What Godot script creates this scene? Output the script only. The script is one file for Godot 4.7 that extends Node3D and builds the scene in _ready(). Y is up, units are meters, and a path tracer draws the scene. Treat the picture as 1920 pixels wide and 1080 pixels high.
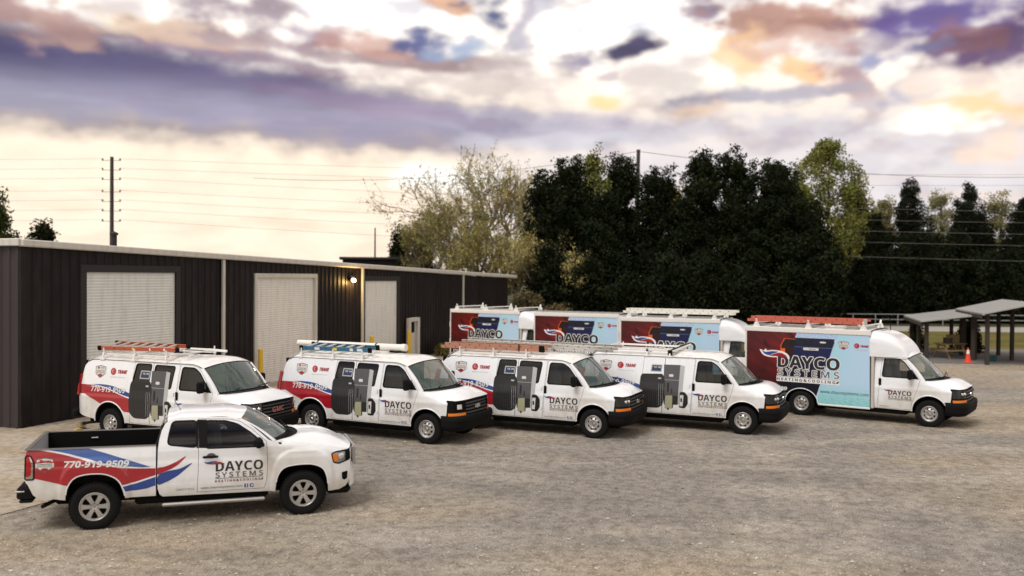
extends Node3D

var M := {}

func _ready() -> void:
	# ---- camera
	var cam := Camera3D.new()
	cam.name = "camera"
	add_child(cam)
	cam.position = Vector3(0, 4.097, 0)
	cam.rotation = Vector3(-0.0132, 0, 0.0071)
	cam.near = 0.1
	cam.far = 900.0
	var lens := CameraAttributesPhysical.new()
	lens.frustum_focal_length = 55.14
	lens.frustum_focus_distance = 19.5
	lens.exposure_aperture = 1.2
	lens.frustum_near = 0.1
	lens.frustum_far = 900.0
	cam.attributes = lens
	cam.fov = 35.23
	cam.current = true
	# ---- sky, sun, exposure
	var env := Environment.new()
	env.background_mode = Environment.BG_SKY
	var sky := Sky.new()
	var pano := PanoramaSkyMaterial.new()
	pano.panorama = sky_panorama()
	sky.sky_material = pano
	env.sky = sky
	env.tonemap_mode = Environment.TONE_MAPPER_LINEAR
	env.tonemap_exposure = EXPOSURE
	env.background_energy_multiplier = 1.0
	env.sdfgi_enabled = true
	env.ssao_enabled = true
	env.ssil_enabled = true
	var we := WorldEnvironment.new()
	we.name = "environment"
	we.environment = env
	add_child(we)
	var sun := DirectionalLight3D.new()
	sun.name = "sun"
	sun.light_color = Color(1.0, 0.99, 0.98)
	sun.light_energy = 0.5
	sun.light_angular_distance = 28.0
	sun.shadow_enabled = true
	sun.basis = Basis.looking_at(Vector3(0.35, -0.80, -0.48).normalized())
	add_child(sun)
	make_materials()
	# ---- setting, then what stands on it
	build_ground()
	build_buildings()
	build_trees()
	build_lines()
	build_vehicles()
	build_yard()

const EXPOSURE := 1.46

# ---------------------------------------------------------------- sky: air and clouds as a function of direction
# blobs: azimuth and height in degrees, half sizes, lean in degrees, colour, strength, raggedness
var blobs := []

func blob(u: float, v: float, ru: float, rv: float, lean: float, col: Color, k: float, rag: float) -> void:
	# centre and sizes were read in degrees times 32: 1 degree of view is about 32 units
	var a := rad_to_deg(atan((u - 960.0) / 1701.0))
	var e := rad_to_deg(atan((517.0 - v) / 1701.0 * cos(deg_to_rad(a))))
	var shrink := pow(cos(deg_to_rad(a)), 2.0)
	blobs.append([a, e, ru / 29.7 * shrink, rv / 29.7, cos(deg_to_rad(-lean)), sin(deg_to_rad(-lean)), col.srgb_to_linear(), k, rag])

var warp_a := noise(5, 0.11, FastNoiseLite.TYPE_SIMPLEX_SMOOTH, 4)
var warp_b := noise(6, 0.11, FastNoiseLite.TYPE_SIMPLEX_SMOOTH, 4)
var fray := noise(7, 0.26, FastNoiseLite.TYPE_SIMPLEX_SMOOTH, 6)
var veils := noise(9, 0.16, FastNoiseLite.TYPE_SIMPLEX_SMOOTH, 6)
var streak := noise(8, 0.30, FastNoiseLite.TYPE_SIMPLEX_SMOOTH, 4)

func sky_color(az: float, el: float) -> Color:
	# the sky in view goes on all round: the same clouds, turned over and over
	var a := az
	if az > 30.0:
		a = 60.0 - az if az < 54.0 else 6.0 - (36.0 - absf(fposmod(az - 54.0, 72.0) - 36.0))
	elif az < -30.0:
		a = -30.0 + 36.0 - absf(fposmod((-30.0 - az) * 1.08, 72.0) - 36.0)
	# beyond the frame the long bank keeps climbing, as it does at the left of the view
	el -= clampf(0.07 * (absf(az) - 30.0), 0.0, 2.2)
	var e := el
	if el > 17.5:
		e = 2.0 + absf(fposmod(el - 2.0 - 15.5, 31.0) - 15.5)
	e = clampf(e, -3.0, 17.5)
	var wa := warp_a.get_noise_2d(a, e * 1.8) * 2.4
	var wb := warp_b.get_noise_2d(a, e * 1.8) * 1.0
	var fr := fray.get_noise_2d(a, e * 1.7)
	var st := streak.get_noise_2d(a * 0.32 + e * 0.1, e * 2.4)
	var c := Color(0.98, 0.91, 0.825).srgb_to_linear()
	c = c.lerp(Color(0.86, 0.845, 0.87).srgb_to_linear(), smoothstep(-10.0, 8.0, a) * smoothstep(13.0, 6.0, e) * 0.85)
	c = c.lerp(Color(0.93, 0.91, 0.93), smoothstep(9.0, 14.0, e) * 0.55)
	c = c.lerp(Color(0.93, 0.83, 0.73).srgb_to_linear(), clampf(st * 0.9, 0.0, 0.5) * smoothstep(8.0, 3.0, e))
	for b in blobs:
		var dx: float = a + wa * b[8] - b[0]
		var dy: float = e + wb * b[8] - b[1]
		var px: float = (dx * b[4] + dy * b[5]) / b[2]
		var py: float = (dy * b[4] - dx * b[5]) / b[3]
		var d := px * px + py * py
		if d > 3.2:
			continue
		var k := smoothstep(1.12, 0.35, sqrt(d) + (fr * 1.0 + st * 0.35) * b[8])
		c = c.lerp(b[6], k * b[7])
	# towards the horizon the haze keeps the clouds pale
	var short := smoothstep(12.2, 9.4, e) * maxf(0.0, 0.37 - (c.r + c.g + c.b) / 3.0)
	c = Color(c.r + short * 1.0, c.g + short * 0.97, c.b + short * 1.0)
	# ragged grey veils over the bright parts
	var veil := smoothstep(0.0, 0.45, veils.get_noise_2d(a * 0.7, e * 1.5)) * maxf(smoothstep(11.5, 13.5, e), smoothstep(2.0, 6.0, e) * smoothstep(-6.0, 8.0, a))
	c = c.lerp(Color(c.r * 0.70, c.g * 0.67, c.b * 0.72), veil * 0.75)
	var dark := c.get_luminance()
	var mottling := 1.0 + 0.20 * st * smoothstep(0.75, 0.25, dark) + 0.08 * fr
	mottling *= 0.80 + 0.16 * smoothstep(0.75, 1.0, dark)
	return Color(c.r * mottling, c.g * mottling, c.b * mottling)

func sky_panorama() -> ImageTexture:
	blob(280, 160, 790, 98, 5.0, Color(0.355, 0.335, 0.465), 0.98, 0.2)
	blob(10, 150, 440, 90, 5.0, Color(0.34, 0.325, 0.455), 0.97, 0.18)
	blob(620, 215, 560, 66, 3.5, Color(0.46, 0.43, 0.55), 0.9, 0.25)
	blob(980, 235, 430, 36, 2.5, Color(0.70, 0.68, 0.75), 0.8, 0.3)
	blob(330, 180, 360, 18, 6.0, Color(0.34, 0.33, 0.45), 0.5, 0.5)
	blob(480, 120, 380, 18, 5.0, Color(0.49, 0.38, 0.49), 0.6, 0.5)
	blob(700, 205, 250, 18, 6.0, Color(0.48, 0.37, 0.50), 0.5, 0.5)
	blob(790, 116, 290, 20, 3.5, Color(0.56, 0.45, 0.47), 0.85, 0.4)
	blob(860, 155, 260, 26, 3.0, Color(0.82, 0.76, 0.74), 0.7, 0.7)
	blob(60, 35, 170, 42, 8.0, Color(0.74, 0.61, 0.58), 0.9, 0.9)
	blob(250, 48, 110, 24, 6.0, Color(1.0, 0.93, 0.82), 0.8, 0.9)
	blob(360, 72, 170, 30, 4.0, Color(0.82, 0.70, 0.63), 0.8, 0.9)
	blob(470, 24, 110, 38, 3.0, Color(0.60, 0.53, 0.58), 0.85, 1.0)
	blob(590, 60, 60, 18, 0.0, Color(0.62, 0.55, 0.65), 0.75, 1.0)
	blob(560, 92, 190, 20, 2.0, Color(0.72, 0.64, 0.66), 0.8, 1.0)
	blob(720, 28, 150, 30, 0.0, Color(1, 1, 1), 0.95, 0.8)
	blob(690, 75, 90, 20, 8.0, Color(0.80, 0.62, 0.57), 0.75, 1.0)
	blob(800, 70, 78, 24, 4.0, Color(0.37, 0.40, 0.58), 0.95, 0.8)
	blob(855, 85, 50, 18, 0.0, Color(0.62, 0.69, 0.80), 0.8, 0.9)
	blob(850, 5, 34, 20, 30.0, Color(0.88, 0.66, 0.50), 0.8, 0.9)
	blob(910, 25, 52, 32, 28.0, Color(0.34, 0.38, 0.53), 0.95, 0.8)
	blob(985, 40, 34, 58, 0.0, Color(0.70, 0.68, 0.75), 0.8, 0.9)
	blob(1150, 40, 170, 44, 0.0, Color(1, 1, 1), 1.0, 0.6)
	blob(1195, 90, 74, 22, -4.0, Color(0.30, 0.28, 0.40), 0.97, 0.7)
	blob(1075, 112, 44, 20, -6.0, Color(0.52, 0.49, 0.60), 0.85, 0.9)
	blob(1140, 130, 26, 12, 0.0, Color(0.78, 0.72, 0.74), 0.7, 0.9)
	blob(980, 135, 110, 20, 3.0, Color(0.80, 0.75, 0.74), 0.6, 0.9)
	blob(1130, 190, 60, 20, 0.0, Color(1.0, 0.86, 0.62), 0.85, 0.8)
	blob(1240, 165, 180, 26, 0.0, Color(1.0, 0.97, 0.92), 0.7, 0.8)
	blob(1340, 15, 60, 18, 4.0, Color(0.52, 0.46, 0.58), 0.85, 0.9)
	blob(1480, 30, 190, 38, 3.0, Color(0.72, 0.55, 0.50), 0.92, 0.9)
	blob(1560, 48, 70, 24, 10.0, Color(0.68, 0.52, 0.47), 0.7, 0.9)
	blob(1760, 22, 210, 50, 3.0, Color(0.42, 0.36, 0.58), 0.97, 0.6)
	blob(1850, 82, 150, 50, -12.0, Color(0.42, 0.33, 0.48), 0.95, 0.7)
	blob(1800, 60, 60, 30, 20.0, Color(0.62, 0.46, 0.44), 0.6, 0.9)
	blob(1660, 105, 110, 24, -8.0, Color(0.55, 0.58, 0.74), 0.8, 0.9)
	blob(1590, 80, 120, 24, 0.0, Color(0.78, 0.74, 0.76), 0.75, 0.9)
	blob(1390, 100, 64, 40, -20.0, Color(1.0, 0.83, 0.62), 0.8, 0.8)
	blob(1500, 118, 66, 36, 25.0, Color(1.0, 0.78, 0.55), 0.8, 0.8)
	blob(1490, 80, 120, 22, 0.0, Color(0.86, 0.72, 0.66), 0.7, 0.9)
	blob(1580, 140, 66, 60, 15.0, Color(0.74, 0.62, 0.63), 0.85, 0.9)
	blob(1620, 195, 60, 36, 0.0, Color(0.80, 0.72, 0.72), 0.7, 0.9)
	blob(1400, 180, 190, 22, -3.0, Color(0.70, 0.68, 0.73), 0.9, 0.7)
	blob(1290, 205, 60, 16, 0.0, Color(1.0, 0.88, 0.75), 0.7, 0.8)
	blob(1480, 235, 230, 34, 0.0, Color(0.84, 0.82, 0.84), 0.8, 0.9)
	blob(1720, 165, 90, 26, -20.0, Color(0.70, 0.69, 0.77), 0.7, 0.9)
	blob(1850, 205, 110, 34, 10.0, Color(1.0, 0.84, 0.64), 0.9, 0.8)
	blob(1780, 150, 90, 30, 0.0, Color(1.0, 0.92, 0.85), 0.75, 0.9)
	blob(1900, 275, 90, 40, 0.0, Color(1.0, 0.88, 0.78), 0.7, 0.8)
	blob(1700, 270, 200, 36, -6.0, Color(0.85, 0.83, 0.85), 0.75, 0.9)
	blob(1750, 225, 130, 24, 0.0, Color(1, 0.98, 0.95), 0.8, 0.9)
	blob(840, 335, 120, 34, 0.0, Color(1, 0.99, 0.97), 0.9, 0.5)
	blob(1050, 265, 240, 20, 0.0, Color(0.84, 0.83, 0.86), 0.7, 0.5)
	var w := 3072
	var h := 1536
	var small_w := 384
	var small_h := 192
	var im := Image.create_empty(small_w, small_h, false, Image.FORMAT_RGBF)
	for j in small_h:
		var el := 90.0 - (j + 0.5) / small_h * 180.0
		for i in small_w:
			var az := wrapf((i + 0.5) / small_w * 360.0, -180.0, 180.0)
			im.set_pixel(i, j, sky_color(az, maxf(el, -1.0)) if el > -8.0 else Color(0.10, 0.095, 0.08))
	im.resize(w, h, Image.INTERPOLATE_BILINEAR)
	# the front of the panorama is its first column; round it the clouds are drawn finer
	var half := int(w * 36.0 / 360.0)
	var j0 := int(h * (0.5 - 19.5 / 180.0))
	var j1 := int(h * (0.5 + 1.0 / 180.0))
	for j in range(j0, j1):
		var el := 90.0 - (j + 0.5) / h * 180.0
		for i in range(-half, half):
			im.set_pixel(posmod(i, w), j, sky_color((i + 0.5) / w * 360.0, el))
	return ImageTexture.create_from_image(im)
# ---------------------------------------------------------------- mesh builder
class MB:
	var v := PackedVector3Array()
	var n := PackedVector3Array()
	var uv := PackedVector2Array()
	var c := PackedColorArray()
	var tint := Color(1, 1, 1)
	var tinted := false

	func t3(a: Vector3, b: Vector3, d: Vector3, na: Vector3, nb: Vector3, nd: Vector3, ua := Vector2(), ub := Vector2(), ud := Vector2()) -> void:
		if (d - a).cross(b - a).dot(na + nb + nd) < 0.0:
			v.append(a); v.append(d); v.append(b)
			n.append(na); n.append(nd); n.append(nb)
			uv.append(ua); uv.append(ud); uv.append(ub)
		else:
			v.append(a); v.append(b); v.append(d)
			n.append(na); n.append(nb); n.append(nd)
			uv.append(ua); uv.append(ub); uv.append(ud)
		if tinted:
			c.append(tint); c.append(tint); c.append(tint)

	func flat(a: Vector3, b: Vector3, d: Vector3, out: Vector3) -> void:
		var nn := (d - a).cross(b - a).normalized()
		if nn.dot(out) < 0.0:
			nn = -nn
		t3(a, b, d, nn, nn, nn)

	func quad(a: Vector3, b: Vector3, d: Vector3, e: Vector3, out: Vector3) -> void:
		flat(a, b, d, out)
		flat(a, d, e, out)

	func box(at: Vector3, size: Vector3, bevel := 0.0, basis := Basis.IDENTITY) -> MB:
		var h := size / 2.0
		var b: float = minf(bevel, minf(h.x, minf(h.y, h.z)) * 0.98)
		for ax in 3:
			var p := (ax + 1) % 3
			var q := (ax + 2) % 3
			for s: float in [-1.0, 1.0]:
				var cor := []
				for k: Vector2 in [Vector2(-1, -1), Vector2(1, -1), Vector2(1, 1), Vector2(-1, 1)]:
					var w := Vector3.ZERO
					w[ax] = s * h[ax]
					w[p] = k.x * (h[p] - b)
					w[q] = k.y * (h[q] - b)
					cor.append(at + basis * w)
				var o := Vector3.ZERO
				o[ax] = s
				quad(cor[0], cor[1], cor[2], cor[3], basis * o)
				if b > 0.0:
					for s2: float in [-1.0, 1.0]:
						var e := []
						for k2: float in [-1.0, 1.0]:
							var w1 := Vector3.ZERO
							var w2 := Vector3.ZERO
							w1[ax] = s * h[ax]; w1[p] = s2 * (h[p] - b); w1[q] = k2 * (h[q] - b)
							w2[ax] = s * (h[ax] - b); w2[p] = s2 * h[p]; w2[q] = k2 * (h[q] - b)
							e.append(at + basis * w1)
							e.append(at + basis * w2)
						var oo := Vector3.ZERO
						oo[ax] = s
						oo[p] = s2
						quad(e[0], e[1], e[3], e[2], basis * oo)
		if b > 0.0:
			for sx: float in [-1.0, 1.0]:
				for sy: float in [-1.0, 1.0]:
					for sz: float in [-1.0, 1.0]:
						var s3 := Vector3(sx, sy, sz)
						flat(at + basis * (Vector3(h.x, h.y - b, h.z - b) * s3), at + basis * (Vector3(h.x - b, h.y, h.z - b) * s3), at + basis * (Vector3(h.x - b, h.y - b, h.z) * s3), basis * s3)
		return self

	func bar(a: Vector3, b: Vector3, w: float, h: float, bevel := 0.0, up := Vector3.UP) -> MB:
		var x := (b - a).normalized()
		var z := x.cross(up).normalized()
		if z.length() < 0.5:
			z = x.cross(Vector3.RIGHT).normalized()
		var y := z.cross(x)
		return box((a + b) / 2.0, Vector3((b - a).length(), h, w), bevel, Basis(x, y, z))

	func tube(path: Array, r0: float, r1: float, seg := 8, caps := true) -> MB:
		var rings := []
		var up := Vector3.UP
		for i in path.size():
			var d: Vector3 = (path[mini(i + 1, path.size() - 1)] - path[maxi(i - 1, 0)]).normalized()
			if absf(d.dot(up)) > 0.95:
				up = Vector3.RIGHT if absf(d.x) < 0.9 else Vector3.BACK
			var s := d.cross(up).normalized()
			var t := s.cross(d)
			var r := lerpf(r0, r1, float(i) / maxf(1.0, path.size() - 1.0))
			var ring := []
			for k in seg:
				var a := TAU * k / seg
				ring.append([path[i] + (s * cos(a) + t * sin(a)) * r, s * cos(a) + t * sin(a)])
			rings.append(ring)
			up = t
		for i in path.size() - 1:
			for k in seg:
				var l := (k + 1) % seg
				var a = rings[i][k]
				var b = rings[i][l]
				var e = rings[i + 1][l]
				var f = rings[i + 1][k]
				t3(a[0], b[0], e[0], a[1], b[1], e[1])
				t3(a[0], e[0], f[0], a[1], e[1], f[1])
		if caps:
			for end in [0, path.size() - 1]:
				var o: Vector3 = (path[0] - path[1]) if end == 0 else (path[-1] - path[-2])
				for k in seg:
					flat(path[end], rings[end][k][0], rings[end][(k + 1) % seg][0], o)
		return self

	# profile of Vector2(radius, along axis); axis basis.y
	func lathe(prof: PackedVector2Array, at: Vector3, basis: Basis, seg := 32) -> MB:
		for i in prof.size() - 1:
			var p := prof[i]
			var q := prof[i + 1]
			var dv := (q - p).normalized()
			var nv := Vector2(dv.y, -dv.x)
			for k in seg:
				var a0 := TAU * k / seg
				var a1 := TAU * (k + 1) / seg
				var e0 := Vector3(cos(a0), 0, sin(a0))
				var e1 := Vector3(cos(a1), 0, sin(a1))
				var w := func(e: Vector3, s: Vector2) -> Vector3: return at + basis * (e * s.x + Vector3(0, s.y, 0))
				var n0 := basis * (e0 * nv.x + Vector3(0, nv.y, 0))
				var n1 := basis * (e1 * nv.x + Vector3(0, nv.y, 0))
				t3(w.call(e0, p), w.call(e1, p), w.call(e1, q), n0, n1, n1)
				t3(w.call(e0, p), w.call(e1, q), w.call(e0, q), n0, n1, n0)
		return self

	# polygon in the local xy plane, extruded from z0 to z1
	func prism(poly: PackedVector2Array, z0: float, z1: float, xf := Transform3D.IDENTITY) -> MB:
		var ix := Geometry2D.triangulate_polygon(poly)
		for s in [0, 1]:
			var z := z0 if s == 0 else z1
			var o := xf.basis * Vector3(0, 0, signf(z1 - z0) * (1.0 if s == 1 else -1.0))
			for i in range(0, ix.size(), 3):
				flat(xf * Vector3(poly[ix[i]].x, poly[ix[i]].y, z), xf * Vector3(poly[ix[i + 1]].x, poly[ix[i + 1]].y, z), xf * Vector3(poly[ix[i + 2]].x, poly[ix[i + 2]].y, z), o)
		var cw := Geometry2D.is_polygon_clockwise(poly)
		for i in poly.size():
			var p := poly[i]
			var q := poly[(i + 1) % poly.size()]
			var o2 := Vector2(q.y - p.y, p.x - q.x) * (-1.0 if cw else 1.0)
			quad(xf * Vector3(p.x, p.y, z0), xf * Vector3(q.x, q.y, z0), xf * Vector3(q.x, q.y, z1), xf * Vector3(p.x, p.y, z1), xf.basis * Vector3(o2.x, o2.y, 0))
		return self

	# smooth parametric sheet, u and v in 0..1
	func sheet(nu: int, nv: int, fn: Callable, out: Vector3) -> MB:
		var p := []
		for i in nu + 1:
			var row := []
			for j in nv + 1:
				row.append(fn.call(Vector2(float(i) / nu, float(j) / nv)))
			p.append(row)
		var nn := []
		for i in nu + 1:
			var row := []
			for j in nv + 1:
				var du: Vector3 = p[mini(i + 1, nu)][j] - p[maxi(i - 1, 0)][j]
				var dv: Vector3 = p[i][mini(j + 1, nv)] - p[i][maxi(j - 1, 0)]
				row.append(du.cross(dv).normalized())
			nn.append(row)
		var sgn := 1.0 if nn[nu / 2][nv / 2].dot(out) >= 0.0 else -1.0
		for i in nu:
			for j in nv:
				var a := sgn
				t3(p[i][j], p[i + 1][j], p[i + 1][j + 1], nn[i][j] * a, nn[i + 1][j] * a, nn[i + 1][j + 1] * a, Vector2(float(i) / nu, float(j) / nv), Vector2((i + 1.0) / nu, float(j) / nv), Vector2((i + 1.0) / nu, (j + 1.0) / nv))
				t3(p[i][j], p[i + 1][j + 1], p[i][j + 1], nn[i][j] * a, nn[i + 1][j + 1] * a, nn[i][j + 1] * a, Vector2(float(i) / nu, float(j) / nv), Vector2((i + 1.0) / nu, (j + 1.0) / nv), Vector2(float(i) / nu, (j + 1.0) / nv))
		return self

	# a flat region (outlines minus holes) laid over the surface fn(Vector2) -> Vector3
	func patch(outers: Array, holes: Array, cell: float, fn: Callable, out: Vector3, lift := 0.0) -> MB:
		var lo := Vector2(1e9, 1e9)
		var hi := -lo
		var marked := {}
		for poly: PackedVector2Array in outers + holes:
			for i in poly.size():
				var a := poly[i]
				var b := poly[(i + 1) % poly.size()]
				var steps := ceili(a.distance_to(b) / (cell * 0.24)) + 1
				for k in steps + 1:
					var q := a.lerp(b, float(k) / steps)
					marked[Vector2i(floori(q.x / cell), floori(q.y / cell))] = true
		for poly: PackedVector2Array in outers:
			for q in poly:
				lo = lo.min(q)
				hi = hi.max(q)
		var seen := {}
		var at := func(q: Vector2) -> Array:
			if seen.has(q):
				return seen[q]
			var w: Vector3 = fn.call(q)
			var du: Vector3 = fn.call(q + Vector2(0.004, 0)) - fn.call(q - Vector2(0.004, 0))
			var dv: Vector3 = fn.call(q + Vector2(0, 0.004)) - fn.call(q - Vector2(0, 0.004))
			var nn := du.cross(dv).normalized()
			if nn.dot(out) < 0.0:
				nn = -nn
			seen[q] = [w + nn * lift, nn]
			return seen[q]
		for i in range(floori(lo.x / cell), floori(hi.x / cell) + 1):
			for j in range(floori(lo.y / cell), floori(hi.y / cell) + 1):
				var r := PackedVector2Array([Vector2(i, j) * cell, Vector2(i + 1, j) * cell, Vector2(i + 1, j + 1) * cell, Vector2(i, j + 1) * cell])
				var polys := [r]
				if marked.has(Vector2i(i, j)):
					polys = []
					for o: PackedVector2Array in outers:
						polys += Geometry2D.intersect_polygons(r, o)
					for hole: PackedVector2Array in holes:
						var left := []
						for q: PackedVector2Array in polys:
							left += Geometry2D.clip_polygons(q, hole)
						polys = left
				else:
					var mid := (r[0] + r[2]) / 2.0
					var inside := false
					for o: PackedVector2Array in outers:
						inside = inside or Geometry2D.is_point_in_polygon(mid, o)
					for hole: PackedVector2Array in holes:
						inside = inside and not Geometry2D.is_point_in_polygon(mid, hole)
					if not inside:
						continue
				for q: PackedVector2Array in polys:
					if q.size() < 3:
						continue
					var ix := PackedInt32Array([0, 1, 2, 0, 2, 3]) if q.size() == 4 and not marked.has(Vector2i(i, j)) else Geometry2D.triangulate_polygon(q)
					for k in range(0, ix.size(), 3):
						var a = at.call(q[ix[k]])
						var b = at.call(q[ix[k + 1]])
						var d = at.call(q[ix[k + 2]])
						t3(a[0], b[0], d[0], a[1], b[1], d[1], q[ix[k]], q[ix[k + 1]], q[ix[k + 2]])
		return self

	func mesh(m: Material) -> ArrayMesh:
		var am := ArrayMesh.new()
		if v.is_empty():
			return am
		var arr := []
		arr.resize(Mesh.ARRAY_MAX)
		arr[Mesh.ARRAY_VERTEX] = v
		arr[Mesh.ARRAY_NORMAL] = n
		arr[Mesh.ARRAY_TEX_UV] = uv
		if tinted:
			arr[Mesh.ARRAY_COLOR] = c
		am.add_surface_from_arrays(Mesh.PRIMITIVE_TRIANGLES, arr)
		am.surface_set_material(0, m)
		return am


# ---------------------------------------------------------------- naming
var taken := {}

func numbered(called: String, parent: Node) -> String:
	var key := str(parent.get_instance_id()) + called
	var k: int = taken.get(key, 0)
	taken[key] = k + 1
	return called if k == 0 else "%s_%03d" % [called, k]

func hang(o: Node3D, called: String, parent: Node = self) -> Node3D:
	o.name = numbered(called, parent)
	parent.add_child(o, true)
	return o

func put(called: String, mb: MB, m: Material, parent: Node = self) -> MeshInstance3D:
	var o := MeshInstance3D.new()
	o.mesh = mb.mesh(m)
	hang(o, called, parent)
	return o

func put_mesh(called: String, am: Mesh, parent: Node) -> MeshInstance3D:
	var o := MeshInstance3D.new()
	o.mesh = am
	hang(o, called, parent)
	return o

func tag(o: Node, label: String, category: String, group := "") -> Node:
	o.set_meta("label", label)
	o.set_meta("category", category)
	if group:
		o.set_meta("group", group)
	return o

func thing(called: String, label: String, category: String, at := Vector3.ZERO, turn := 0.0, group := "") -> Node3D:
	var o := Node3D.new()
	hang(o, called)
	o.position = at
	o.rotation.y = turn
	tag(o, label, category, group)
	return o

func struct(called: String, mb: MB, m: Material) -> MeshInstance3D:
	var o := put(called, mb, m)
	o.set_meta("kind", "structure")
	return o

# ---------------------------------------------------------------- materials
func lin(r: float, g: float, b: float) -> Color:
	return Color(r, g, b).linear_to_srgb()

func mat(called: String, col: Color, rough := 0.6, metal := 0.0) -> StandardMaterial3D:
	var m := StandardMaterial3D.new()
	m.resource_name = called
	m.albedo_color = col
	m.roughness = rough
	m.metallic = metal
	return m

func noise(seed_: int, freq: float, type := FastNoiseLite.TYPE_SIMPLEX_SMOOTH, oct := 4) -> FastNoiseLite:
	var f := FastNoiseLite.new()
	f.seed = seed_
	f.frequency = freq
	f.noise_type = type
	f.fractal_octaves = oct
	return f

func noise_tex(n: FastNoiseLite, size: int, cols: Array, offs: Array) -> NoiseTexture2D:
	var t := NoiseTexture2D.new()
	t.width = size
	t.height = size
	t.seamless = true
	t.noise = n
	if cols.size():
		var gr := Gradient.new()
		gr.offsets = PackedFloat32Array(offs)
		gr.colors = PackedColorArray(cols)
		t.color_ramp = gr
	return t

func spline(pts: Array, k := 6, closed := true) -> PackedVector2Array:
	var out := PackedVector2Array()
	var n := pts.size()
	for i in (n if closed else n - 1):
		var p0: Vector2 = pts[(i - 1 + n) % n] if closed or i > 0 else pts[0]
		var p1: Vector2 = pts[i]
		var p2: Vector2 = pts[(i + 1) % n]
		var p3: Vector2 = pts[(i + 2) % n] if closed or i + 2 < n else pts[n - 1]
		for j in k:
			out.append(p1.cubic_interpolate(p2, p0, p3, float(j) / k))
	if not closed:
		out.append(pts[n - 1])
	return out

func poly(pts: Array) -> PackedVector2Array:
	return PackedVector2Array(pts)

func ellipse(c: Vector2, rx: float, ry: float, k := 24) -> PackedVector2Array:
	var out := PackedVector2Array()
	for i in k:
		out.append(c + Vector2(rx * cos(TAU * i / k), ry * sin(TAU * i / k)))
	return out

func rrect(x0: float, y0: float, x1: float, y1: float, r: float, k := 4) -> PackedVector2Array:
	var out := PackedVector2Array()
	for q in [[x1 - r, y1 - r, 0.0], [x0 + r, y1 - r, 0.25], [x0 + r, y0 + r, 0.5], [x1 - r, y0 + r, 0.75]]:
		for i in k + 1:
			var a: float = TAU * (q[2] + 0.25 * i / k)
			out.append(Vector2(q[0] + r * cos(a), q[1] + r * sin(a)))
	return out

# rounded copy of a polygon: corners cut and smoothed
func rounded(pts: Array, r: float, k := 4) -> PackedVector2Array:
	var out := PackedVector2Array()
	var n := pts.size()
	for i in n:
		var p: Vector2 = pts[i]
		var a: Vector2 = pts[(i - 1 + n) % n]
		var b: Vector2 = pts[(i + 1) % n]
		var ra := minf(r, p.distance_to(a) * 0.45)
		var rb := minf(r, p.distance_to(b) * 0.45)
		var s := p + (a - p).normalized() * ra
		var e := p + (b - p).normalized() * rb
		for j in k + 1:
			var t := float(j) / k
			out.append(s.lerp(p, t).lerp(p.lerp(e, t), t))
	return out

func grown(p: PackedVector2Array, d: float) -> PackedVector2Array:
	var r := Geometry2D.offset_polygon(p, d, Geometry2D.JOIN_ROUND)
	return r[0] if r.size() else p

# ---------------------------------------------------------------- lettering
var fonts := {}
var glyphs := {}

func font(face: String, bold: bool, italic := false) -> Font:
	var key := face + str(bold) + str(italic)
	if not fonts.has(key):
		var f := SystemFont.new()
		f.font_names = PackedStringArray([face])
		f.font_weight = 700 if bold else 400
		if italic:
			var fv := FontVariation.new()
			fv.base_font = f
			fv.variation_transform = Transform2D(Vector2(1, 0.0), Vector2(0.22, 1), Vector2.ZERO)
			fonts[key] = fv
		else:
			fonts[key] = f
	return fonts[key]

# triangles of a line of text, scaled to the unit square
func letters(text: String, f: Font, spread := 0) -> PackedVector2Array:
	var key := text + str(f.get_instance_id()) + str(spread)
	if glyphs.has(key):
		return glyphs[key]
	var use := f
	if spread:
		var fv := FontVariation.new()
		fv.base_font = f
		fv.spacing_glyph = spread
		use = fv
	var tm := TextMesh.new()
	tm.text = text
	tm.font = use
	tm.font_size = 64
	tm.pixel_size = 0.01
	tm.depth = 0.0
	tm.curve_step = 1.5
	var arr := tm.get_mesh_arrays()
	var vs: PackedVector3Array = arr[Mesh.ARRAY_VERTEX]
	var ix: PackedInt32Array = arr[Mesh.ARRAY_INDEX] if arr[Mesh.ARRAY_INDEX] != null else PackedInt32Array(range(vs.size()))
	var lo := Vector3(1e9, 1e9, 1e9)
	var hi := -lo
	for q in vs:
		lo = lo.min(q)
		hi = hi.max(q)
	var out := PackedVector2Array()
	for i in range(0, ix.size() - 2, 3):
		var a := vs[ix[i]]
		var b := vs[ix[i + 1]]
		var d := vs[ix[i + 2]]
		if absf((b - a).cross(d - a).z) < 1e-9:
			continue
		for q: Vector3 in [a, b, d]:
			out.append(Vector2((q.x - lo.x) / (hi.x - lo.x), (q.y - lo.y) / (hi.y - lo.y)))
	glyphs[key] = out
	return out

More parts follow.
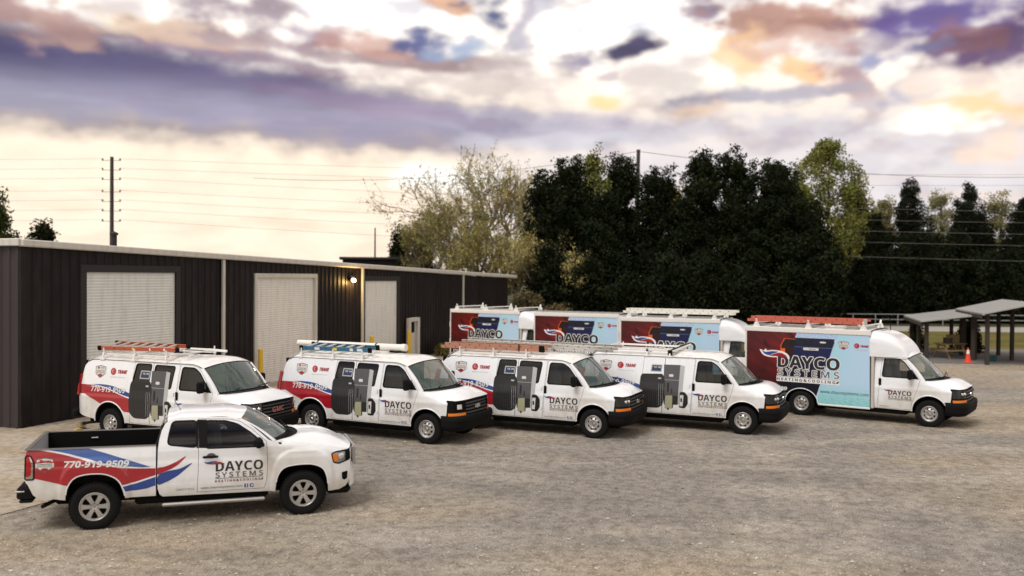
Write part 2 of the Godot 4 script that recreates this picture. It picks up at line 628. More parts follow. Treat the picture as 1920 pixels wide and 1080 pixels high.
# text laid over fn inside the rectangle r; shear leans it; drop lowers its right end; fat thickens its strokes
func write(mb: MB, text: String, f: Font, r: Rect2, fn: Callable, out: Vector3, lift: float, spread := 0, shear := 0.0, drop := 0.0, shift := Vector2.ZERO, fat := 0.0) -> MB:
	var tr := letters(text, f, spread)
	var offs := [shift]
	if fat > 0.0:
		offs = [shift + Vector2(fat, 0), shift + Vector2(-fat, 0), shift + Vector2(0, fat), shift + Vector2(0, -fat)]
	var piece := 1e9 if fn == (box_face as Callable) else 0.045
	for o in offs.size():
		var work := []
		for i in range(0, tr.size(), 3):
			var q := []
			for k in 3:
				var w := tr[i + k]
				q.append(r.position + w * r.size + Vector2(w.y * shear * r.size.y, -w.x * drop) + offs[o])
			work.append(q)
		while work.size():
			var q: Array = work.pop_back()
			var longest := 0
			for k in 3:
				if q[k].distance_squared_to(q[(k + 1) % 3]) > q[longest].distance_squared_to(q[(longest + 1) % 3]):
					longest = k
			var e: Vector2 = q[longest]
			var g: Vector2 = q[(longest + 1) % 3]
			if e.distance_to(g) > piece:
				var m := (e + g) / 2.0
				work.append([e, m, q[(longest + 2) % 3]])
				work.append([m, g, q[(longest + 2) % 3]])
				continue
			var p := []
			for k in 3:
				var w: Vector3 = fn.call(q[k])
				p.append(w + out * (lift + 0.0001 * o))
			mb.t3(p[0], p[1], p[2], out, out, out)
	return mb

func axis_y(d: Vector3) -> Basis:
	var y := d.normalized()
	var x := y.cross(Vector3.FORWARD if absf(y.z) < 0.9 else Vector3.UP).normalized()
	return Basis(x, y, x.cross(y))
func glass(called: String, col: Color, alpha: float) -> StandardMaterial3D:
	var m := mat(called, Color(col.r, col.g, col.b, alpha), 0.03)
	m.transparency = BaseMaterial3D.TRANSPARENCY_ALPHA
	return m

func dull(called: String, v: float, rough: float) -> StandardMaterial3D:
	var m := mat(called, lin(v, v, v), rough)
	m.metallic_specular = 0.22
	return m

func coated(called: String, col: Color, rough: float) -> StandardMaterial3D:
	var m := mat(called, col, rough)
	m.clearcoat_enabled = true
	m.clearcoat = 0.9
	m.clearcoat_roughness = 0.06
	return m

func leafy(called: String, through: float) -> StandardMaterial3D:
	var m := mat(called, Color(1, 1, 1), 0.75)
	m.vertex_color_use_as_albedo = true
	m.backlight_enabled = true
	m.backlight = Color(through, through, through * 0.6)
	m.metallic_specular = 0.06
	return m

# dust thrown up on the lower body, thickest behind the wheels
func road_dust() -> ImageTexture:
	var w := 768
	var h := 264
	var im := Image.create_empty(w, h, false, Image.FORMAT_RGB8)
	var f := noise(24, 0.03, FastNoiseLite.TYPE_SIMPLEX_SMOOTH, 5)
	for j in h:
		var y := 2.2 - 2.2 * (j + 0.5) / h
		for i in w:
			var x := ((i + 0.5) / w - 0.78) * 6.4
			var k := smoothstep(0.80, 0.42, y) * 0.55
			for c: float in [0.0, -3.4]:
				var d := Vector2((x - c + 0.35) * 0.8, y - 0.45).length()
				k = maxf(k, smoothstep(0.95, 0.45, d) * 0.6)
			k = clampf(k + f.get_noise_2d(i * 1.0, j * 0.7) * 0.35 * smoothstep(1.5, 0.6, y), 0.0, 1.0)
			k = maxf(k, 0.10 * smoothstep(0.1, 0.5, f.get_noise_2d(i * 2.0 + 400.0, j * 0.4)))
			im.set_pixel(i, j, Color(1, 1, 1).lerp(Color(0.80, 0.76, 0.69), k * 0.75))
	return ImageTexture.create_from_image(im)

func make_materials() -> void:
	M.paint = coated("white_paint", lin(0.785, 0.815, 0.84), 0.42)
	M.roof_paint = coated("weathered_white_paint", lin(0.79, 0.80, 0.79), 0.5)
	var dirt := noise_tex(noise(21, 0.012, FastNoiseLite.TYPE_SIMPLEX_SMOOTH, 5), 512, [Color(0.90, 0.89, 0.86), Color(0.98, 0.98, 0.97), Color(1, 1, 1)], [0.15, 0.45, 1.0])
	M.roof_paint.albedo_texture = dirt
	M.roof_paint.uv1_triplanar = true
	M.roof_paint.uv1_scale = Vector3(0.6, 0.6, 0.6)
	var dirt2 := noise_tex(noise(22, 0.008, FastNoiseLite.TYPE_SIMPLEX_SMOOTH, 4), 512, [Color(0.97, 0.968, 0.96), Color(1, 1, 1), Color(1, 1, 1)], [0.15, 0.5, 1.0])
	M.paint.albedo_texture = dirt2
	M.paint.uv1_triplanar = true
	M.paint.uv1_scale = Vector3(0.4, 0.9, 0.4)
	M.side_paint = M.paint.duplicate()
	M.side_paint.albedo_texture = road_dust()
	M.side_paint.uv1_triplanar = false
	M.side_paint.uv1_scale = Vector3(1.0 / 6.4, -1.0 / 2.2, 1.0)
	M.side_paint.uv1_offset = Vector3(0.78, 1.0, 0.0)
	M.box_white = mat("box_white", lin(0.72, 0.71, 0.67), 0.5)
	M.box_beige = mat("box_beige", lin(0.50, 0.47, 0.41), 0.5)
	M.rack_white = mat("rack_white", lin(0.72, 0.72, 0.69), 0.45)
	M.rubber = dull("tyre_rubber", 0.011, 0.9)
	M.rubber_trim = dull("rubber_trim", 0.010, 0.7)
	M.black = dull("black", 0.006, 0.85)
	M.black_plastic = dull("black_plastic", 0.008, 0.75)
	M.grille = mat("grille_grey", lin(0.05, 0.05, 0.052), 0.4)
	M.gutter_grey = mat("dark_grey_trim", lin(0.10, 0.10, 0.10), 0.5)
	M.rail_grey = mat("bed_rail_grey", lin(0.10, 0.098, 0.092), 0.6)
	M.liner = dull("bed_liner", 0.006, 0.9)
	M.cabin = mat("cabin_grey", lin(0.075, 0.078, 0.08), 0.8)
	M.steel_wheel = mat("silver_wheel", lin(0.42, 0.41, 0.39), 0.38, 0.5)
	M.alloy = mat("alloy_wheel", lin(0.44, 0.435, 0.42), 0.35, 0.6)
	M.chrome = mat("chrome", lin(0.62, 0.61, 0.60), 0.15, 1.0)
	M.step_chrome = mat("brushed_steel", lin(0.5, 0.5, 0.49), 0.3, 0.9)
	M.lamp_glass = mat("lamp_reflector", lin(0.75, 0.76, 0.76), 0.12, 0.75)
	M.lamp_house = mat("lamp_housing", lin(0.35, 0.36, 0.36), 0.15, 0.6)
	M.smoked = mat("smoked_lamp", lin(0.03, 0.03, 0.032), 0.08)
	M.amber = mat("amber_lens", lin(0.75, 0.20, 0.015), 0.2)
	M.tail_red = mat("red_lens", lin(0.33, 0.01, 0.015), 0.2)
	M.badge_red = mat("badge_red", lin(0.60, 0.22, 0.20), 0.3, 0.3)
	M.screen = glass("windscreen_glass", Color(0.44, 0.53, 0.50), 0.30)
	M.tint_light = glass("side_glass", Color(0.06, 0.09, 0.085), 0.55)
	M.tint_clear = glass("clear_side_glass", Color(0.16, 0.22, 0.19), 0.30)
	M.pale_red_vinyl = mat("pale_red_vinyl", lin(0.60, 0.25, 0.25), 0.4)
	M.tint_dark = glass("cargo_glass", Color(0.05, 0.055, 0.055), 0.72)
	M.tint_black = glass("privacy_glass", Color(0.035, 0.038, 0.04), 0.9)
	M.white_vinyl = mat("white_vinyl", lin(0.80, 0.80, 0.79), 0.4)
	M.pale_vinyl = mat("pale_vinyl", lin(0.60, 0.60, 0.57), 0.4)
	M.grey_vinyl = mat("grey_vinyl", lin(0.10, 0.10, 0.098), 0.4)
	M.black_vinyl = mat("black_vinyl", lin(0.018, 0.018, 0.02), 0.4)
	M.red_vinyl = coated("red_vinyl", lin(0.34, 0.006, 0.016), 0.35)
	M.dark_red_vinyl = mat("dark_red_vinyl", lin(0.12, 0.01, 0.012), 0.4)
	M.blue_vinyl = coated("blue_vinyl", lin(0.012, 0.05, 0.25), 0.35)
	M.blue_light_vinyl = coated("blue_light_vinyl", lin(0.033, 0.098, 0.33), 0.35)
	M.dark_green_vinyl = mat("dark_green_vinyl", lin(0.03, 0.06, 0.03), 0.4)
	M.art_dark = mat("print_charcoal", lin(0.020, 0.021, 0.021), 0.4)
	M.art_black = mat("print_black", lin(0.012, 0.012, 0.013), 0.35)
	M.art_grey = mat("print_grey", lin(0.075, 0.078, 0.082), 0.4)
	M.art_light = mat("print_light_grey", lin(0.42, 0.43, 0.43), 0.4)
	M.art_beige = mat("print_beige", lin(0.34, 0.34, 0.22), 0.4)
	M.art_navy = mat("print_navy", lin(0.02, 0.035, 0.09), 0.3)
	M.box_print = mat("printed_wrap", Color(1, 1, 1), 0.4)
	M.box_print.albedo_texture = wrap_print()
	# site
	M.wall = mat("charcoal_cladding", lin(0.020, 0.0158, 0.0168), 0.5)
	M.wall.albedo_texture = noise_tex(noise(31, 0.02), 256, [Color(0.75, 0.73, 0.72), Color(1, 1, 1)], [0.2, 0.8])
	M.wall.uv1_triplanar = true
	M.wall.uv1_scale = Vector3(0.5, 0.12, 0.5)
	M.wall.metallic_specular = 0.3
	M.wall_b = M.wall.duplicate()
	M.wall_b.albedo_color = lin(0.0178, 0.0140, 0.0150)
	M.wall_c = M.wall.duplicate()
	M.wall_c.albedo_color = lin(0.0222, 0.0176, 0.0185)
	M.wall_end = mat("plum_cladding", lin(0.034, 0.026, 0.028), 0.5)
	M.wall_trim = mat("dark_trim", lin(0.012, 0.0098, 0.0105), 0.6)
	M.white_trim = mat("white_trim", lin(0.60, 0.59, 0.54), 0.5)
	M.door_white = mat("white_steel_curtain", lin(0.76, 0.785, 0.76), 0.5)
	M.door_cream = mat("cream_steel_curtain", lin(0.78, 0.775, 0.735), 0.5)
	var rain := noise_tex(noise(33, 0.02, FastNoiseLite.TYPE_SIMPLEX_SMOOTH, 5), 512, [Color(0.93, 0.928, 0.92), Color(0.985, 0.985, 0.98), Color(1, 1, 1)], [0.15, 0.45, 0.8])
	for k: String in ["door_white", "door_cream", "white_trim"]:
		M[k].albedo_texture = rain
		M[k].uv1_triplanar = true
		M[k].uv1_scale = Vector3(0.35, 0.06, 0.35)
	M.roofing = mat("grey_roofing", lin(0.32, 0.32, 0.31), 0.6)
	M.yellow = mat("yellow_paint", lin(0.72, 0.46, 0.02), 0.5)
	M.wood = mat("weathered_wood", lin(0.04, 0.032, 0.026), 0.8)
	M.fresh_wood = mat("pine_wood", lin(0.24, 0.175, 0.085), 0.75)
	M.pole_wood = mat("pole_wood", lin(0.055, 0.05, 0.045), 0.85)
	M.bark = mat("bark", lin(0.07, 0.058, 0.045), 0.9)
	M.pale_bark = mat("pale_bark", lin(0.20, 0.165, 0.12), 0.9)
	M.pipe = mat("galvanised_pipe", lin(0.30, 0.30, 0.29), 0.5, 0.3)
	M.wire = mat("conductor", lin(0.26, 0.25, 0.235), 0.5, 0.4)
	M.porcelain = mat("insulator", lin(0.28, 0.27, 0.25), 0.3)
	M.orange = mat("orange_fibreglass", lin(0.40, 0.085, 0.035), 0.5)
	M.salmon = mat("faded_red_fibreglass", lin(0.50, 0.115, 0.075), 0.5)
	M.tan_fibre = mat("tan_fibreglass", lin(0.40, 0.19, 0.12), 0.55)
	M.blue_fibre = mat("blue_fibreglass", lin(0.035, 0.13, 0.22), 0.5)
	M.aluminium = mat("aluminium", lin(0.55, 0.54, 0.51), 0.4, 0.7)
	M.pvc = mat("white_plastic_pipe", lin(0.74, 0.73, 0.66), 0.4)
	M.cone = mat("cone_orange", lin(0.75, 0.06, 0.02), 0.5)
	M.cone_band = mat("cone_white", lin(0.75, 0.75, 0.74), 0.4)
	M.teal = mat("teal_plastic", lin(0.01, 0.07, 0.08), 0.5)
	M.sticker = mat("sticker_white", lin(0.7, 0.7, 0.66), 0.5)
	M.sticker_yellow = mat("sticker_yellow", lin(0.7, 0.55, 0.05), 0.5)
	M.leaf = leafy("leaves", 0.06)
	M.leaf_light = leafy("young_leaves", 0.5)
	M.grass_mat = leafy("grass_blades", 0.3)
	M.lamp_on = mat("lamp_lens", Color(1, 0.95, 0.8), 0.3)
	M.lamp_on.emission_enabled = true
	M.lamp_on.emission = Color(1.0, 0.86, 0.58)
	M.lamp_on.emission_energy_multiplier = 9.0
# ---------------------------------------------------------------- wheels
var cache := {}

# styled steel or alloy wheel with its tyre; turns its face to +z of the vehicle when side is 1
func wheel(root: Node3D, at: Vector3, side: float, r: float, rim_r: float, width: float, style: String) -> Node3D:
	var w := Node3D.new()
	hang(w, "wheel", root)
	w.position = at
	if side < 0:
		w.rotation.y = PI
	var key := "%s%.3f" % [style, r]
	if not cache.has(key):
		var tyre := MB.new()
		var ax := Basis(Vector3.RIGHT, Vector3.BACK, Vector3.DOWN)   # y of the lathe along +z
		var h := width / 2.0
		tyre.lathe(poly([Vector2(rim_r, h - 0.02), Vector2(rim_r + 0.012, h - 0.004), Vector2(rim_r + 0.05, h + 0.006), Vector2(r - 0.055, h + 0.004), Vector2(r - 0.03, h - 0.008), Vector2(r - 0.009, h - 0.03), Vector2(r, h - 0.05), Vector2(r, 0.035), Vector2(r - 0.01, 0.03), Vector2(r - 0.01, 0.02), Vector2(r, 0.015), Vector2(r, -0.015), Vector2(r - 0.01, -0.02), Vector2(r - 0.01, -0.03), Vector2(r, -0.035), Vector2(r, -h + 0.05), Vector2(r - 0.02, -h + 0.015), Vector2(rim_r, -h)]), Vector3.ZERO, ax, 44)
		for k in 44:
			var a := TAU * k / 44.0
			var e := Vector3(cos(a), sin(a), 0)
			tyre.box(e * (r - 0.006) + Vector3(0, 0, h - 0.036), Vector3(0.022, 0.026, 0.05), 0.004, Basis(e, Vector3(-e.y, e.x, 0), Vector3.BACK))
		# raised ring on the sidewall
		tyre.lathe(poly([Vector2(rim_r + 0.07, h + 0.0045), Vector2(rim_r + 0.075, h + 0.009), Vector2(rim_r + 0.082, h + 0.009), Vector2(rim_r + 0.087, h + 0.0045)]), Vector3.ZERO, ax, 44)
		var rim := MB.new()
		rim.lathe(poly([Vector2(rim_r - 0.022, h - 0.05), Vector2(rim_r - 0.012, h - 0.012), Vector2(rim_r - 0.004, h - 0.002), Vector2(rim_r + 0.006, h - 0.006), Vector2(rim_r + 0.006, h - 0.03)]), Vector3.ZERO, ax, 40)
		var holes := []
		var zf: Callable
		if style == "alloy":
			for k in 6:
				var a0 := TAU * (k + 0.5) / 6.0
				var hole := []
				for q: Vector2 in [Vector2(0.078, -0.15), Vector2(0.078, 0.15), Vector2(0.125, 0.25), Vector2(0.188, 0.31), Vector2(0.192, 0.0), Vector2(0.188, -0.31), Vector2(0.125, -0.25)]:
					hole.append(Vector2.from_angle(a0 + q.y) * q.x * rim_r / 0.222)
				holes.append(rounded(hole, 0.02, 3))
				holes.append(ellipse(Vector2.from_angle(TAU * k / 6.0 + 0.52) * 0.058, 0.012, 0.012, 8))
			zf = func(q: Vector2) -> Vector3:
				var d := q.length() / rim_r
				return Vector3(q.x, q.y, h - 0.03 + 0.012 * sin(d * 2.4) - 0.02 * smoothstep(0.22, 0.0, d))
		else:
			for k in 8:
				var a0 := TAU * (k + 0.5) / 8.0
				var e := PackedVector2Array()
				for q in ellipse(Vector2(0.138, 0), 0.021, 0.029, 12):
					e.append(Vector2(q.x, 0).rotated(a0) + Vector2(0, q.y).rotated(a0))
				holes.append(e)
			zf = func(q: Vector2) -> Vector3:
				var d := q.length()
				return Vector3(q.x, q.y, h - 0.05 + 0.045 * smoothstep(0.18, 0.1, d) - 0.03 * smoothstep(0.10, 0.075, d) + 0.02 * smoothstep(0.165, 0.2, d))
		rim.patch([ellipse(Vector2.ZERO, rim_r - 0.016, rim_r - 0.016, 40)], holes, 0.022, zf, Vector3.BACK)
		var back := MB.new()
		back.lathe(poly([Vector2(0.0, h - 0.085), Vector2(rim_r - 0.02, h - 0.085), Vector2(rim_r - 0.018, h - 0.03)]), Vector3.ZERO, ax, 24)
		var hub := MB.new()
		if style == "alloy":
			hub.lathe(poly([Vector2(0.0, h - 0.028), Vector2(0.028, h - 0.03), Vector2(0.034, h - 0.05)]), Vector3.ZERO, ax, 20)
			for k in 6:
				var q := Vector2.from_angle(TAU * k / 6.0 + 0.52) * 0.058
				hub.lathe(poly([Vector2(0.0, h - 0.04), Vector2(0.008, h - 0.042), Vector2(0.009, h - 0.07)]), Vector3(q.x, q.y, 0), ax, 8)
		else:
			hub.lathe(poly([Vector2(0.0, h + 0.012), Vector2(0.03, h + 0.01), Vector2(0.042, h - 0.002), Vector2(0.05, h - 0.03)]), Vector3.ZERO, ax, 20)
			for k in 8:
				var q := Vector2.from_angle(TAU * k / 8.0) * 0.078
				hub.lathe(poly([Vector2(0.0, h - 0.004), Vector2(0.009, h - 0.006), Vector2(0.011, h - 0.04)]), Vector3(q.x, q.y, 0), ax, 8)
		cache[key] = [tyre.mesh(M.rubber), rim.mesh(M.alloy if style == "alloy" else M.steel_wheel), back.mesh(M.black), hub.mesh(M.chrome)]
	var parts: Array = cache[key]
	put_mesh("tyre", parts[0], w)
	put_mesh("rim", parts[1], w)
	put_mesh("brake_drum", parts[2], w)
	put_mesh("hub_cap", parts[3], w)
	return w

# ---------------------------------------------------------------- the marks that all the vehicles wear
const SWOOSH_BLUE := [Vector2(0.07, 0.84), Vector2(0.16, 0.42), Vector2(0.32, 0.25), Vector2(0.43, 0.45), Vector2(0.66, 0.77), Vector2(0.43, 0.82), Vector2(0.2, 0.68)]
const SWOOSH_RED := [Vector2(0.34, 0.2), Vector2(0.46, 0.43), Vector2(0.71, 0.66), Vector2(0.88, 0.45), Vector2(0.97, 0.06), Vector2(0.8, 0.14), Vector2(0.54, 0.16)]
const SWOOSH_RIM := [Vector2(-0.02, 1.02), Vector2(0.05, 0.5), Vector2(0.15, 0.18), Vector2(0.32, 0.02), Vector2(0.54, 0.0), Vector2(0.84, -0.02), Vector2(1.03, -0.2), Vector2(1.05, 0.2), Vector2(0.95, 0.62), Vector2(0.8, 0.86), Vector2(0.6, 0.98), Vector2(0.4, 0.98), Vector2(0.26, 0.88), Vector2(0.19, 1.12), Vector2(0.13, 0.86)]

func fit(pts: Array, r: Rect2) -> Array:
	var out := []
	for q: Vector2 in pts:
		out.append(r.position + q * r.size)
	return out

func decal(called: String, pl: PackedVector2Array, m: Material, parent: Node, fn: Callable, lift := 0.0025, cell := 0.09, holes := []) -> MeshInstance3D:
	return put(called, MB.new().patch([pl], holes, cell, fn, Vector3(0, 0, 1), lift), m, parent)

# r: the rectangle of the big word; the other lines hang from it as in the photograph
func company_logo(parent: Node, fn: Callable, r: Rect2, sw: Rect2, sys: Rect2, line_y: float, heat: Rect2, outlined := false) -> void:
	var z := Vector3(0, 0, 1)
	var l := 0.004
	if outlined:
		var w := MB.new()
		var k := 0
		for rad: float in [0.028, 0.016]:
			for i in 12:
				var o := Vector2.from_angle(TAU * i / 12.0) * rad
				write(w, "DAYCO", font("Droid Sans", true), r, fn, z, 0.0022 + 0.0001 * k, 0, 0.0, 0.0, o)
				write(w, "SYSTEMS", font("Droid Sans", false), sys, fn, z, 0.0022 + 0.0001 * k + 0.00005, 14, 0.0, 0.0, o * 0.8)
				k += 1
		w.patch([poly([heat.position + Vector2(-0.02, -0.03), Vector2(heat.end.x + 0.02, heat.position.y - 0.03), Vector2(heat.end.x + 0.02, line_y + 0.02), Vector2(heat.position.x - 0.02, line_y + 0.02)])], [], 0.3, fn, z, 0.002)
		put("lettering_outline", w, M.white_vinyl, parent)
		decal("swoosh_outline", spline(fit(SWOOSH_RIM, sw), 4), M.white_vinyl, parent, fn, 0.0055)
		l = 0.0066
	put("main_lettering", write(MB.new(), "DAYCO", font("Droid Sans", true), r, fn, z, l, 0, 0.0, 0.0, Vector2.ZERO, 0.008 if outlined else 0.0), M.black_vinyl, parent)
	put("second_lettering", write(MB.new(), "SYSTEMS", font("Droid Sans", false), sys, fn, z, l, 14, 0.0, 0.0, Vector2.ZERO, 0.005 if outlined else 0.0025), M.grey_vinyl, parent)
	decal("lettering_rule", poly([Vector2(heat.position.x, line_y - 0.004), Vector2(heat.end.x, line_y - 0.004), Vector2(heat.end.x, line_y + 0.004), Vector2(heat.position.x, line_y + 0.004)]), M.grey_vinyl, parent, fn, l)
	put("small_lettering", write(MB.new(), "HEATING&COOLING", font("Droid Sans", true), Rect2(heat.position, Vector2(heat.size.x * 0.95, heat.size.y)), fn, z, l, 12), M.dark_red_vinyl if not outlined else M.black_vinyl, parent)
	decal("leaf_mark", spline(fit([Vector2(0.0, 0.0), Vector2(0.1, 0.6), Vector2(0.9, 1.1), Vector2(0.9, 0.4)], Rect2(heat.end.x - heat.size.x * 0.035, heat.position.y, heat.size.x * 0.04, heat.size.y)), 3), M.dark_green_vinyl, parent, fn, l)
	decal("swoosh_blue", spline(fit(SWOOSH_BLUE, sw), 5), M.blue_vinyl, parent, fn, l + 0.001, 0.05)
	decal("swoosh_red", spline(fit(SWOOSH_RED, sw), 5), M.red_vinyl, parent, fn, l + 0.0014, 0.05)

func shield(parent: Node, fn: Callable, r: Rect2, back: Material) -> void:
	var z := Vector3(0, 0, 1)
	var shape := [Vector2(0.0, 0.9), Vector2(0.22, 0.95), Vector2(0.5, 1.0), Vector2(0.78, 0.95), Vector2(1.0, 0.9), Vector2(1.0, 0.45), Vector2(0.88, 0.26), Vector2(0.5, 0.0), Vector2(0.12, 0.26), Vector2(0.0, 0.45)]
	var p := rounded(fit(shape, r), r.size.x * 0.05)
	decal("shield_rim", p, M.grey_vinyl, parent, fn, 0.003)
	decal("shield_face", grown(p, -r.size.x * 0.05), back, parent, fn, 0.0042)
	decal("shield_band", poly(fit([Vector2(-0.02, 0.36), Vector2(1.02, 0.36), Vector2(1.02, 0.64), Vector2(0.5, 0.68), Vector2(-0.02, 0.64)], r)), M.pale_vinyl, parent, fn, 0.0052)
	var tx := MB.new()
	write(tx, "COMFORT", font("Droid Sans", true), Rect2(r.position + r.size * Vector2(0.08, 0.525), r.size * Vector2(0.84, 0.09)), fn, z, 0.0062)
	write(tx, "SPECIALIST", font("Droid Sans", true), Rect2(r.position + r.size * Vector2(0.06, 0.395), r.size * Vector2(0.88, 0.09)), fn, z, 0.0062)
	put("shield_lettering", tx, M.grey_vinyl, parent)
	decal("shield_dot", ellipse(r.position + r.size * Vector2(0.3, 0.8), r.size.x * 0.1, r.size.y * 0.085, 14), M.red_vinyl, parent, fn, 0.0062)
	put("shield_name", write(MB.new(), "TRANE", font("Droid Sans", true), Rect2(r.position + r.size * Vector2(0.46, 0.76), r.size * Vector2(0.36, 0.075)), fn, z, 0.0062, 0, 0.25), M.red_vinyl, parent)
	decal("shield_base", spline(fit([Vector2(0.3, 0.27), Vector2(0.5, 0.34), Vector2(0.7, 0.27), Vector2(0.66, 0.17), Vector2(0.5, 0.09), Vector2(0.34, 0.17)], r), 3), M.red_vinyl, parent, fn, 0.0062)

func supplier_logo(parent: Node, fn: Callable, c: Vector2, rad: float, text: Rect2, tag_y: float) -> void:
	var z := Vector3(0, 0, 1)
	decal("round_emblem", ellipse(c, rad, rad, 24), M.red_vinyl, parent, fn, 0.003)
	var sw := MB.new()
	sw.patch([spline([c + Vector2(-0.5, 0.1) * rad, c + Vector2(-0.2, 0.5) * rad, c + Vector2(0.35, 0.55) * rad, c + Vector2(0.0, 0.3) * rad, c + Vector2(-0.15, -0.1) * rad, c + Vector2(0.1, -0.55) * rad, c + Vector2(-0.35, -0.35) * rad], 3)], [], 0.05, fn, z, 0.0042)
	put("emblem_mark", sw, M.pale_red_vinyl, parent)
	put("supplier_name", write(MB.new(), "TRANE", font("Droid Sans", true), text, fn, z, 0.003, 0, 0.25, 0.0, Vector2.ZERO, 0.004), M.red_vinyl, parent)
	put("supplier_motto", write(MB.new(), "It's Hard To Stop A Trane.", font("Droid Sans", false), Rect2(c.x - rad, tag_y, text.end.x - c.x + rad * 0.7, rad * 0.3), fn, z, 0.003), M.grey_vinyl, parent)

func social_icons(parent: Node, fn: Callable, at: Vector2, s: float) -> void:
	var z := Vector3(0, 0, 1)
	decal("icon_tile", rrect(at.x, at.y, at.x + s, at.y + s, s * 0.15), M.blue_vinyl, parent, fn, 0.003)
	decal("icon_tile", rrect(at.x + s * 1.4, at.y, at.x + s * 2.4, at.y + s, s * 0.15), M.blue_vinyl, parent, fn, 0.003)
	var w := write(MB.new(), "f", font("Droid Sans", true), Rect2(at + Vector2(0.38, 0.06) * s, Vector2(0.42, 0.8) * s), fn, z, 0.0045)
	w.patch([spline([at + Vector2(1.55, 0.25) * s, at + Vector2(1.85, 0.35) * s, at + Vector2(1.55, 0.75) * s, at + Vector2(1.88, 0.6) * s, at + Vector2(2.05, 0.8) * s, at + Vector2(2.28, 0.68) * s, at + Vector2(2.1, 0.35) * s, at + Vector2(1.8, 0.2) * s], 3)], [], 0.05, fn, z, 0.0045)
	put("icon_mark", w, M.white_vinyl, parent)

# ---------------------------------------------------------------- work van: x forward, front hub at 0, right side +z
func shoulder(x: float) -> float:
	return 1.28 - 0.265 * (x + 0.13)

func van_z(q: Vector2) -> float:
	var z := 1.0
	if q.y > 0.9:
		z -= 0.115 * pow((q.y - 0.9) / 1.05, 1.8)
	else:
		z -= 0.035 * pow((0.9 - q.y) / 0.5, 2.0)
	if q.x < -4.1:
		z -= 0.17 * pow((-4.1 - q.x) / 0.5, 2.2)
	if q.x > -0.3:
		z -= 0.06 * pow((q.x + 0.3) / 0.85, 2.0)
		z -= 0.045 * pow(clampf((q.y - shoulder(q.x) + 0.13) / 0.13, 0.0, 1.0), 2.0) * smoothstep(-0.3, 0.0, q.x)
	z += 0.010 * exp(-pow((q.y - 1.0) / 0.05, 2.0))
	return z

func van_side(q: Vector2) -> Vector3:
	return Vector3(q.x, q.y, van_z(q))

func van_far(q: Vector2) -> Vector3:
	return Vector3(q.x, q.y, -van_z(q))

func gutter(x: float) -> float:
	if x > -0.95:
		return 1.95 - 0.09 * pow((x + 0.95) / 0.33, 2.0)
	if x < -4.0:
		return 1.95 - 0.17 * pow((-4.0 - x) / 0.32, 2.0)
	return 1.95

func header(s: float) -> Vector3:
	return Vector3(-0.61 + 0.13 * (1.0 - s * s), 1.862 + 0.10 * (1.0 - pow(absf(s), 2.4)), 0.845 * s)

func cowl(s: float) -> Vector3:
	return Vector3(-0.12 + 0.34 * (1.0 - pow(absf(s), 2.2)), 1.275 + 0.045 * (1.0 - s * s), 0.885 * s)

func nose_plan(a: float, reach := 0.0) -> Vector2:
	var t := clampf(a, -1.0, 1.0) * PI / 2.0
	return Vector2(0.545 + (0.33 + reach) * pow(absf(cos(t)), 0.8), (0.93 + reach) * signf(t) * pow(absf(sin(t)), 0.6))

func nose_at(z: float) -> float:
	return signf(z) * asin(pow(minf(1.0, absf(z) / 0.93), 1.0 / 0.6)) * 2.0 / PI

func fascia_bit(mb: MB, z0: float, z1: float, y0: float, y1: float, lift: float, n := 10) -> MB:
	var a0 := nose_at(z0)
	var a1 := nose_at(z1)
	var f := func(p: Vector2) -> Vector3:
		var e := nose_plan(lerpf(a0, a1, p.x))
		var o := nose_plan(lerpf(a0, a1, p.x), 0.1) - e
		o = o.normalized() * lift
		return Vector3(e.x + o.x - 0.10 * (p.y * (y1 - y0) + y0 - 0.7), lerpf(y0, y1, p.y), e.y + o.y)
	var out := Vector3(1, 0, 0.3 * signf(z0 + z1))
	mb.sheet(n, 4, f, out)
	# the returns at the edges give the piece depth
	for k in 2:
		var e := func(p: Vector2) -> Vector3:
			var w: Vector3 = f.call(Vector2(p.x, float(k)))
			return w - Vector3(0.04, 0, 0) * p.y
		mb.sheet(n, 1, e, Vector3(0, 1 if k else -1, 0))
	return mb

func van_outline(cab_only: bool) -> PackedVector2Array:
	var front := [Vector2(0.2, 0.41), Vector2(0.30, 0.70), Vector2(0.53, 0.73), Vector2(0.56, 1.04), Vector2(0.53, 1.09), Vector2(0.48, shoulder(0.48)), Vector2(-0.13, 1.28), Vector2(-0.61, 1.86), Vector2(-0.68, gutter(-0.68)), Vector2(-0.78, gutter(-0.78)), Vector2(-0.86, gutter(-0.86)), Vector2(-0.95, 1.95)]
	if cab_only:
		return poly([Vector2(-1.45, 0.43)] + front + [Vector2(-1.45, 1.95)])
	return poly([Vector2(-4.60, 0.56), Vector2(-3.7, 0.43)] + front + [Vector2(-4.0, 1.95), Vector2(-4.12, gutter(-4.12)), Vector2(-4.22, gutter(-4.22)), Vector2(-4.32, 1.78), Vector2(-4.38, 1.6), Vector2(-4.47, 1.3), Vector2(-4.58, 0.9)])

const GAP := 0.0065

# windows: list of polygons; each becomes a rubber seal and a pane on the panel
func panel(called: String, shape: PackedVector2Array, windows: Array, arches: Array, fn: Callable, side: float, parent: Node, glass: Material) -> MeshInstance3D:
	var z := Vector3(0, 0, side)
	var o := put(called, MB.new().patch([grown(shape, -GAP)], windows + arches, 0.075, fn, z), M.side_paint, parent)
	for w: PackedVector2Array in windows:
		put("window_seal", MB.new().patch([grown(w, 0.012)], [grown(w, -0.02)], 0.09, fn, z, 0.002), M.rubber_trim, o)
		put("window", MB.new().patch([grown(w, -0.002)], [], 0.12, fn, z, -0.008), glass, o)
	return o

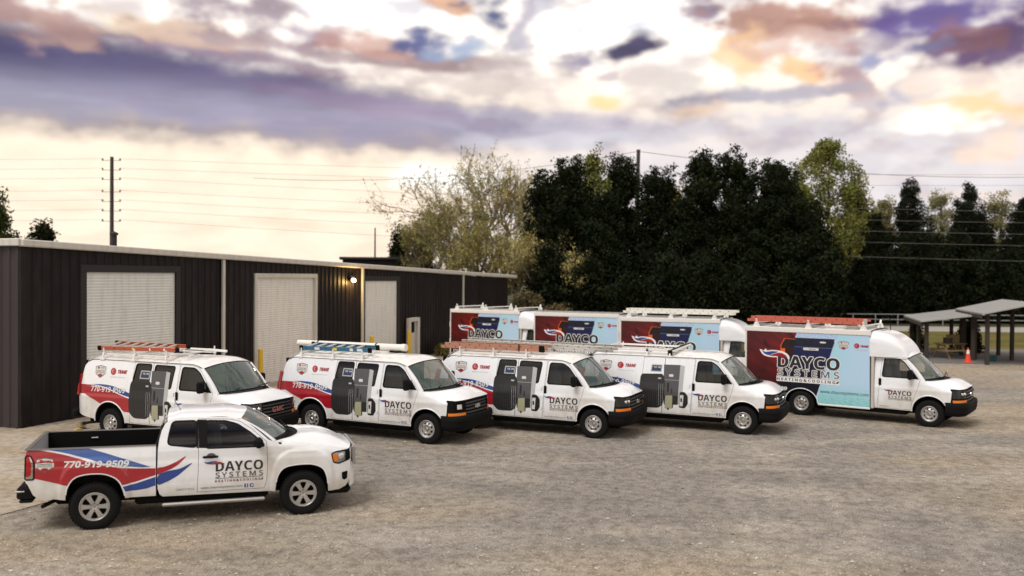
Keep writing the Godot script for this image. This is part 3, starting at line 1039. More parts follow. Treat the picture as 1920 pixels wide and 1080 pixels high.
# everything from the front doors forward, common to vans and box trucks
func van_front(root: Node3D, style: String, side_names := true) -> void:
	# roof leaves off at the header; windscreen, pillars, cowl, bonnet
	put("windscreen", MB.new().sheet(12, 16, func(p: Vector2) -> Vector3:
		var s := p.y * 2.0 - 1.0
		return header(s * 0.985).lerp(cowl(s * 0.985), p.x) + Vector3(0.02, 0.012, 0) * sin(p.x * PI), Vector3(1, 0.6, 0)), M.screen, root)
	put("windscreen_seal", MB.new().sheet(2, 16, func(p: Vector2) -> Vector3:
		var s := p.y * 2.0 - 1.0
		return header(s) + Vector3(0.018, -0.02, 0) * p.x + Vector3(0.004, 0.004, 0), Vector3(1, 0.6, 0)), M.rubber_trim, root)
	put("windscreen_seal", MB.new().sheet(2, 16, func(p: Vector2) -> Vector3:
		var s := p.y * 2.0 - 1.0
		return cowl(s) + Vector3(-0.03, 0.036, 0) * p.x + Vector3(0.006, 0.006, 0), Vector3(1, 0.6, 0)), M.rubber_trim, root)
	for side: float in [1.0, -1.0]:
		put("windscreen_pillar", MB.new().sheet(14, 4, func(p: Vector2) -> Vector3:
			var q := Vector2(-0.61, 1.86).lerp(Vector2(-0.13, 1.28), p.x)
			var a := header(side).lerp(cowl(side), p.x) + Vector3(0.02, 0.012, 0) * sin(p.x * PI)
			var b := Vector3(q.x, q.y, side * van_z(q))
			return a.lerp(b, p.y) + Vector3(0.3, 0.3, side).normalized() * 0.022 * sin(p.y * PI), Vector3(0.4, 0.4, side)), M.paint, root)
	put("cowl_panel", MB.new().sheet(3, 18, func(p: Vector2) -> Vector3:
		var s := p.y * 2.0 - 1.0
		return cowl(s) + Vector3(0.13 * p.x * (1.0 - pow(absf(s), 4.0)), -0.012 - 0.008 * p.x, 0), Vector3(0, 1, 0)), M.black_plastic, root)
	put("bonnet", MB.new().sheet(14, 22, func(p: Vector2) -> Vector3:
		var s := p.y * 2.0 - 1.0
		var c := cowl(s) + Vector3(0.125 * (1.0 - pow(absf(s), 4.0)), -0.012, 0)
		var q := nose_plan(nose_at(0.93 * s))
		var x := lerpf(c.x, q.x - 0.035 * (1.0 - absf(s)), p.x)
		var zz := lerpf(c.z, 0.925 * s, p.x)
		if absf(s) > 0.999:
			x = lerpf(-0.13, 0.545, p.x)
			zz = signf(s) * van_z(Vector2(x, shoulder(x)))
			return Vector3(x, shoulder(x) - 0.004, zz)
		var y := lerpf(c.y, 1.085, pow(p.x, 1.5)) + 0.035 * sin(p.x * PI * 0.9) * (1.0 - pow(absf(s), 4.0)) + 0.014 * smoothstep(0.62, 0.5, absf(s)) * sin(p.x * PI)
		return Vector3(x, y, zz), Vector3(0.1, 1, 0)), M.paint, root)
	# front end
	put("grille_surround", fascia_bit(MB.new(), -0.9299, 0.9299, 0.68, 1.085, 0.0, 30), M.black_plastic, root)
	var bars := MB.new()
	for y: float in [0.78, 0.86, 0.94, 1.01]:
		fascia_bit(bars, -0.52, 0.52, y - 0.018, y + 0.012, 0.022, 14)
	put("grille_bars", bars, M.grille, root)
	for side: float in [1.0, -1.0]:
		var amber := MB.new()
		fascia_bit(amber, side * 0.55, side * 0.928, 0.722, 0.792, 0.03, 10)
		put("turn_signal", amber, M.amber, root)
		var frame := MB.new()
		if style == "sealed":
			fascia_bit(frame, side * 0.62, side * 0.86, 0.85, 1.02, 0.012, 8)
			put("headlight_bezel", frame, M.black, root)
			put("headlight", fascia_bit(MB.new(), side * 0.67, side * 0.80, 0.885, 0.995, 0.026, 6), M.lamp_glass, root)
		else:
			fascia_bit(frame, side * 0.54, side * 0.928, 0.84, 1.06, 0.012, 10)
			put("headlight", frame, M.smoked, root)
			var refl := MB.new()
			for z: float in [0.64, 0.76]:
				var e := nose_plan(nose_at(side * z))
				refl.lathe(poly([Vector2(0.0, 0.02), Vector2(0.025, 0.016), Vector2(0.04, 0.0)]), Vector3(e.x + 0.005, 0.955, e.y + side * 0.012), axis_y(Vector3(0.8, 0, 0.6 * side)), 14)
			put("headlight_reflector", refl, M.lamp_glass, root)
	var nx := nose_plan(0.0).x - 0.10 * 0.2
	if style == "gm_letters":
		var fr := func(q: Vector2) -> Vector3: return Vector3(nx + 0.035, q.y, -q.x)
		var gm := MB.new()
		var tr := letters("GMC", font("Droid Sans", true))
		for i in range(0, tr.size(), 3):
			var pp := []
			for k in 3:
				var w: Vector3 = fr.call(Vector2(-0.22 + tr[i + k].x * 0.44, 0.83 + tr[i + k].y * 0.12))
				pp.append(w + Vector3(0.012 - 0.05 * absf(w.z), 0, 0))
			gm.t3(pp[0], pp[1], pp[2], Vector3.RIGHT, Vector3.RIGHT, Vector3.RIGHT)
		put("badge_lettering", gm, M.badge_red, root)
	else:
		var cross := poly([Vector2(-0.14, -0.035), Vector2(-0.06, -0.035), Vector2(-0.05, -0.055), Vector2(0.05, -0.055), Vector2(0.06, -0.035), Vector2(0.12, -0.035), Vector2(0.14, 0.035), Vector2(0.06, 0.035), Vector2(0.05, 0.055), Vector2(-0.05, 0.055), Vector2(-0.06, 0.035), Vector2(-0.12, 0.035)])
		put("badge", MB.new().prism(cross, 0.0, 0.02, Transform3D(Basis(Vector3.FORWARD, Vector3.UP, Vector3.RIGHT), Vector3(nx + 0.02, 0.90, 0))), M.chrome, root)
	var prof := [Vector2(-0.12, 0.735), Vector2(-0.01, 0.725), Vector2(0.012, 0.70), Vector2(0.02, 0.62), Vector2(0.02, 0.585), Vector2(0.004, 0.572), Vector2(0.01, 0.5), Vector2(-0.02, 0.41), Vector2(-0.09, 0.35), Vector2(-0.3, 0.33)]
	put("front_bumper", MB.new().sheet(36, prof.size() - 1, func(p: Vector2) -> Vector3:
		var t := (p.x * 2.0 - 1.0) * PI / 2.0
		var q: Vector2 = prof[roundi(p.y * (prof.size() - 1))]
		var e := Vector2(0.41 + (0.545 + q.x) * pow(absf(cos(t)), 0.5), (0.985 + q.x * 0.8) * signf(t) * pow(absf(sin(t)), 0.42))
		return Vector3(e.x, q.y, e.y), Vector3(1, 0, 0)), M.black_plastic, root)
	# cabin
	put("dashboard", MB.new().box(Vector3(-0.33, 1.1, 0), Vector3(0.5, 0.3, 1.6), 0.06), M.cabin, root)
	var seat0 := MB.new().box(Vector3(-1.2, 1.28, 0), Vector3(0.16, 0.72, 0.5), 0.06, Basis(Vector3.BACK, 0.14)).box(Vector3(-1.26, 1.70, 0), Vector3(0.11, 0.19, 0.28), 0.04).box(Vector3(-0.95, 0.93, 0), Vector3(0.52, 0.16, 0.5), 0.05)
	for z: float in [0.45, -0.45]:
		var s := put("seat", seat0, M.cabin, root)
		s.position = Vector3(0, 0, z)
	var ring := []
	for k in 25:
		var a := TAU * k / 24.0
		ring.append(Vector3(-0.70, 1.27, -0.43) + Basis(Vector3.BACK, -0.95) * Vector3(0.19 * cos(a), 0, 0.19 * sin(a)))
	var st := MB.new().tube(ring, 0.014, 0.014, 6, false)
	st.bar(ring[0], ring[12], 0.03, 0.02).bar(Vector3(-0.70, 1.27, -0.43), Vector3(-0.42, 1.1, -0.43), 0.04, 0.04)
	put("steering_wheel", st, M.cabin, root)
	for side: float in [1.0, -1.0]:
		var mi := MB.new().box(Vector3(-0.47, 1.44, side * 1.13), Vector3(0.13, 0.27, 0.2), 0.035).bar(Vector3(-0.40, 1.36, side * 0.93), Vector3(-0.45, 1.38, side * 1.08), 0.07, 0.05)
		put("wing_mirror", mi, M.black_plastic, root)
	for z: float in [0.5, -0.25]:
		var c := cowl(z / 0.885)
		put("wiper", MB.new().bar(c + Vector3(0.05, 0.02, 0), c + Vector3(-0.055, 0.085, -0.30), 0.014, 0.012).bar(c + Vector3(-0.015, 0.062, 0.10), c + Vector3(-0.085, 0.10, -0.46), 0.018, 0.012), M.black, root)
	put("antenna", MB.new().tube([Vector3(0.02, 1.27, 0.80), Vector3(-0.02, 1.62, 0.80), Vector3(-0.06, 1.98, 0.80)], 0.004, 0.002, 5), M.black, root)

func van_door(root: Node3D, side: float, pane: Material = M.tint_light) -> MeshInstance3D:
	var fn: Callable = van_side if side > 0 else van_far
	var shape := DOOR
	var o := panel("front_door", poly(shape), [rounded(DOOR_WINDOW, 0.07)], [ellipse(Vector2(0, 0.43), 0.475, 0.475)], fn, side, root, pane)
	# black sail where the mirror is fixed
	put("mirror_sail", MB.new().patch([poly([Vector2(-0.44, 1.31), Vector2(-0.27, 1.31), Vector2(-0.46, 1.56)])], [], 0.1, fn, Vector3(0, 0, side), 0.004), M.rubber_trim, o)
	put("door_handle", MB.new().box(Vector3(-1.30, 1.18, side * 1.005), Vector3(0.075, 0.2, 0.03), 0.02), M.black_plastic, o)
	return o

const DOOR := [Vector2(-1.255, 1.925), Vector2(-0.95, 1.925), Vector2(-0.80, 1.905), Vector2(-0.71, 1.87), Vector2(-0.62, 1.79), Vector2(-0.235, 1.30), Vector2(-0.31, 1.02), Vector2(-0.37, 0.85), Vector2(-0.45, 0.66), Vector2(-0.47, 0.44), Vector2(-1.375, 0.44)]
const DOOR_WINDOW := [Vector2(-1.195, 1.87), Vector2(-0.83, 1.865), Vector2(-0.665, 1.765), Vector2(-0.31, 1.325), Vector2(-1.255, 1.325)]
const DOOR_A := [Vector2(-2.68, 1.925), Vector2(-2.085, 1.925), Vector2(-2.165, 0.44), Vector2(-2.79, 0.44)]
const DOOR_B := [Vector2(-2.085, 1.925), Vector2(-1.27, 1.925), Vector2(-1.39, 0.44), Vector2(-2.165, 0.44)]

func arch_trim(root: Node3D, c: Vector2, rx: float, ry: float, side: float, fn: Callable, m: Material) -> void:
	var path := []
	for k in 25:
		var a := lerpf(-0.04, PI + 0.04, k / 24.0)
		var w: Vector3 = fn.call(c + Vector2(rx * cos(a), ry * sin(a)))
		path.append(w + Vector3(0, 0, -0.004 * side))
	put("arch_lip", MB.new().tube(path, 0.017, 0.017, 6), m, root)
	var well := MB.new().sheet(16, 2, func(p: Vector2) -> Vector3:
		var a := lerpf(-0.1, PI + 0.1, p.x)
		return Vector3(c.x + rx * 0.995 * cos(a), c.y + ry * 0.995 * sin(a), side * lerpf(0.60, 0.975, p.y)), Vector3(0, -1, 0))
	put("wheel_well", well, M.black, root)

func van_art(parent: Node, on_glass: bool) -> void:
	var fn: Callable = van_side
	decal("printed_tower", poly([Vector2(-2.12, 1.74), Vector2(-1.67, 1.745), Vector2(-1.72, 0.68), Vector2(-2.10, 0.66)]), M.art_grey, parent, fn, 0.004)
	decal("printed_tower_flank", poly([Vector2(-1.67, 1.745), Vector2(-1.55, 1.72), Vector2(-1.605, 0.80), Vector2(-1.72, 0.68)]), M.art_light, parent, fn, 0.0045)
	decal("printed_tower_label", rrect(-1.97, 1.42, -1.85, 1.49, 0.02), M.pale_vinyl, parent, fn, 0.006)
	decal("printed_tower_panel", poly([Vector2(-2.085, 1.34), Vector2(-1.69, 1.34), Vector2(-1.69, 1.33), Vector2(-2.085, 1.33)]), M.art_light, parent, fn, 0.006)
	decal("printed_tower_handle", rrect(-2.02, 1.02, -1.96, 1.27, 0.03), M.art_black, parent, fn, 0.006)
	decal("printed_tower_handle", rrect(-1.90, 0.98, -1.87, 1.12, 0.014), M.art_black, parent, fn, 0.006)
	decal("printed_tower_plinth", poly([Vector2(-2.095, 0.92), Vector2(-1.71, 0.92), Vector2(-1.72, 0.685), Vector2(-2.10, 0.665)]), M.art_dark, parent, fn, 0.0055)
	decal("printed_unit", rounded([Vector2(-2.75, 1.46), Vector2(-2.13, 1.48), Vector2(-2.07, 1.28), Vector2(-2.11, 0.70), Vector2(-2.24, 0.565), Vector2(-2.66, 0.565), Vector2(-2.80, 0.72), Vector2(-2.775, 1.28)], 0.09), M.art_dark, parent, fn, 0.006)
	decal("printed_unit_top", rounded([Vector2(-2.735, 1.47), Vector2(-2.14, 1.49), Vector2(-2.08, 1.33), Vector2(-2.12, 1.27), Vector2(-2.73, 1.25), Vector2(-2.765, 1.31)], 0.06), M.art_black, parent, fn, 0.0075)
	decal("printed_unit_label", rrect(-2.27, 1.345, -2.18, 1.385, 0.012), M.art_light, parent, fn, 0.009)
	for k in 9:
		var x := -2.60 + 0.055 * k
		decal("printed_slat", poly([Vector2(x, 1.22), Vector2(x + 0.026, 1.222), Vector2(x + 0.012, 0.63), Vector2(x - 0.012, 0.63)]), M.art_black, parent, fn, 0.0075)
		decal("printed_slat_edge", poly([Vector2(x + 0.027, 1.222), Vector2(x + 0.034, 1.222), Vector2(x + 0.019, 0.63), Vector2(x + 0.013, 0.63)]), M.art_light if k > 5 else M.art_grey, parent, fn, 0.008)
	decal("printed_beige_box", rounded([Vector2(-2.055, 0.915), Vector2(-1.865, 0.925), Vector2(-1.875, 0.58), Vector2(-2.08, 0.575)], 0.02), M.art_beige, parent, fn, 0.009)
	decal("printed_beige_flank", poly([Vector2(-1.865, 0.925), Vector2(-1.84, 0.91), Vector2(-1.85, 0.60), Vector2(-1.875, 0.58)]), M.art_dark, parent, fn, 0.009)
	decal("printed_beige_spout", rrect(-2.01, 0.53, -1.96, 0.58, 0.02), M.art_dark, parent, fn, 0.0095)
	decal("printed_box_shell", rounded([Vector2(-1.66, 1.03), Vector2(-1.53, 1.035), Vector2(-1.445, 0.93), Vector2(-1.445, 0.72), Vector2(-1.53, 0.60), Vector2(-1.69, 0.61)], 0.04), M.art_black, parent, fn, 0.0075)
	decal("printed_box_face", rounded([Vector2(-1.655, 0.95), Vector2(-1.56, 0.955), Vector2(-1.585, 0.65), Vector2(-1.675, 0.65)], 0.015), M.pale_vinyl, parent, fn, 0.009)
	decal("printed_box_dial", rrect(-1.645, 0.76, -1.60, 0.87, 0.02), M.art_black, parent, fn, 0.0102)
	decal("printed_screen_frame", rounded([Vector2(-2.46, 1.735), Vector2(-2.16, 1.735), Vector2(-2.18, 1.535), Vector2(-2.49, 1.535)], 0.02), M.art_light, parent, fn, 0.004)
	decal("printed_screen", poly([Vector2(-2.435, 1.71), Vector2(-2.185, 1.71), Vector2(-2.205, 1.56), Vector2(-2.46, 1.56)]), M.art_navy, parent, fn, 0.0055)
	var dig := MB.new()
	write(dig, "75 70", font("Droid Sans", true), Rect2(-2.40, 1.64, 0.19, 0.04), fn, Vector3(0, 0, 1), 0.007)
	put("printed_screen_digits", dig, M.white_vinyl, parent)

func van_livery(body: Node, door: Node) -> void:
	var fn: Callable = van_side
	var z := Vector3(0, 0, 1)
	var hole := [ellipse(Vector2(-3.43, 0.44), 0.515, 0.505, 36)]
	decal("red_wrap", poly([Vector2(-4.51, 1.30), Vector2(-4.3, 1.315), Vector2(-4.02, 1.315), Vector2(-3.78, 1.29), Vector2(-3.55, 1.25), Vector2(-3.36, 1.20), Vector2(-3.18, 1.14), Vector2(-2.98, 1.085), Vector2(-2.735, 1.03), Vector2(-2.765, 0.69), Vector2(-2.94, 0.70), Vector2(-3.1, 0.78), Vector2(-3.72, 0.86), Vector2(-3.93, 0.955), Vector2(-4.26, 1.085), Vector2(-4.54, 1.06)]), M.red_vinyl, body, fn, 0.0025, 0.075, hole)
	decal("white_wrap_line", poly([Vector2(-4.05, 1.325), Vector2(-3.8, 1.31), Vector2(-3.55, 1.272), Vector2(-3.36, 1.222), Vector2(-3.18, 1.162), Vector2(-2.98, 1.107), Vector2(-2.732, 1.055), Vector2(-2.735, 1.028), Vector2(-2.98, 1.083), Vector2(-3.18, 1.138), Vector2(-3.36, 1.198), Vector2(-3.55, 1.248), Vector2(-3.78, 1.288), Vector2(-4.02, 1.313)]), M.white_vinyl, body, fn, 0.0036, 0.075)
	decal("blue_wrap", poly([Vector2(-4.02, 1.328), Vector2(-3.75, 1.342), Vector2(-3.56, 1.34), Vector2(-3.37, 1.322), Vector2(-3.2, 1.29), Vector2(-3.05, 1.25), Vector2(-2.9, 1.205), Vector2(-2.715, 1.145), Vector2(-2.73, 1.056), Vector2(-2.98, 1.108), Vector2(-3.18, 1.163), Vector2(-3.36, 1.223), Vector2(-3.55, 1.273), Vector2(-3.8, 1.311)]), M.blue_vinyl, body, fn, 0.0025, 0.075)
	var ph := Rect2(-4.03, 1.155, 1.10, 0.135)
	put("phone_number", write(MB.new(), "770-919-9509", font("Droid Sans", true), ph, fn, z, 0.009, 3, 0.12), M.white_vinyl, body)
	shield(body, fn, Rect2(-3.935, 1.49, 0.34, 0.315), M.pale_vinyl)
	supplier_logo(body, fn, Vector2(-3.345, 1.672), 0.088, Rect2(-3.215, 1.63, 0.29, 0.085), 1.52)
	company_logo(door, fn, Rect2(-1.17, 0.835, 0.76, 0.165), Rect2(-1.34, 0.945, 0.34, 0.085), Rect2(-1.17, 0.725, 0.76, 0.082), 0.708, Rect2(-1.17, 0.655, 0.76, 0.036))
	put("web_address", write(MB.new(), "www.DaycoSystems.com", font("Droid Sans", false), Rect2(-1.33, 0.46, 0.60, 0.045), fn, z, 0.003), M.black_vinyl, door)
	social_icons(door, fn, Vector2(-0.70, 0.465), 0.06)

func van(label: String, pose: Array, windows: bool, style: String) -> Node3D:
	var root := thing("work_van", label, "van", Vector3(pose[0], -0.008, -pose[1]), pose[2], "white work vans parked in a row")
	var arches := [ellipse(Vector2(0, 0.43), 0.455, 0.45, 36), ellipse(Vector2(-3.43, 0.44), 0.495, 0.485, 36)]
	for side: float in [1.0, -1.0]:
		var fn: Callable = van_side if side > 0 else van_far
		var key := "vanbody%d" % int(side)
		if not cache.has(key):
			cache[key] = MB.new().patch([van_outline(false)], arches + [poly(DOOR), poly(DOOR_A), poly(DOOR_B)], 0.075, fn, Vector3(0, 0, side)).mesh(M.side_paint)
			cache["liner%d" % int(side)] = MB.new().patch([grown(van_outline(false), -0.01)], arches + [rounded(DOOR_WINDOW, 0.05), poly([Vector2(-2.62, 1.90), Vector2(-2.14, 1.90), Vector2(-2.19, 1.36), Vector2(-2.72, 1.36)]), poly([Vector2(-2.03, 1.88), Vector2(-1.41, 1.86), Vector2(-1.50, 1.33), Vector2(-2.10, 1.33)])], 0.1, fn, Vector3(0, 0, side), -0.02).mesh(M.black)
		var body := put_mesh("body_side", cache[key], root)
		put_mesh("inner_liner", cache["liner%d" % int(side)], root)
		var w1 := [rounded([Vector2(-2.625, 1.895), Vector2(-2.14, 1.895), Vector2(-2.19, 1.36), Vector2(-2.72, 1.36)], 0.06)] if windows else []
		var w2 := [rounded([Vector2(-2.03, 1.885), Vector2(-1.41, 1.875), Vector2(-1.50, 1.335), Vector2(-2.10, 1.335)], 0.06)] if windows else []
		panel("cargo_door", poly(DOOR_A), w1, [], fn, side, root, M.tint_dark)
		var cb := panel("cargo_door", poly(DOOR_B), w2, [], fn, side, root, M.tint_dark)
		var fd := van_door(root, side)
		if side > 0:
			van_livery(body, fd)
			van_art(cb, windows)
			for y: float in [1.22, 0.72]:
				put("door_hinge", MB.new().box(Vector3(-1.405, y, 1.003), Vector3(0.03, 0.09, 0.02), 0.005), M.paint, cb)
		arch_trim(root, Vector2(0, 0.43), 0.455, 0.45, side, fn, M.paint)
		arch_trim(root, Vector2(-3.43, 0.44), 0.495, 0.485, side, fn, M.paint)
		var tl := MB.new().sheet(8, 10, func(p: Vector2) -> Vector3:
			var y := lerpf(1.02, 1.56, p.y)
			var x := lerpf(-4.47, -4.66, p.x) + 0.28 * maxf(0.0, y - 1.2)
			var e := Vector2(x, y)
			return Vector3(x - 0.01, y, side * (van_z(Vector2(maxf(x, -4.62), y)) + 0.012)), Vector3(0, 0, side))
		put("tail_light", tl, M.tail_red, root)
		var drip := []
		for k in 30:
			var x := lerpf(-4.2, -0.64, k / 29.0)
			drip.append(Vector3(x, gutter(x) - 0.004, side * (van_z(Vector2(x, gutter(x))) + 0.004)))
		put("roof_gutter", MB.new().tube(drip, 0.009, 0.009, 5), M.gutter_grey, root)
		put("sill_trim", MB.new().bar(Vector3(-2.9, 0.40, side * 0.945), Vector3(-0.48, 0.40, side * 0.945), 0.04, 0.05, 0.01), M.black_plastic, root)
	put("roof", MB.new().sheet(44, 20, func(p: Vector2) -> Vector3:
		var s := p.y * 2.0 - 1.0
		var h := header(s)
		var x := lerpf(-4.30, h.x, p.x)
		var xe := lerpf(-4.30, -0.61, p.x)
		var ze := lerpf(van_z(Vector2(xe, gutter(xe))), 0.87, smoothstep(0.9, 1.0, p.x))
		var y := gutter(xe) + lerpf(0.125, 0.10, smoothstep(0.85, 1.0, p.x)) * (1.0 - pow(absf(s), 2.6))
		y += 0.004 * sin(xe * 15.0) * smoothstep(1.0, 0.8, absf(s)) * smoothstep(-0.8, -1.4, xe)
		return Vector3(x, y, s * ze), Vector3.UP), M.roof_paint, root)
	put("rear_doors", MB.new().sheet(14, 20, func(p: Vector2) -> Vector3:
		var y := lerpf(0.56, 1.95, p.x)
		var s := p.y * 2.0 - 1.0
		var x := -4.60 + 0.02 * maxf(0.0, y - 0.6) + 0.36 * pow(maxf(0.0, y - 0.9), 1.6)
		return Vector3(x - 0.10 * (1.0 - pow(absf(s), 3.0)) * smoothstep(2.0, 1.6, y), y + 0.12 * (1.0 - s * s) * smoothstep(1.7, 1.95, y), s * van_z(Vector2(x, y))), Vector3(-1, 0, 0)), M.paint, root)
	put("rear_bumper", MB.new().box(Vector3(-4.70, 0.56, 0), Vector3(0.16, 0.18, 1.86), 0.04), M.black_plastic, root)
	van_front(root, style)
	put("cargo_lining", MB.new().box(Vector3(-2.95, 1.18, 0), Vector3(2.9, 1.45, 1.62), 0.02), M.black, root)
	put("underbody", MB.new().box(Vector3(-2.1, 0.56, 0), Vector3(4.9, 0.56, 1.16), 0.05).box(Vector3(-1.70, 0.36, 0), Vector3(2.3, 0.20, 1.76), 0.04), M.black, root)
	put("exhaust_pipe", MB.new().tube([Vector3(-3.5, 0.36, 0.72), Vector3(-4.05, 0.36, 0.80), Vector3(-4.3, 0.33, 1.0)], 0.035, 0.035, 10), M.rubber_trim, root)
	for x: float in [0.0, -3.43]:
		for side: float in [1.0, -1.0]:
			wheel(root, Vector3(x, 0.375, side * 0.845), side, 0.378, 0.212, 0.235, "steel")
	return root
# ---------------------------------------------------------------- box truck on the same cab
func box_face(q: Vector2) -> Vector3:
	return Vector3(q.x, q.y, 1.052)

func wrap_print() -> ImageTexture:
	var w := 912
	var h := 540
	var im := Image.create_empty(w, h, false, Image.FORMAT_RGB8)
	var n1 := noise(11, 0.004)
	var n2 := noise(12, 0.02)
	var n3 := noise(13, 0.006, FastNoiseLite.TYPE_SIMPLEX_SMOOTH, 3)
	for j in h:
		var y := lerpf(2.52, 0.41, (j + 0.5) / h)
		for i in w:
			var x := lerpf(-5.21, -1.59, (i + 0.5) / w)
			var red_edge := -3.69 - 0.33 * (2.47 - y)
			if y < 1.9:
				red_edge = -3.878 - 0.34 * (1.9 - y)
			var navy_edge := -2.56 - 0.30 * (2.4 - y)
			var col: Color
			if x < red_edge:
				var u := (x + 5.21) / 1.5
				var g := n3.get_noise_2d(x * 220.0 + y * 420.0, y * 60.0 - x * 60.0)
				col = Color(0.22, 0.018, 0.03).lerp(Color(0.46, 0.045, 0.07), clampf(u * 0.7 + 0.25 + 0.5 * g, 0.0, 1.0))
				col = col.lerp(Color(0.07, 0.005, 0.012), clampf((1.55 - y) * 0.65 + n1.get_noise_2d(i, j) * 0.3, 0.0, 0.85))
				if y > 2.0 and u > 0.35:
					col = col.lerp(Color(0.08, 0.01, 0.015), smoothstep(0.05, 0.35, n3.get_noise_2d(x * 500.0 + y * 300.0, y * 90.0)) * 0.6)
			elif x < navy_edge and y < 2.33:
				col = Color(0.035, 0.06, 0.20).lerp(Color(0.02, 0.03, 0.09), smoothstep(1.7, 0.8, y))
			elif x < navy_edge + 0.05:
				col = Color(0.72, 0.82, 0.93)
				if n2.get_noise_2d(i * 9.0, j * 9.0) > 0.25 - 0.5 * smoothstep(2.45, 2.52, y):
					col = Color(0.35, 0.43, 0.55)
			else:
				var u2 := clampf((x - navy_edge) / 1.2, 0.0, 1.0)
				col = Color(0.62, 0.81, 0.87).lerp(Color(0.68, 0.80, 0.90), smoothstep(0.0, 0.7, u2))
				col = col.lerp(Color(0.52, 0.78, 0.78), smoothstep(1.1, 0.55, y) * 0.8)
				if y < 0.66:
					var wv := n2.get_noise_2d(i * 1.2, j * 7.0)
					col = col.lerp(Color(0.36, 0.63, 0.64), smoothstep(0.0, 0.45, wv + (0.6 - y) * 0.9) * 0.6)
				col = col.lerp(Color(0.75, 0.86, 0.92), 0.12 + 0.12 * n1.get_noise_2d(i + 300, j))
			# the printed cooling unit
			var ux := (x + 4.17) / 1.56
			var top := 2.30 - 0.05 * ux
			if x > -4.17 + 0.10 * smoothstep(2.05, 2.3, y) and x < navy_edge + 0.02 and y < top and y > 1.72:
				if x < -3.72 - 0.12 * (2.3 - y):
					col = Color(0.16, 0.03, 0.04)
					if y > 2.05 and y < top - 0.03 and absf(fposmod(x + 4.12, 0.20) - 0.1) < 0.085:
						col = Color(0.05, 0.02, 0.03)
					if x < -4.145 + 0.10 * smoothstep(2.05, 2.3, y) or y > top - 0.012 or (y < 1.99 and x < -4.03):
						col = Color(0.86, 0.38, 0.10)
				else:
					col = Color(0.045, 0.085, 0.27)
					if y > 2.06:
						col = Color(0.03, 0.045, 0.11)
						var cell := n2.get_noise_2d(floorf(i / 3.0) * 37.0, floorf(j / 7.0) * 53.0)
						if cell > 0.22 and fposmod(i, 9.0) < 2.0:
							col = Color(0.20, 0.26, 0.38)
						if fposmod(j, 11.0) < 1.5:
							col = col.lerp(Color(0.10, 0.14, 0.26), 0.5)
					if absf(y - 2.055) < 0.008:
						col = Color(0.30, 0.40, 0.62)
			im.set_pixel(i, j, col)
	return ImageTexture.create_from_image(im)

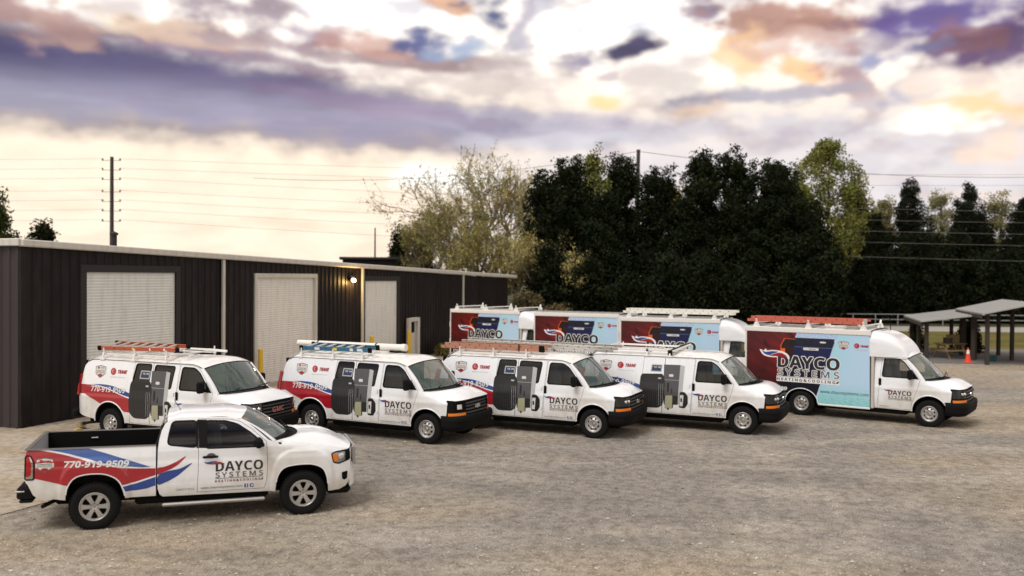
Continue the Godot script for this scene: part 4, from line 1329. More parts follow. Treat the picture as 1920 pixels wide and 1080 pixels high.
func box_truck(label: String, pose: Array, nose: bool, rack: bool) -> Node3D:
	var root := thing("box_truck", label, "truck", Vector3(pose[0], -0.008, -pose[1]), pose[2], "box trucks with printed sides parked in a row")
	var z1 := Vector3(0, 0, 1)
	# cab
	for side: float in [1.0, -1.0]:
		var fn: Callable = van_side if side > 0 else van_far
		var key := "cabbody%d" % int(side)
		if not cache.has(key):
			var ar := [ellipse(Vector2(0, 0.43), 0.455, 0.45, 36)]
			cache[key] = MB.new().patch([van_outline(true)], ar + [poly(DOOR)], 0.075, fn, Vector3(0, 0, side)).mesh(M.side_paint)
			cache[key + "l"] = MB.new().patch([grown(van_outline(true), -0.01)], ar + [rounded(DOOR_WINDOW, 0.05)], 0.1, fn, Vector3(0, 0, side), -0.02).mesh(M.black)
		put_mesh("body_side", cache[key], root)
		put_mesh("inner_liner", cache[key + "l"], root)
		var fd := van_door(root, side, M.tint_clear)
		if side > 0:
			company_logo(fd, fn, Rect2(-1.07, 0.83, 0.61, 0.13), Rect2(-1.20, 0.915, 0.28, 0.07), Rect2(-1.07, 0.745, 0.61, 0.062), 0.732, Rect2(-1.07, 0.69, 0.61, 0.028))
			put("registration_lettering", write(MB.new(), "CN#211013", font("Droid Sans", false), Rect2(-1.32, 0.475, 0.26, 0.035), fn, z1, 0.003), M.grey_vinyl, fd)
		arch_trim(root, Vector2(0, 0.43), 0.455, 0.45, side, fn, M.paint)
	put("roof", MB.new().sheet(12, 16, func(p: Vector2) -> Vector3:
		var s := p.y * 2.0 - 1.0
		var hd := header(s)
		var xe := lerpf(-1.45, -0.61, p.x)
		var ze := lerpf(van_z(Vector2(xe, gutter(xe))), 0.87, smoothstep(0.9, 1.0, p.x))
		return Vector3(lerpf(-1.45, hd.x, p.x), gutter(xe) + 0.10 * (1.0 - pow(absf(s), 2.6)), s * ze), Vector3.UP), M.paint, root)
	van_front(root, "composite")
	put("cab_back_wall", MB.new().box(Vector3(-1.43, 1.2, 0), Vector3(0.03, 1.45, 1.76)), M.black, root)
	# box: walls with metal frame, printed skin set into it
	var bb := MB.new().box(Vector3(-3.41, 1.71, 0), Vector3(3.66, 1.72, 2.08), 0.03)
	bb.box(Vector3(-4.63, 0.635, 0), Vector3(1.22, 0.43, 2.08), 0.01).box(Vector3(-2.30, 0.635, 0), Vector3(1.44, 0.43, 2.08), 0.01)
	var body := put("box_body", bb, M.box_white, root)
	var fr := MB.new()
	for side: float in [1.0, -1.0]:
		fr.box(Vector3(-3.41, 2.545, side * 1.045), Vector3(3.72, 0.15, 0.05), 0.012)
		fr.box(Vector3(-5.245, 1.48, side * 1.045), Vector3(0.05, 2.12, 0.05), 0.012)
		fr.box(Vector3(-4.64, 0.39, side * 1.042), Vector3(1.26, 0.05, 0.045), 0.01)
		fr.box(Vector3(-2.285, 0.39, side * 1.042), Vector3(1.47, 0.05, 0.045), 0.01)
		if not nose:
			fr.box(Vector3(-1.57, 1.48, side * 1.045), Vector3(0.05, 2.12, 0.05), 0.012)
	fr.box(Vector3(-5.27, 2.545, 0), Vector3(0.05, 0.15, 2.04), 0.01)
	put("box_frame", fr, M.box_white, body)
	var rv := MB.new()
	for k in 26:
		rv.lathe(poly([Vector2(0, 0.006), Vector2(0.006, 0.004), Vector2(0.009, 0.0)]), Vector3(-5.15 + 0.14 * k, 2.51, 1.071), axis_y(Vector3.BACK), 6)
	put("rivets", rv, M.steel_wheel, body).set_meta("kind", "stuff")
	put("box_roof", MB.new().sheet(4, 10, func(p: Vector2) -> Vector3:
		var s := p.y * 2.0 - 1.0
		return Vector3(lerpf(-5.28, -1.56, p.x), 2.615 + 0.035 * (1.0 - s * s), s * 1.06), Vector3.UP), M.roof_paint, body)
	var arch := ellipse(Vector2(-3.52, 0.41), 0.49, 0.41, 36)
	var skin := put("printed_side_panel", MB.new().patch([poly([Vector2(-5.215, 0.415), Vector2(-1.555, 0.415), Vector2(-1.59, 2.455), Vector2(-5.215, 2.515)])], [arch], 0.3, box_face, z1), M.box_print, body)
	# UVs of the print
	if not cache.has("skin"):
		var arr := skin.mesh.surface_get_arrays(0)
		var uv: PackedVector2Array = arr[Mesh.ARRAY_TEX_UV]
		for i in uv.size():
			uv[i] = Vector2((uv[i].x + 5.215) / 3.66, (2.515 - uv[i].y) / 2.1)
		arr[Mesh.ARRAY_TEX_UV] = uv
		var am := ArrayMesh.new()
		am.add_surface_from_arrays(Mesh.PRIMITIVE_TRIANGLES, arr)
		am.surface_set_material(0, M.box_print)
		cache.skin = am
	skin.mesh = cache.skin
	company_logo(skin, box_face, Rect2(-4.235, 1.42, 1.82, 0.345), Rect2(-4.79, 1.70, 0.86, 0.22), Rect2(-4.235, 1.18, 1.815, 0.185), 1.13, Rect2(-4.255, 1.02, 1.82, 0.08), true)
	put("phone_number", write(MB.new(), "770-919-9509", font("Droid Sans", true), Rect2(-5.1, 0.72, 1.14, 0.115), box_face, z1, 0.004, 0, 0.15), M.white_vinyl, skin)
	put("web_address", write(MB.new(), "www.daycosystems.com", font("Droid Sans", false), Rect2(-2.97, 0.705, 1.37, 0.12), box_face, z1, 0.004, 0, 0.15), M.black_vinyl, skin)
	shield(skin, box_face, Rect2(-2.45, 2.03, 0.29, 0.255), M.pale_vinyl)
	supplier_logo(skin, box_face, Vector2(-1.935, 2.165), 0.075, Rect2(-1.84, 2.13, 0.22, 0.06), 2.03)
	decal("printed_nameplate", rrect(-3.48, 1.965, -3.02, 2.04, 0.03), M.pale_vinyl, skin, box_face, 0.003)
	put("nameplate_lettering", write(MB.new(), "TRANE", font("Droid Sans", true), Rect2(-3.31, 1.985, 0.2, 0.035), box_face, z1, 0.0045, 0, 0.2), M.blue_vinyl, skin)
	decal("printed_nameplate", ellipse(Vector2(-2.90, 2.215), 0.10, 0.026, 16), M.pale_vinyl, skin, box_face, 0.003)
	# arch lip in the box
	var lip := []
	for k in 25:
		var a := PI * k / 24.0
		lip.append(Vector3(-3.52 + 0.49 * cos(a), 0.41 + 0.41 * sin(a), 1.056))
	put("arch_lip", MB.new().tube(lip, 0.014, 0.014, 6), M.paint, body)
	put("wheel_well", MB.new().sheet(16, 2, func(p: Vector2) -> Vector3:
		var a := PI * p.x
		return Vector3(-3.52 + 0.486 * cos(a), 0.40 + 0.406 * sin(a), lerpf(0.5, 1.05, p.y)), Vector3(0, -1, 0)), M.black, root)
	for z: float in [0.985, -0.985]:
		put("corner_post", MB.new().box(Vector3(-1.50, 1.15, z), Vector3(0.085, 1.50, 0.10), 0.015), M.box_beige, root)
	put("marker_lamp", MB.new().box(Vector3(-5.285, 2.5, 0.9), Vector3(0.03, 0.05, 0.1), 0.01), M.tail_red, root)
	put("tail_light", MB.new().box(Vector3(-5.285, 0.62, 0.95), Vector3(0.03, 0.2, 0.1), 0.01), M.tail_red, root)
	put("rear_hinge", MB.new().box(Vector3(-5.285, 1.2, 1.04), Vector3(0.04, 0.22, 0.04), 0.01).box(Vector3(-5.285, 1.95, 1.04), Vector3(0.04, 0.22, 0.04), 0.01), M.box_beige, root)
	if nose:
		put("wind_deflector", MB.new().sheet(22, 28, func(p: Vector2) -> Vector3:
			var t := p.x
			var x := lerpf(-1.60, -0.60, 1.0 - pow(1.0 - t, 1.35))
			var d := clampf((x + 1.60) / 1.0, 0.0, 1.0)
			var top := 1.885 + 0.725 * pow(1.0 - pow(d, 2.1), 0.62)
			var w := 1.045 - 0.19 * pow(d, 2.2)
			var a := (p.y * 2.0 - 1.0) * PI / 2.0
			return Vector3(x, 1.885 + (top - 1.885) * pow(maxf(0.0, cos(a)), 0.30), w * signf(a) * pow(absf(sin(a)), 0.34)), Vector3(0.3, 1, 0)), M.paint, root)
		put("deflector_sill", MB.new().prism(poly([Vector2(-1.58, 1.84), Vector2(-0.62, 1.86), Vector2(-0.56, 1.90), Vector2(-0.66, 1.93), Vector2(-1.58, 1.90)]), -0.93, 0.93), M.paint, root)
	else:
		put("box_front_cap", MB.new().sheet(4, 16, func(p: Vector2) -> Vector3:
			var a := (p.y * 2.0 - 1.0) * PI / 2.0
			return Vector3(-1.575 + 0.12 * pow(absf(cos(a)), 0.4), lerpf(0.45, 2.6, p.x), 1.045 * signf(a) * pow(absf(sin(a)), 0.5)), Vector3.RIGHT), M.paint, root)
	if rack:
		var st := MB.new()
		for x: float in [-4.95, -3.36, -1.78]:
			for side: float in [1.0, -1.0]:
				st.prism(poly([Vector2(x - 0.10, 2.60), Vector2(x + 0.10, 2.60), Vector2(x + 0.035, 2.76), Vector2(x - 0.035, 2.76)]), side * 0.96 - 0.05, side * 0.96 + 0.05)
				st.box(Vector3(x, 2.60, side * 0.98), Vector3(0.16, 0.03, 0.14), 0.005)
				st.bar(Vector3(x, 2.73, side * 0.93), Vector3(x, 2.85, side * 0.99), 0.05, 0.03)
			st.bar(Vector3(x, 2.735, -0.97), Vector3(x, 2.735, 0.97), 0.055, 0.04, 0.008)
		put("roof_rack", st, M.rack_white, root)
	put("underbody", MB.new().box(Vector3(-2.4, 0.53, 0), Vector3(5.4, 0.46, 1.1), 0.05).box(Vector3(-1.75, 0.35, 0), Vector3(2.3, 0.14, 1.8), 0.03), M.black, root)
	put("rear_bumper", MB.new().box(Vector3(-5.34, 0.42, 0), Vector3(0.14, 0.10, 1.9), 0.02), M.black_plastic, root)
	put("fuel_tank", MB.new().box(Vector3(-1.25, 0.38, 0.78), Vector3(0.5, 0.12, 0.2), 0.03), M.black, root)
	for x: float in [0.0, -3.53]:
		for side: float in [1.0, -1.0]:
			wheel(root, Vector3(x, 0.375, side * (0.845 if x == 0.0 else 0.90)), side, 0.378, 0.212, 0.235, "steel")
	return root

# ---------------------------------------------------------------- ladders and carried things
# rails along x; base lies at y 0; rungs across z
func ladder(called: String, label: String, l: float, w: float, rail: float, m: Material, rung_m: Material, gap: float, step: bool, at: Transform3D, tiers := 1, taper := 0.0, group := "") -> Node3D:
	var root := thing(called, label, "ladder", Vector3.ZERO, 0.0, group)
	root.transform = at
	for t in tiers:
		var y := rail * (0.5 + 1.06 * t)
		var off := 0.12 * t
		for s: float in [1.0, -1.0]:
			var a := Vector3(-l / 2.0 + off, y, s * w / 2.0)
			var b := Vector3(l / 2.0 + off, y, s * (w / 2.0 - taper))
			var r := MB.new().bar(a, b, 0.012, rail, 0.003)
			r.bar(a + Vector3(0, rail / 2.0 - 0.006, -s * 0.012), b + Vector3(0, rail / 2.0 - 0.006, -s * 0.012), 0.03, 0.011, 0.002)
			r.bar(a + Vector3(0, 0.006 - rail / 2.0, -s * 0.012), b + Vector3(0, 0.006 - rail / 2.0, -s * 0.012), 0.03, 0.011, 0.002)
			put("rail", r, m, root)
			var bolts := MB.new()
			var k2 := int(l / gap)
			for k in k2:
				var x := -l / 2.0 + gap * (k + 0.5) + off
				var zz := s * (w / 2.0 - taper * (k + 0.5) / k2)
				bolts.lathe(poly([Vector2(0, 0.006), Vector2(0.014, 0.005), Vector2(0.016, 0.0)]), Vector3(x, y, zz + s * 0.006), axis_y(Vector3(0, 0, s)), 8)
			put("rung_bolts", bolts, M.black, root).set_meta("kind", "stuff")
		var n := int(l / gap)
		for k in n:
			var x := -l / 2.0 + gap * (k + 0.5) + off
			var hw := w / 2.0 - taper * (k + 0.5) / n - 0.008
			var g := MB.new()
			if step:
				g.box(Vector3(x, y + rail * 0.3, 0), Vector3(0.10, 0.03, hw * 2.0), 0.006)
			else:
				g.tube([Vector3(x, y, -hw), Vector3(x, y, hw)], 0.017, 0.017, 8)
			put("step" if step else "rung", g, rung_m, root)
	return root

func ladder_ends(root: Node3D, l: float, w: float, rail: float, taper: float) -> void:
	for s: float in [1.0, -1.0]:
		put("rubber_foot", MB.new().box(Vector3(l / 2.0, rail / 2.0, s * (w / 2.0 - taper)), Vector3(0.10, rail + 0.02, 0.06), 0.01), M.black, root)
		put("rubber_foot", MB.new().box(Vector3(-l / 2.0, rail / 2.0, s * w / 2.0), Vector3(0.10, rail + 0.02, 0.06), 0.01), M.black, root)

# stickers on the near rail
func rail_label(root: Node3D, x: float, len_: float, z: float, rail: float, m: Material) -> void:
	put("rail_sticker", MB.new().box(Vector3(x, rail / 2.0, z), Vector3(len_, rail * 0.62, 0.003)), m, root)

func van_rack(root: Node3D, xs: Array, y: float, z := 0.78) -> void:
	var st := MB.new()
	for x: float in xs:
		for s: float in [1.0, -1.0]:
			st.bar(Vector3(x, 1.95, s * 0.885), Vector3(x, y - 0.02, s * 0.85), 0.05, 0.04, 0.006)
			st.box(Vector3(x, 1.955, s * 0.885), Vector3(0.14, 0.05, 0.05), 0.008)
			st.bar(Vector3(x, y - 0.02, s * 0.85), Vector3(x, y + 0.10, s * 0.86), 0.03, 0.02)
		st.bar(Vector3(x, y - 0.02, -0.86), Vector3(x, y - 0.02, 0.86), 0.045, 0.035, 0.006)
	for s: float in [1.0, -1.0]:
		st.bar(Vector3(xs[0] - 0.12, y - 0.06, s * z), Vector3(xs[-1] + 0.12, y - 0.06, s * z), 0.035, 0.035, 0.006)
	put("roof_rack", st, M.rack_white, root)
# ---------------------------------------------------------------- pickup: x forward, front hub at 0, right side +z
const PICKUP_REAR := -3.258

func pickup_top(x: float) -> float:   # shoulder of bonnet and wing
	if x < -0.29:
		return 1.285
	return 1.272 - 0.075 * smoothstep(-0.29, 0.35, x) - 0.115 * smoothstep(0.2, 0.80, x)

func pickup_z(q: Vector2) -> float:
	var z := 0.925
	if q.x > -2.335:
		if q.y > 1.2 and q.x < -0.2:
			z -= 0.15 * pow((q.y - 1.2) / 0.52, 1.25)
		elif q.y > 1.2:
			z -= 0.15 * pow((q.y - 1.2) / 0.52, 1.25) * 0.5
	else:
		z -= 0.03 * smoothstep(1.1, 1.33, q.y)
	if q.y < 0.65:
		z -= 0.03 * pow((0.65 - q.y) / 0.2, 2.0)
	if q.x > 0.2:
		z -= 0.125 * pow((q.x - 0.2) / 0.58, 2.4)
	if q.x < -3.9:
		z -= 0.04 * pow((-3.9 - q.x) / 0.36, 2.0)
	if q.x > -0.4:
		z -= 0.05 * pow(clampf((q.y - pickup_top(q.x) + 0.11) / 0.11, 0.0, 1.0), 2.0)
	for cx: float in [0.0, PICKUP_REAR]:
		var d := pow(pow(absf(q.x - cx - 0.0) / 0.50, 3.0) + pow(absf(q.y - 0.5) / 0.62, 3.0), 1.0 / 3.0)
		z += 0.028 * smoothstep(1.08, 0.97, d)
	z += 0.008 * smoothstep(1.08, 0.98, q.y) * smoothstep(0.55, 0.75, q.y)
	z -= 0.010 * exp(-pow((q.y - 0.70) / 0.018, 2.0)) * smoothstep(-2.3, -2.1, q.x) * smoothstep(-0.5, -0.9, q.x)
	return z

func pickup_side(q: Vector2) -> Vector3:
	return Vector3(q.x, q.y, pickup_z(q))

func pickup_far(q: Vector2) -> Vector3:
	return Vector3(q.x, q.y, -pickup_z(q))

func pickup_truck(label: String, pose: Array) -> Node3D:
	var root := thing("pickup_truck", label, "pickup truck", Vector3(pose[0], -0.010, -pose[1]), pose[2])
	var z1 := Vector3(0, 0, 1)
	var cab := poly([Vector2(-2.24, 0.47), Vector2(-0.60, 0.45), Vector2(0.30, 0.40), Vector2(0.44, 0.385), Vector2(0.62, 0.385), Vector2(0.74, 0.44), Vector2(0.80, 0.56), Vector2(0.815, 0.75), Vector2(0.80, 1.04), Vector2(0.77, pickup_top(0.77)), Vector2(0.62, pickup_top(0.62)), Vector2(0.45, pickup_top(0.45)), Vector2(0.30, pickup_top(0.30)), Vector2(0.13, pickup_top(0.13)), Vector2(-0.08, pickup_top(-0.08)), Vector2(-0.29, 1.272), Vector2(-0.50, 1.29), Vector2(-0.57, 1.315), Vector2(-0.70, 1.435), Vector2(-0.83, 1.545), Vector2(-0.93, 1.62), Vector2(-1.03, 1.67), Vector2(-1.15, 1.70), Vector2(-1.29, 1.715), Vector2(-1.68, 1.728), Vector2(-2.02, 1.722), Vector2(-2.14, 1.70), Vector2(-2.21, 1.64), Vector2(-2.26, 1.54), Vector2(-2.295, 1.40), Vector2(-2.315, 1.25), Vector2(-2.325, 0.80), Vector2(-2.315, 0.60), Vector2(-2.29, 0.51)])
	var bed := poly([Vector2(-2.345, 0.49), Vector2(-2.345, 1.305), Vector2(-4.225, 1.325), Vector2(-4.25, 1.29), Vector2(-4.262, 0.85), Vector2(-4.22, 0.79), Vector2(-4.14, 0.62), Vector2(-4.08, 0.57), Vector2(-3.75, 0.525), Vector2(-3.5, 0.49)])
	var arch_f := rounded([Vector2(-0.475, 0.30), Vector2(-0.44, 0.70), Vector2(-0.33, 0.85), Vector2(-0.10, 0.885), Vector2(0.16, 0.88), Vector2(0.34, 0.80), Vector2(0.41, 0.62), Vector2(0.43, 0.30)], 0.10)
	var arch_r := rounded([Vector2(-3.69, 0.30), Vector2(-3.665, 0.70), Vector2(-3.56, 0.87), Vector2(-3.36, 0.915), Vector2(-3.10, 0.905), Vector2(-2.90, 0.80), Vector2(-2.81, 0.58), Vector2(-2.79, 0.30)], 0.10)
	var wr := rounded([Vector2(-2.10, 1.675), Vector2(-1.715, 1.672), Vector2(-1.715, 1.245), Vector2(-2.17, 1.31), Vector2(-2.155, 1.44)], 0.07)
	var wf := rounded([Vector2(-1.565, 1.665), Vector2(-1.26, 1.65), Vector2(-1.07, 1.59), Vector2(-0.88, 1.46), Vector2(-0.665, 1.275), Vector2(-0.64, 1.215), Vector2(-1.565, 1.225)], 0.04)
	var door := [Vector2(-1.69, 1.70), Vector2(-1.28, 1.685), Vector2(-1.16, 1.672), Vector2(-1.03, 1.635), Vector2(-0.85, 1.515), Vector2(-0.60, 1.29), Vector2(-0.585, 0.9), Vector2(-0.60, 0.62), Vector2(-0.645, 0.505), Vector2(-1.715, 0.505), Vector2(-1.695, 0.9)]
	var lamp := rounded([Vector2(0.475, 1.03), Vector2(0.56, 1.052), Vector2(0.795, 1.06), Vector2(0.80, 0.90), Vector2(0.60, 0.845), Vector2(0.51, 0.875)], 0.025)
	var tail := rounded([Vector2(-4.25, 1.235), Vector2(-4.18, 1.235), Vector2(-4.125, 1.13), Vector2(-4.125, 0.865), Vector2(-4.255, 0.865)], 0.03)
	for side: float in [1.0, -1.0]:
		var fn: Callable = pickup_side if side > 0 else pickup_far
		var z := Vector3(0, 0, side)
		var body := put("cab_side", MB.new().patch([cab], [arch_f, poly(door), wr, lamp], 0.035, fn, z), M.side_paint, root)
		var bs := put("bed_side", MB.new().patch([bed], [arch_r, tail], 0.035, fn, z), M.side_paint, root)
		put("inner_liner", MB.new().patch([grown(cab, -0.01)], [arch_f, wr, wf], 0.1, fn, z, -0.02).patch([grown(bed, -0.01)], [arch_r], 0.1, fn, z, -0.02), M.black, root)
		put("window_seal", MB.new().patch([poly([Vector2(-1.72, 1.685), Vector2(-1.69, 1.685), Vector2(-1.695, 1.235), Vector2(-1.72, 1.235)])], [], 0.1, fn, z, 0.002).patch([grown(wr, 0.012)], [grown(wr, -0.015)], 0.1, fn, z, 0.0015), M.rubber_trim, body)
		put("rear_window", MB.new().patch([wr], [], 0.1, fn, z, -0.004), M.tint_black, body)
		var fd := put("front_door", MB.new().patch([grown(poly(door), -GAP)], [wf], 0.035, fn, z), M.side_paint, root)
		put("window_seal", MB.new().patch([poly([Vector2(-1.685, 1.685), Vector2(-1.56, 1.68), Vector2(-1.56, 1.228), Vector2(-1.685, 1.238)])], [], 0.1, fn, z, 0.002).patch([grown(wf, 0.012)], [grown(wf, -0.012)], 0.1, fn, z, 0.0015), M.rubber_trim, fd)
		put("window", MB.new().patch([wf], [], 0.1, fn, z, -0.004), M.tint_light, fd)
		put("door_handle", MB.new().box(Vector3(-1.50, 1.087, side * 0.965), Vector3(0.25, 0.042, 0.035), 0.016), M.black_plastic, fd)
		put("handle_recess", MB.new().patch([ellipse(Vector2(-1.49, 1.10), 0.07, 0.045, 16)], [], 0.05, fn, z, 0.002), M.gutter_grey, fd)
		# lamps
		put("headlight_housing", MB.new().patch([lamp], [], 0.06, fn, z, -0.012), M.lamp_house, root)
		put("turn_signal", MB.new().patch([rounded([Vector2(0.482, 1.01), Vector2(0.575, 1.015), Vector2(0.585, 0.885), Vector2(0.515, 0.885)], 0.02)], [], 0.05, fn, z, -0.002), M.amber, root)
		var rf := MB.new()
		rf.lathe(poly([Vector2(0, 0.01), Vector2(0.035, 0.006), Vector2(0.055, -0.01)]), Vector3(0.655, 0.965, side * (pickup_z(Vector2(0.655, 0.965)) - 0.0)), axis_y(Vector3(0.35, 0, side)), 16)
		put("headlight", rf, M.lamp_glass, root)
		put("headlight_bezel", MB.new().patch([grown(lamp, 0.010)], [grown(lamp, -0.010)], 0.05, fn, z, 0.003).patch([poly([Vector2(0.725, 1.05), Vector2(0.79, 1.05), Vector2(0.795, 0.915), Vector2(0.725, 0.89)])], [], 0.05, fn, z, 0.002), M.black, root)
		put("tail_light", MB.new().patch([tail], [], 0.05, fn, z, 0.004), M.tail_red, root)
		put("tail_light_bezel", MB.new().patch([grown(tail, 0.012)], [grown(tail, -0.010)], 0.05, fn, z, 0.005), M.black, root)
		put("tail_light_chrome", MB.new().patch([rounded([Vector2(-4.18, 1.22), Vector2(-4.14, 1.125), Vector2(-4.14, 0.875), Vector2(-4.245, 0.875), Vector2(-4.245, 0.91), Vector2(-4.19, 0.915), Vector2(-4.165, 0.95), Vector2(-4.165, 1.12), Vector2(-4.20, 1.22)], 0.012)], [], 0.05, fn, z, 0.0065), M.chrome, root)
		put("fog_light_recess", MB.new().patch([rounded([Vector2(0.655, 0.685), Vector2(0.765, 0.70), Vector2(0.755, 0.565), Vector2(0.70, 0.545), Vector2(0.665, 0.575)], 0.02)], [], 0.04, fn, z, 0.003), M.black, root)
		# arch edges and wells
		for ar: PackedVector2Array in [arch_f, arch_r]:
			var lip := []
			for q in ar:
				if q.y > 0.5:
					lip.append(fn.call(q) + Vector3(0, 0, -0.008 * side))
			put("arch_lip", MB.new().tube(lip, 0.012, 0.012, 6), M.paint, root)
			var c := 0.0 if ar == arch_f else PICKUP_REAR
			put("wheel_well", MB.new().sheet(20, 2, func(p: Vector2) -> Vector3:
				var a := lerpf(-0.2, PI + 0.2, p.x)
				return Vector3(c + 0.455 * signf(cos(a)) * pow(absf(cos(a)), 0.6), 0.45 + 0.445 * pow(absf(sin(a)), 0.6), side * lerpf(0.5, 0.90, p.y)), Vector3(0, -1, 0)), M.black, root)
		put("side_step", MB.new().bar(Vector3(-2.25, 0.355, side * 0.99), Vector3(-0.63, 0.355, side * 0.99), 0.10, 0.055, 0.02), M.step_chrome, root)
		put("step_bracket", MB.new().bar(Vector3(-1.9, 0.37, side * 0.7), Vector3(-1.9, 0.36, side * 0.97), 0.05, 0.03).bar(Vector3(-0.9, 0.37, side * 0.7), Vector3(-0.9, 0.36, side * 0.97), 0.05, 0.03), M.black, root)
		put("wing_mirror", MB.new().box(Vector3(-0.74, 1.30, side * 1.05), Vector3(0.14, 0.165, 0.22), 0.045).bar(Vector3(-0.68, 1.235, side * 0.86), Vector3(-0.72, 1.25, side * 1.0), 0.09, 0.05, 0.01), M.black_plastic, root)
		# bed rail and inside wall
		put("bed_rail", MB.new().sheet(12, 4, func(p: Vector2) -> Vector3:
			var x := lerpf(-4.245, -2.345, p.x)
			return Vector3(x, lerpf(1.326, 1.306, p.x) + 0.012 * sin(p.y * PI), side * lerpf(0.905, 0.80, p.y)), Vector3.UP), M.rail_grey, root)
		put("bed_inner_wall", MB.new().box(Vector3(-3.295, 1.04, side * 0.79), Vector3(1.89, 0.53, 0.03)), M.liner, root)
		put("tie_down", MB.new().box(Vector3(-3.45, 1.20, side * 0.768), Vector3(0.12, 0.03, 0.03), 0.008), M.step_chrome, root)
		if side > 0:
			pickup_livery(bs, body, fd, arch_r)
	# bed
	put("bed_floor", MB.new().box(Vector3(-3.295, 0.76, 0), Vector3(1.89, 0.05, 1.6)), M.liner, root)
	put("tailgate", MB.new().box(Vector3(-4.225, 1.05, 0), Vector3(0.06, 0.55, 1.70), 0.02), M.paint, root)
	put("tailgate_cap", MB.new().box(Vector3(-4.225, 1.328, 0), Vector3(0.085, 0.03, 1.72), 0.012), M.rail_grey, root)
	put("bulkhead", MB.new().box(Vector3(-2.355, 1.03, 0), Vector3(0.03, 0.54, 1.62)), M.liner, root)
	put("cab_back", MB.new().sheet(8, 8, func(p: Vector2) -> Vector3:
		var y := lerpf(0.6, 1.70, p.x)
		var s := p.y * 2.0 - 1.0
		var x := -2.325 + 0.18 * pow(maxf(0.0, y - 1.2) / 0.5, 2.2)
		return Vector3(x, y, s * pickup_z(Vector2(-2.3, y))), Vector3(-1, 0, 0)), M.paint, root)
	put("rear_glass", MB.new().box(Vector3(-2.295, 1.47, 0), Vector3(0.02, 0.26, 1.2), 0.008, Basis(Vector3.BACK, -0.18)), M.tint_black, root)
	# roof and glass
	var hd := func(s: float) -> Vector3: return Vector3(-1.02 + 0.12 * (1.0 - s * s), 1.675 + 0.085 * (1.0 - pow(absf(s), 2.2)), 0.70 * s)
	var cw := func(s: float) -> Vector3: return Vector3(-0.43 + 0.26 * (1.0 - pow(absf(s), 2.2)), 1.275 + 0.035 * (1.0 - s * s), 0.79 * s)
	put("roof", MB.new().sheet(20, 18, func(p: Vector2) -> Vector3:
		var s := p.y * 2.0 - 1.0
		var h: Vector3 = hd.call(s)
		var xe := lerpf(-2.17, -1.03, p.x)
		var ye := 1.725 - 0.055 * smoothstep(-1.35, -1.0, xe) - 0.045 * smoothstep(-1.98, -2.17, xe)
		var ze := lerpf(pickup_z(Vector2(xe, ye)), 0.74, smoothstep(0.85, 1.0, p.x))
		return Vector3(lerpf(-2.17 - 0.02 * (1.0 - s * s), h.x, p.x), ye + 0.075 * (1.0 - pow(absf(s), 2.4)), s * ze), Vector3.UP), M.paint, root)
	put("windscreen", MB.new().sheet(10, 14, func(p: Vector2) -> Vector3:
		var s := p.y * 2.0 - 1.0
		var a: Vector3 = hd.call(s)
		return a.lerp(cw.call(s), p.x) + Vector3(0.018, 0.02, 0) * sin(p.x * PI), Vector3(1, 0.8, 0)), M.screen, root)
	put("windscreen_seal", MB.new().sheet(2, 14, func(p: Vector2) -> Vector3:
		var a: Vector3 = cw.call(p.y * 2.0 - 1.0)
		return a + Vector3(-0.05 * p.x + 0.006, 0.045 * p.x + 0.006, 0), Vector3(1, 0.8, 0)), M.rubber_trim, root)
	for side: float in [1.0, -1.0]:
		put("windscreen_pillar", MB.new().sheet(12, 4, func(p: Vector2) -> Vector3:
			var a: Vector3 = hd.call(side)
			a = a.lerp(cw.call(side), p.x) + Vector3(0.018, 0.02, 0) * sin(p.x * PI)
			var q := Vector2(lerpf(-1.03, -0.50, p.x), 0.0)
			q.y = lerpf(1.67, 1.29, p.x) + 0.03 * sin(p.x * PI)
			return a.lerp(Vector3(q.x, q.y, side * pickup_z(q)), p.y) + Vector3(0.2, 0.4, side).normalized() * 0.018 * sin(p.y * PI), Vector3(0.4, 0.5, side)), M.paint, root)
	put("cowl_panel", MB.new().sheet(3, 14, func(p: Vector2) -> Vector3:
		var s := p.y * 2.0 - 1.0
		var a: Vector3 = cw.call(s)
		return a + Vector3(0.15 * p.x * (1.0 - pow(absf(s), 5.0)), -0.012, 0), Vector3.UP), M.black_plastic, root)
	put("bonnet", MB.new().sheet(18, 30, func(p: Vector2) -> Vector3:
		var s := p.y * 2.0 - 1.0
		var c: Vector3 = cw.call(s)
		c += Vector3(0.14 * (1.0 - pow(absf(s), 5.0)), -0.012, 0)
		var x1 := 0.79 + 0.09 * (1.0 - pow(absf(s), 2.5))
		var x := lerpf(c.x, x1, p.x)
		if absf(s) > 0.999:
			x = lerpf(-0.50, 0.79, p.x)
			return Vector3(x, pickup_top(x) - 0.003, signf(s) * pickup_z(Vector2(x, pickup_top(x))))
		var ye := pickup_top(lerpf(-0.45, 0.79, p.x))
		var bul := 0.035 * smoothstep(0.72, 0.60, absf(s)) - 0.014 * smoothstep(0.36, 0.24, absf(s))
		return Vector3(x, ye + 0.05 * (1.0 - pow(absf(s), 6.0)) * sin(PI * clampf(0.1 + p.x * 0.85, 0.0, 1.0)) + bul * sin(PI * clampf(p.x * 0.95 + 0.05, 0.0, 1.0)), lerpf(c.z, s * 0.785, p.x)), Vector3.UP), M.paint, root)
	# front
	var nose := func(s: float, y: float) -> Vector3:
		return Vector3(0.80 + 0.10 * (1.0 - pow(absf(s), 3.0)) + (0.05 * smoothstep(0.75, 0.55, y)) * (1.0 - pow(absf(s), 4.0)), y, 0.785 * s)
	put("front_bumper", MB.new().sheet(10, 20, func(p: Vector2) -> Vector3:
		return nose.call(p.y * 2.0 - 1.0, lerpf(0.42, 0.80, p.x)), Vector3.RIGHT), M.paint, root)
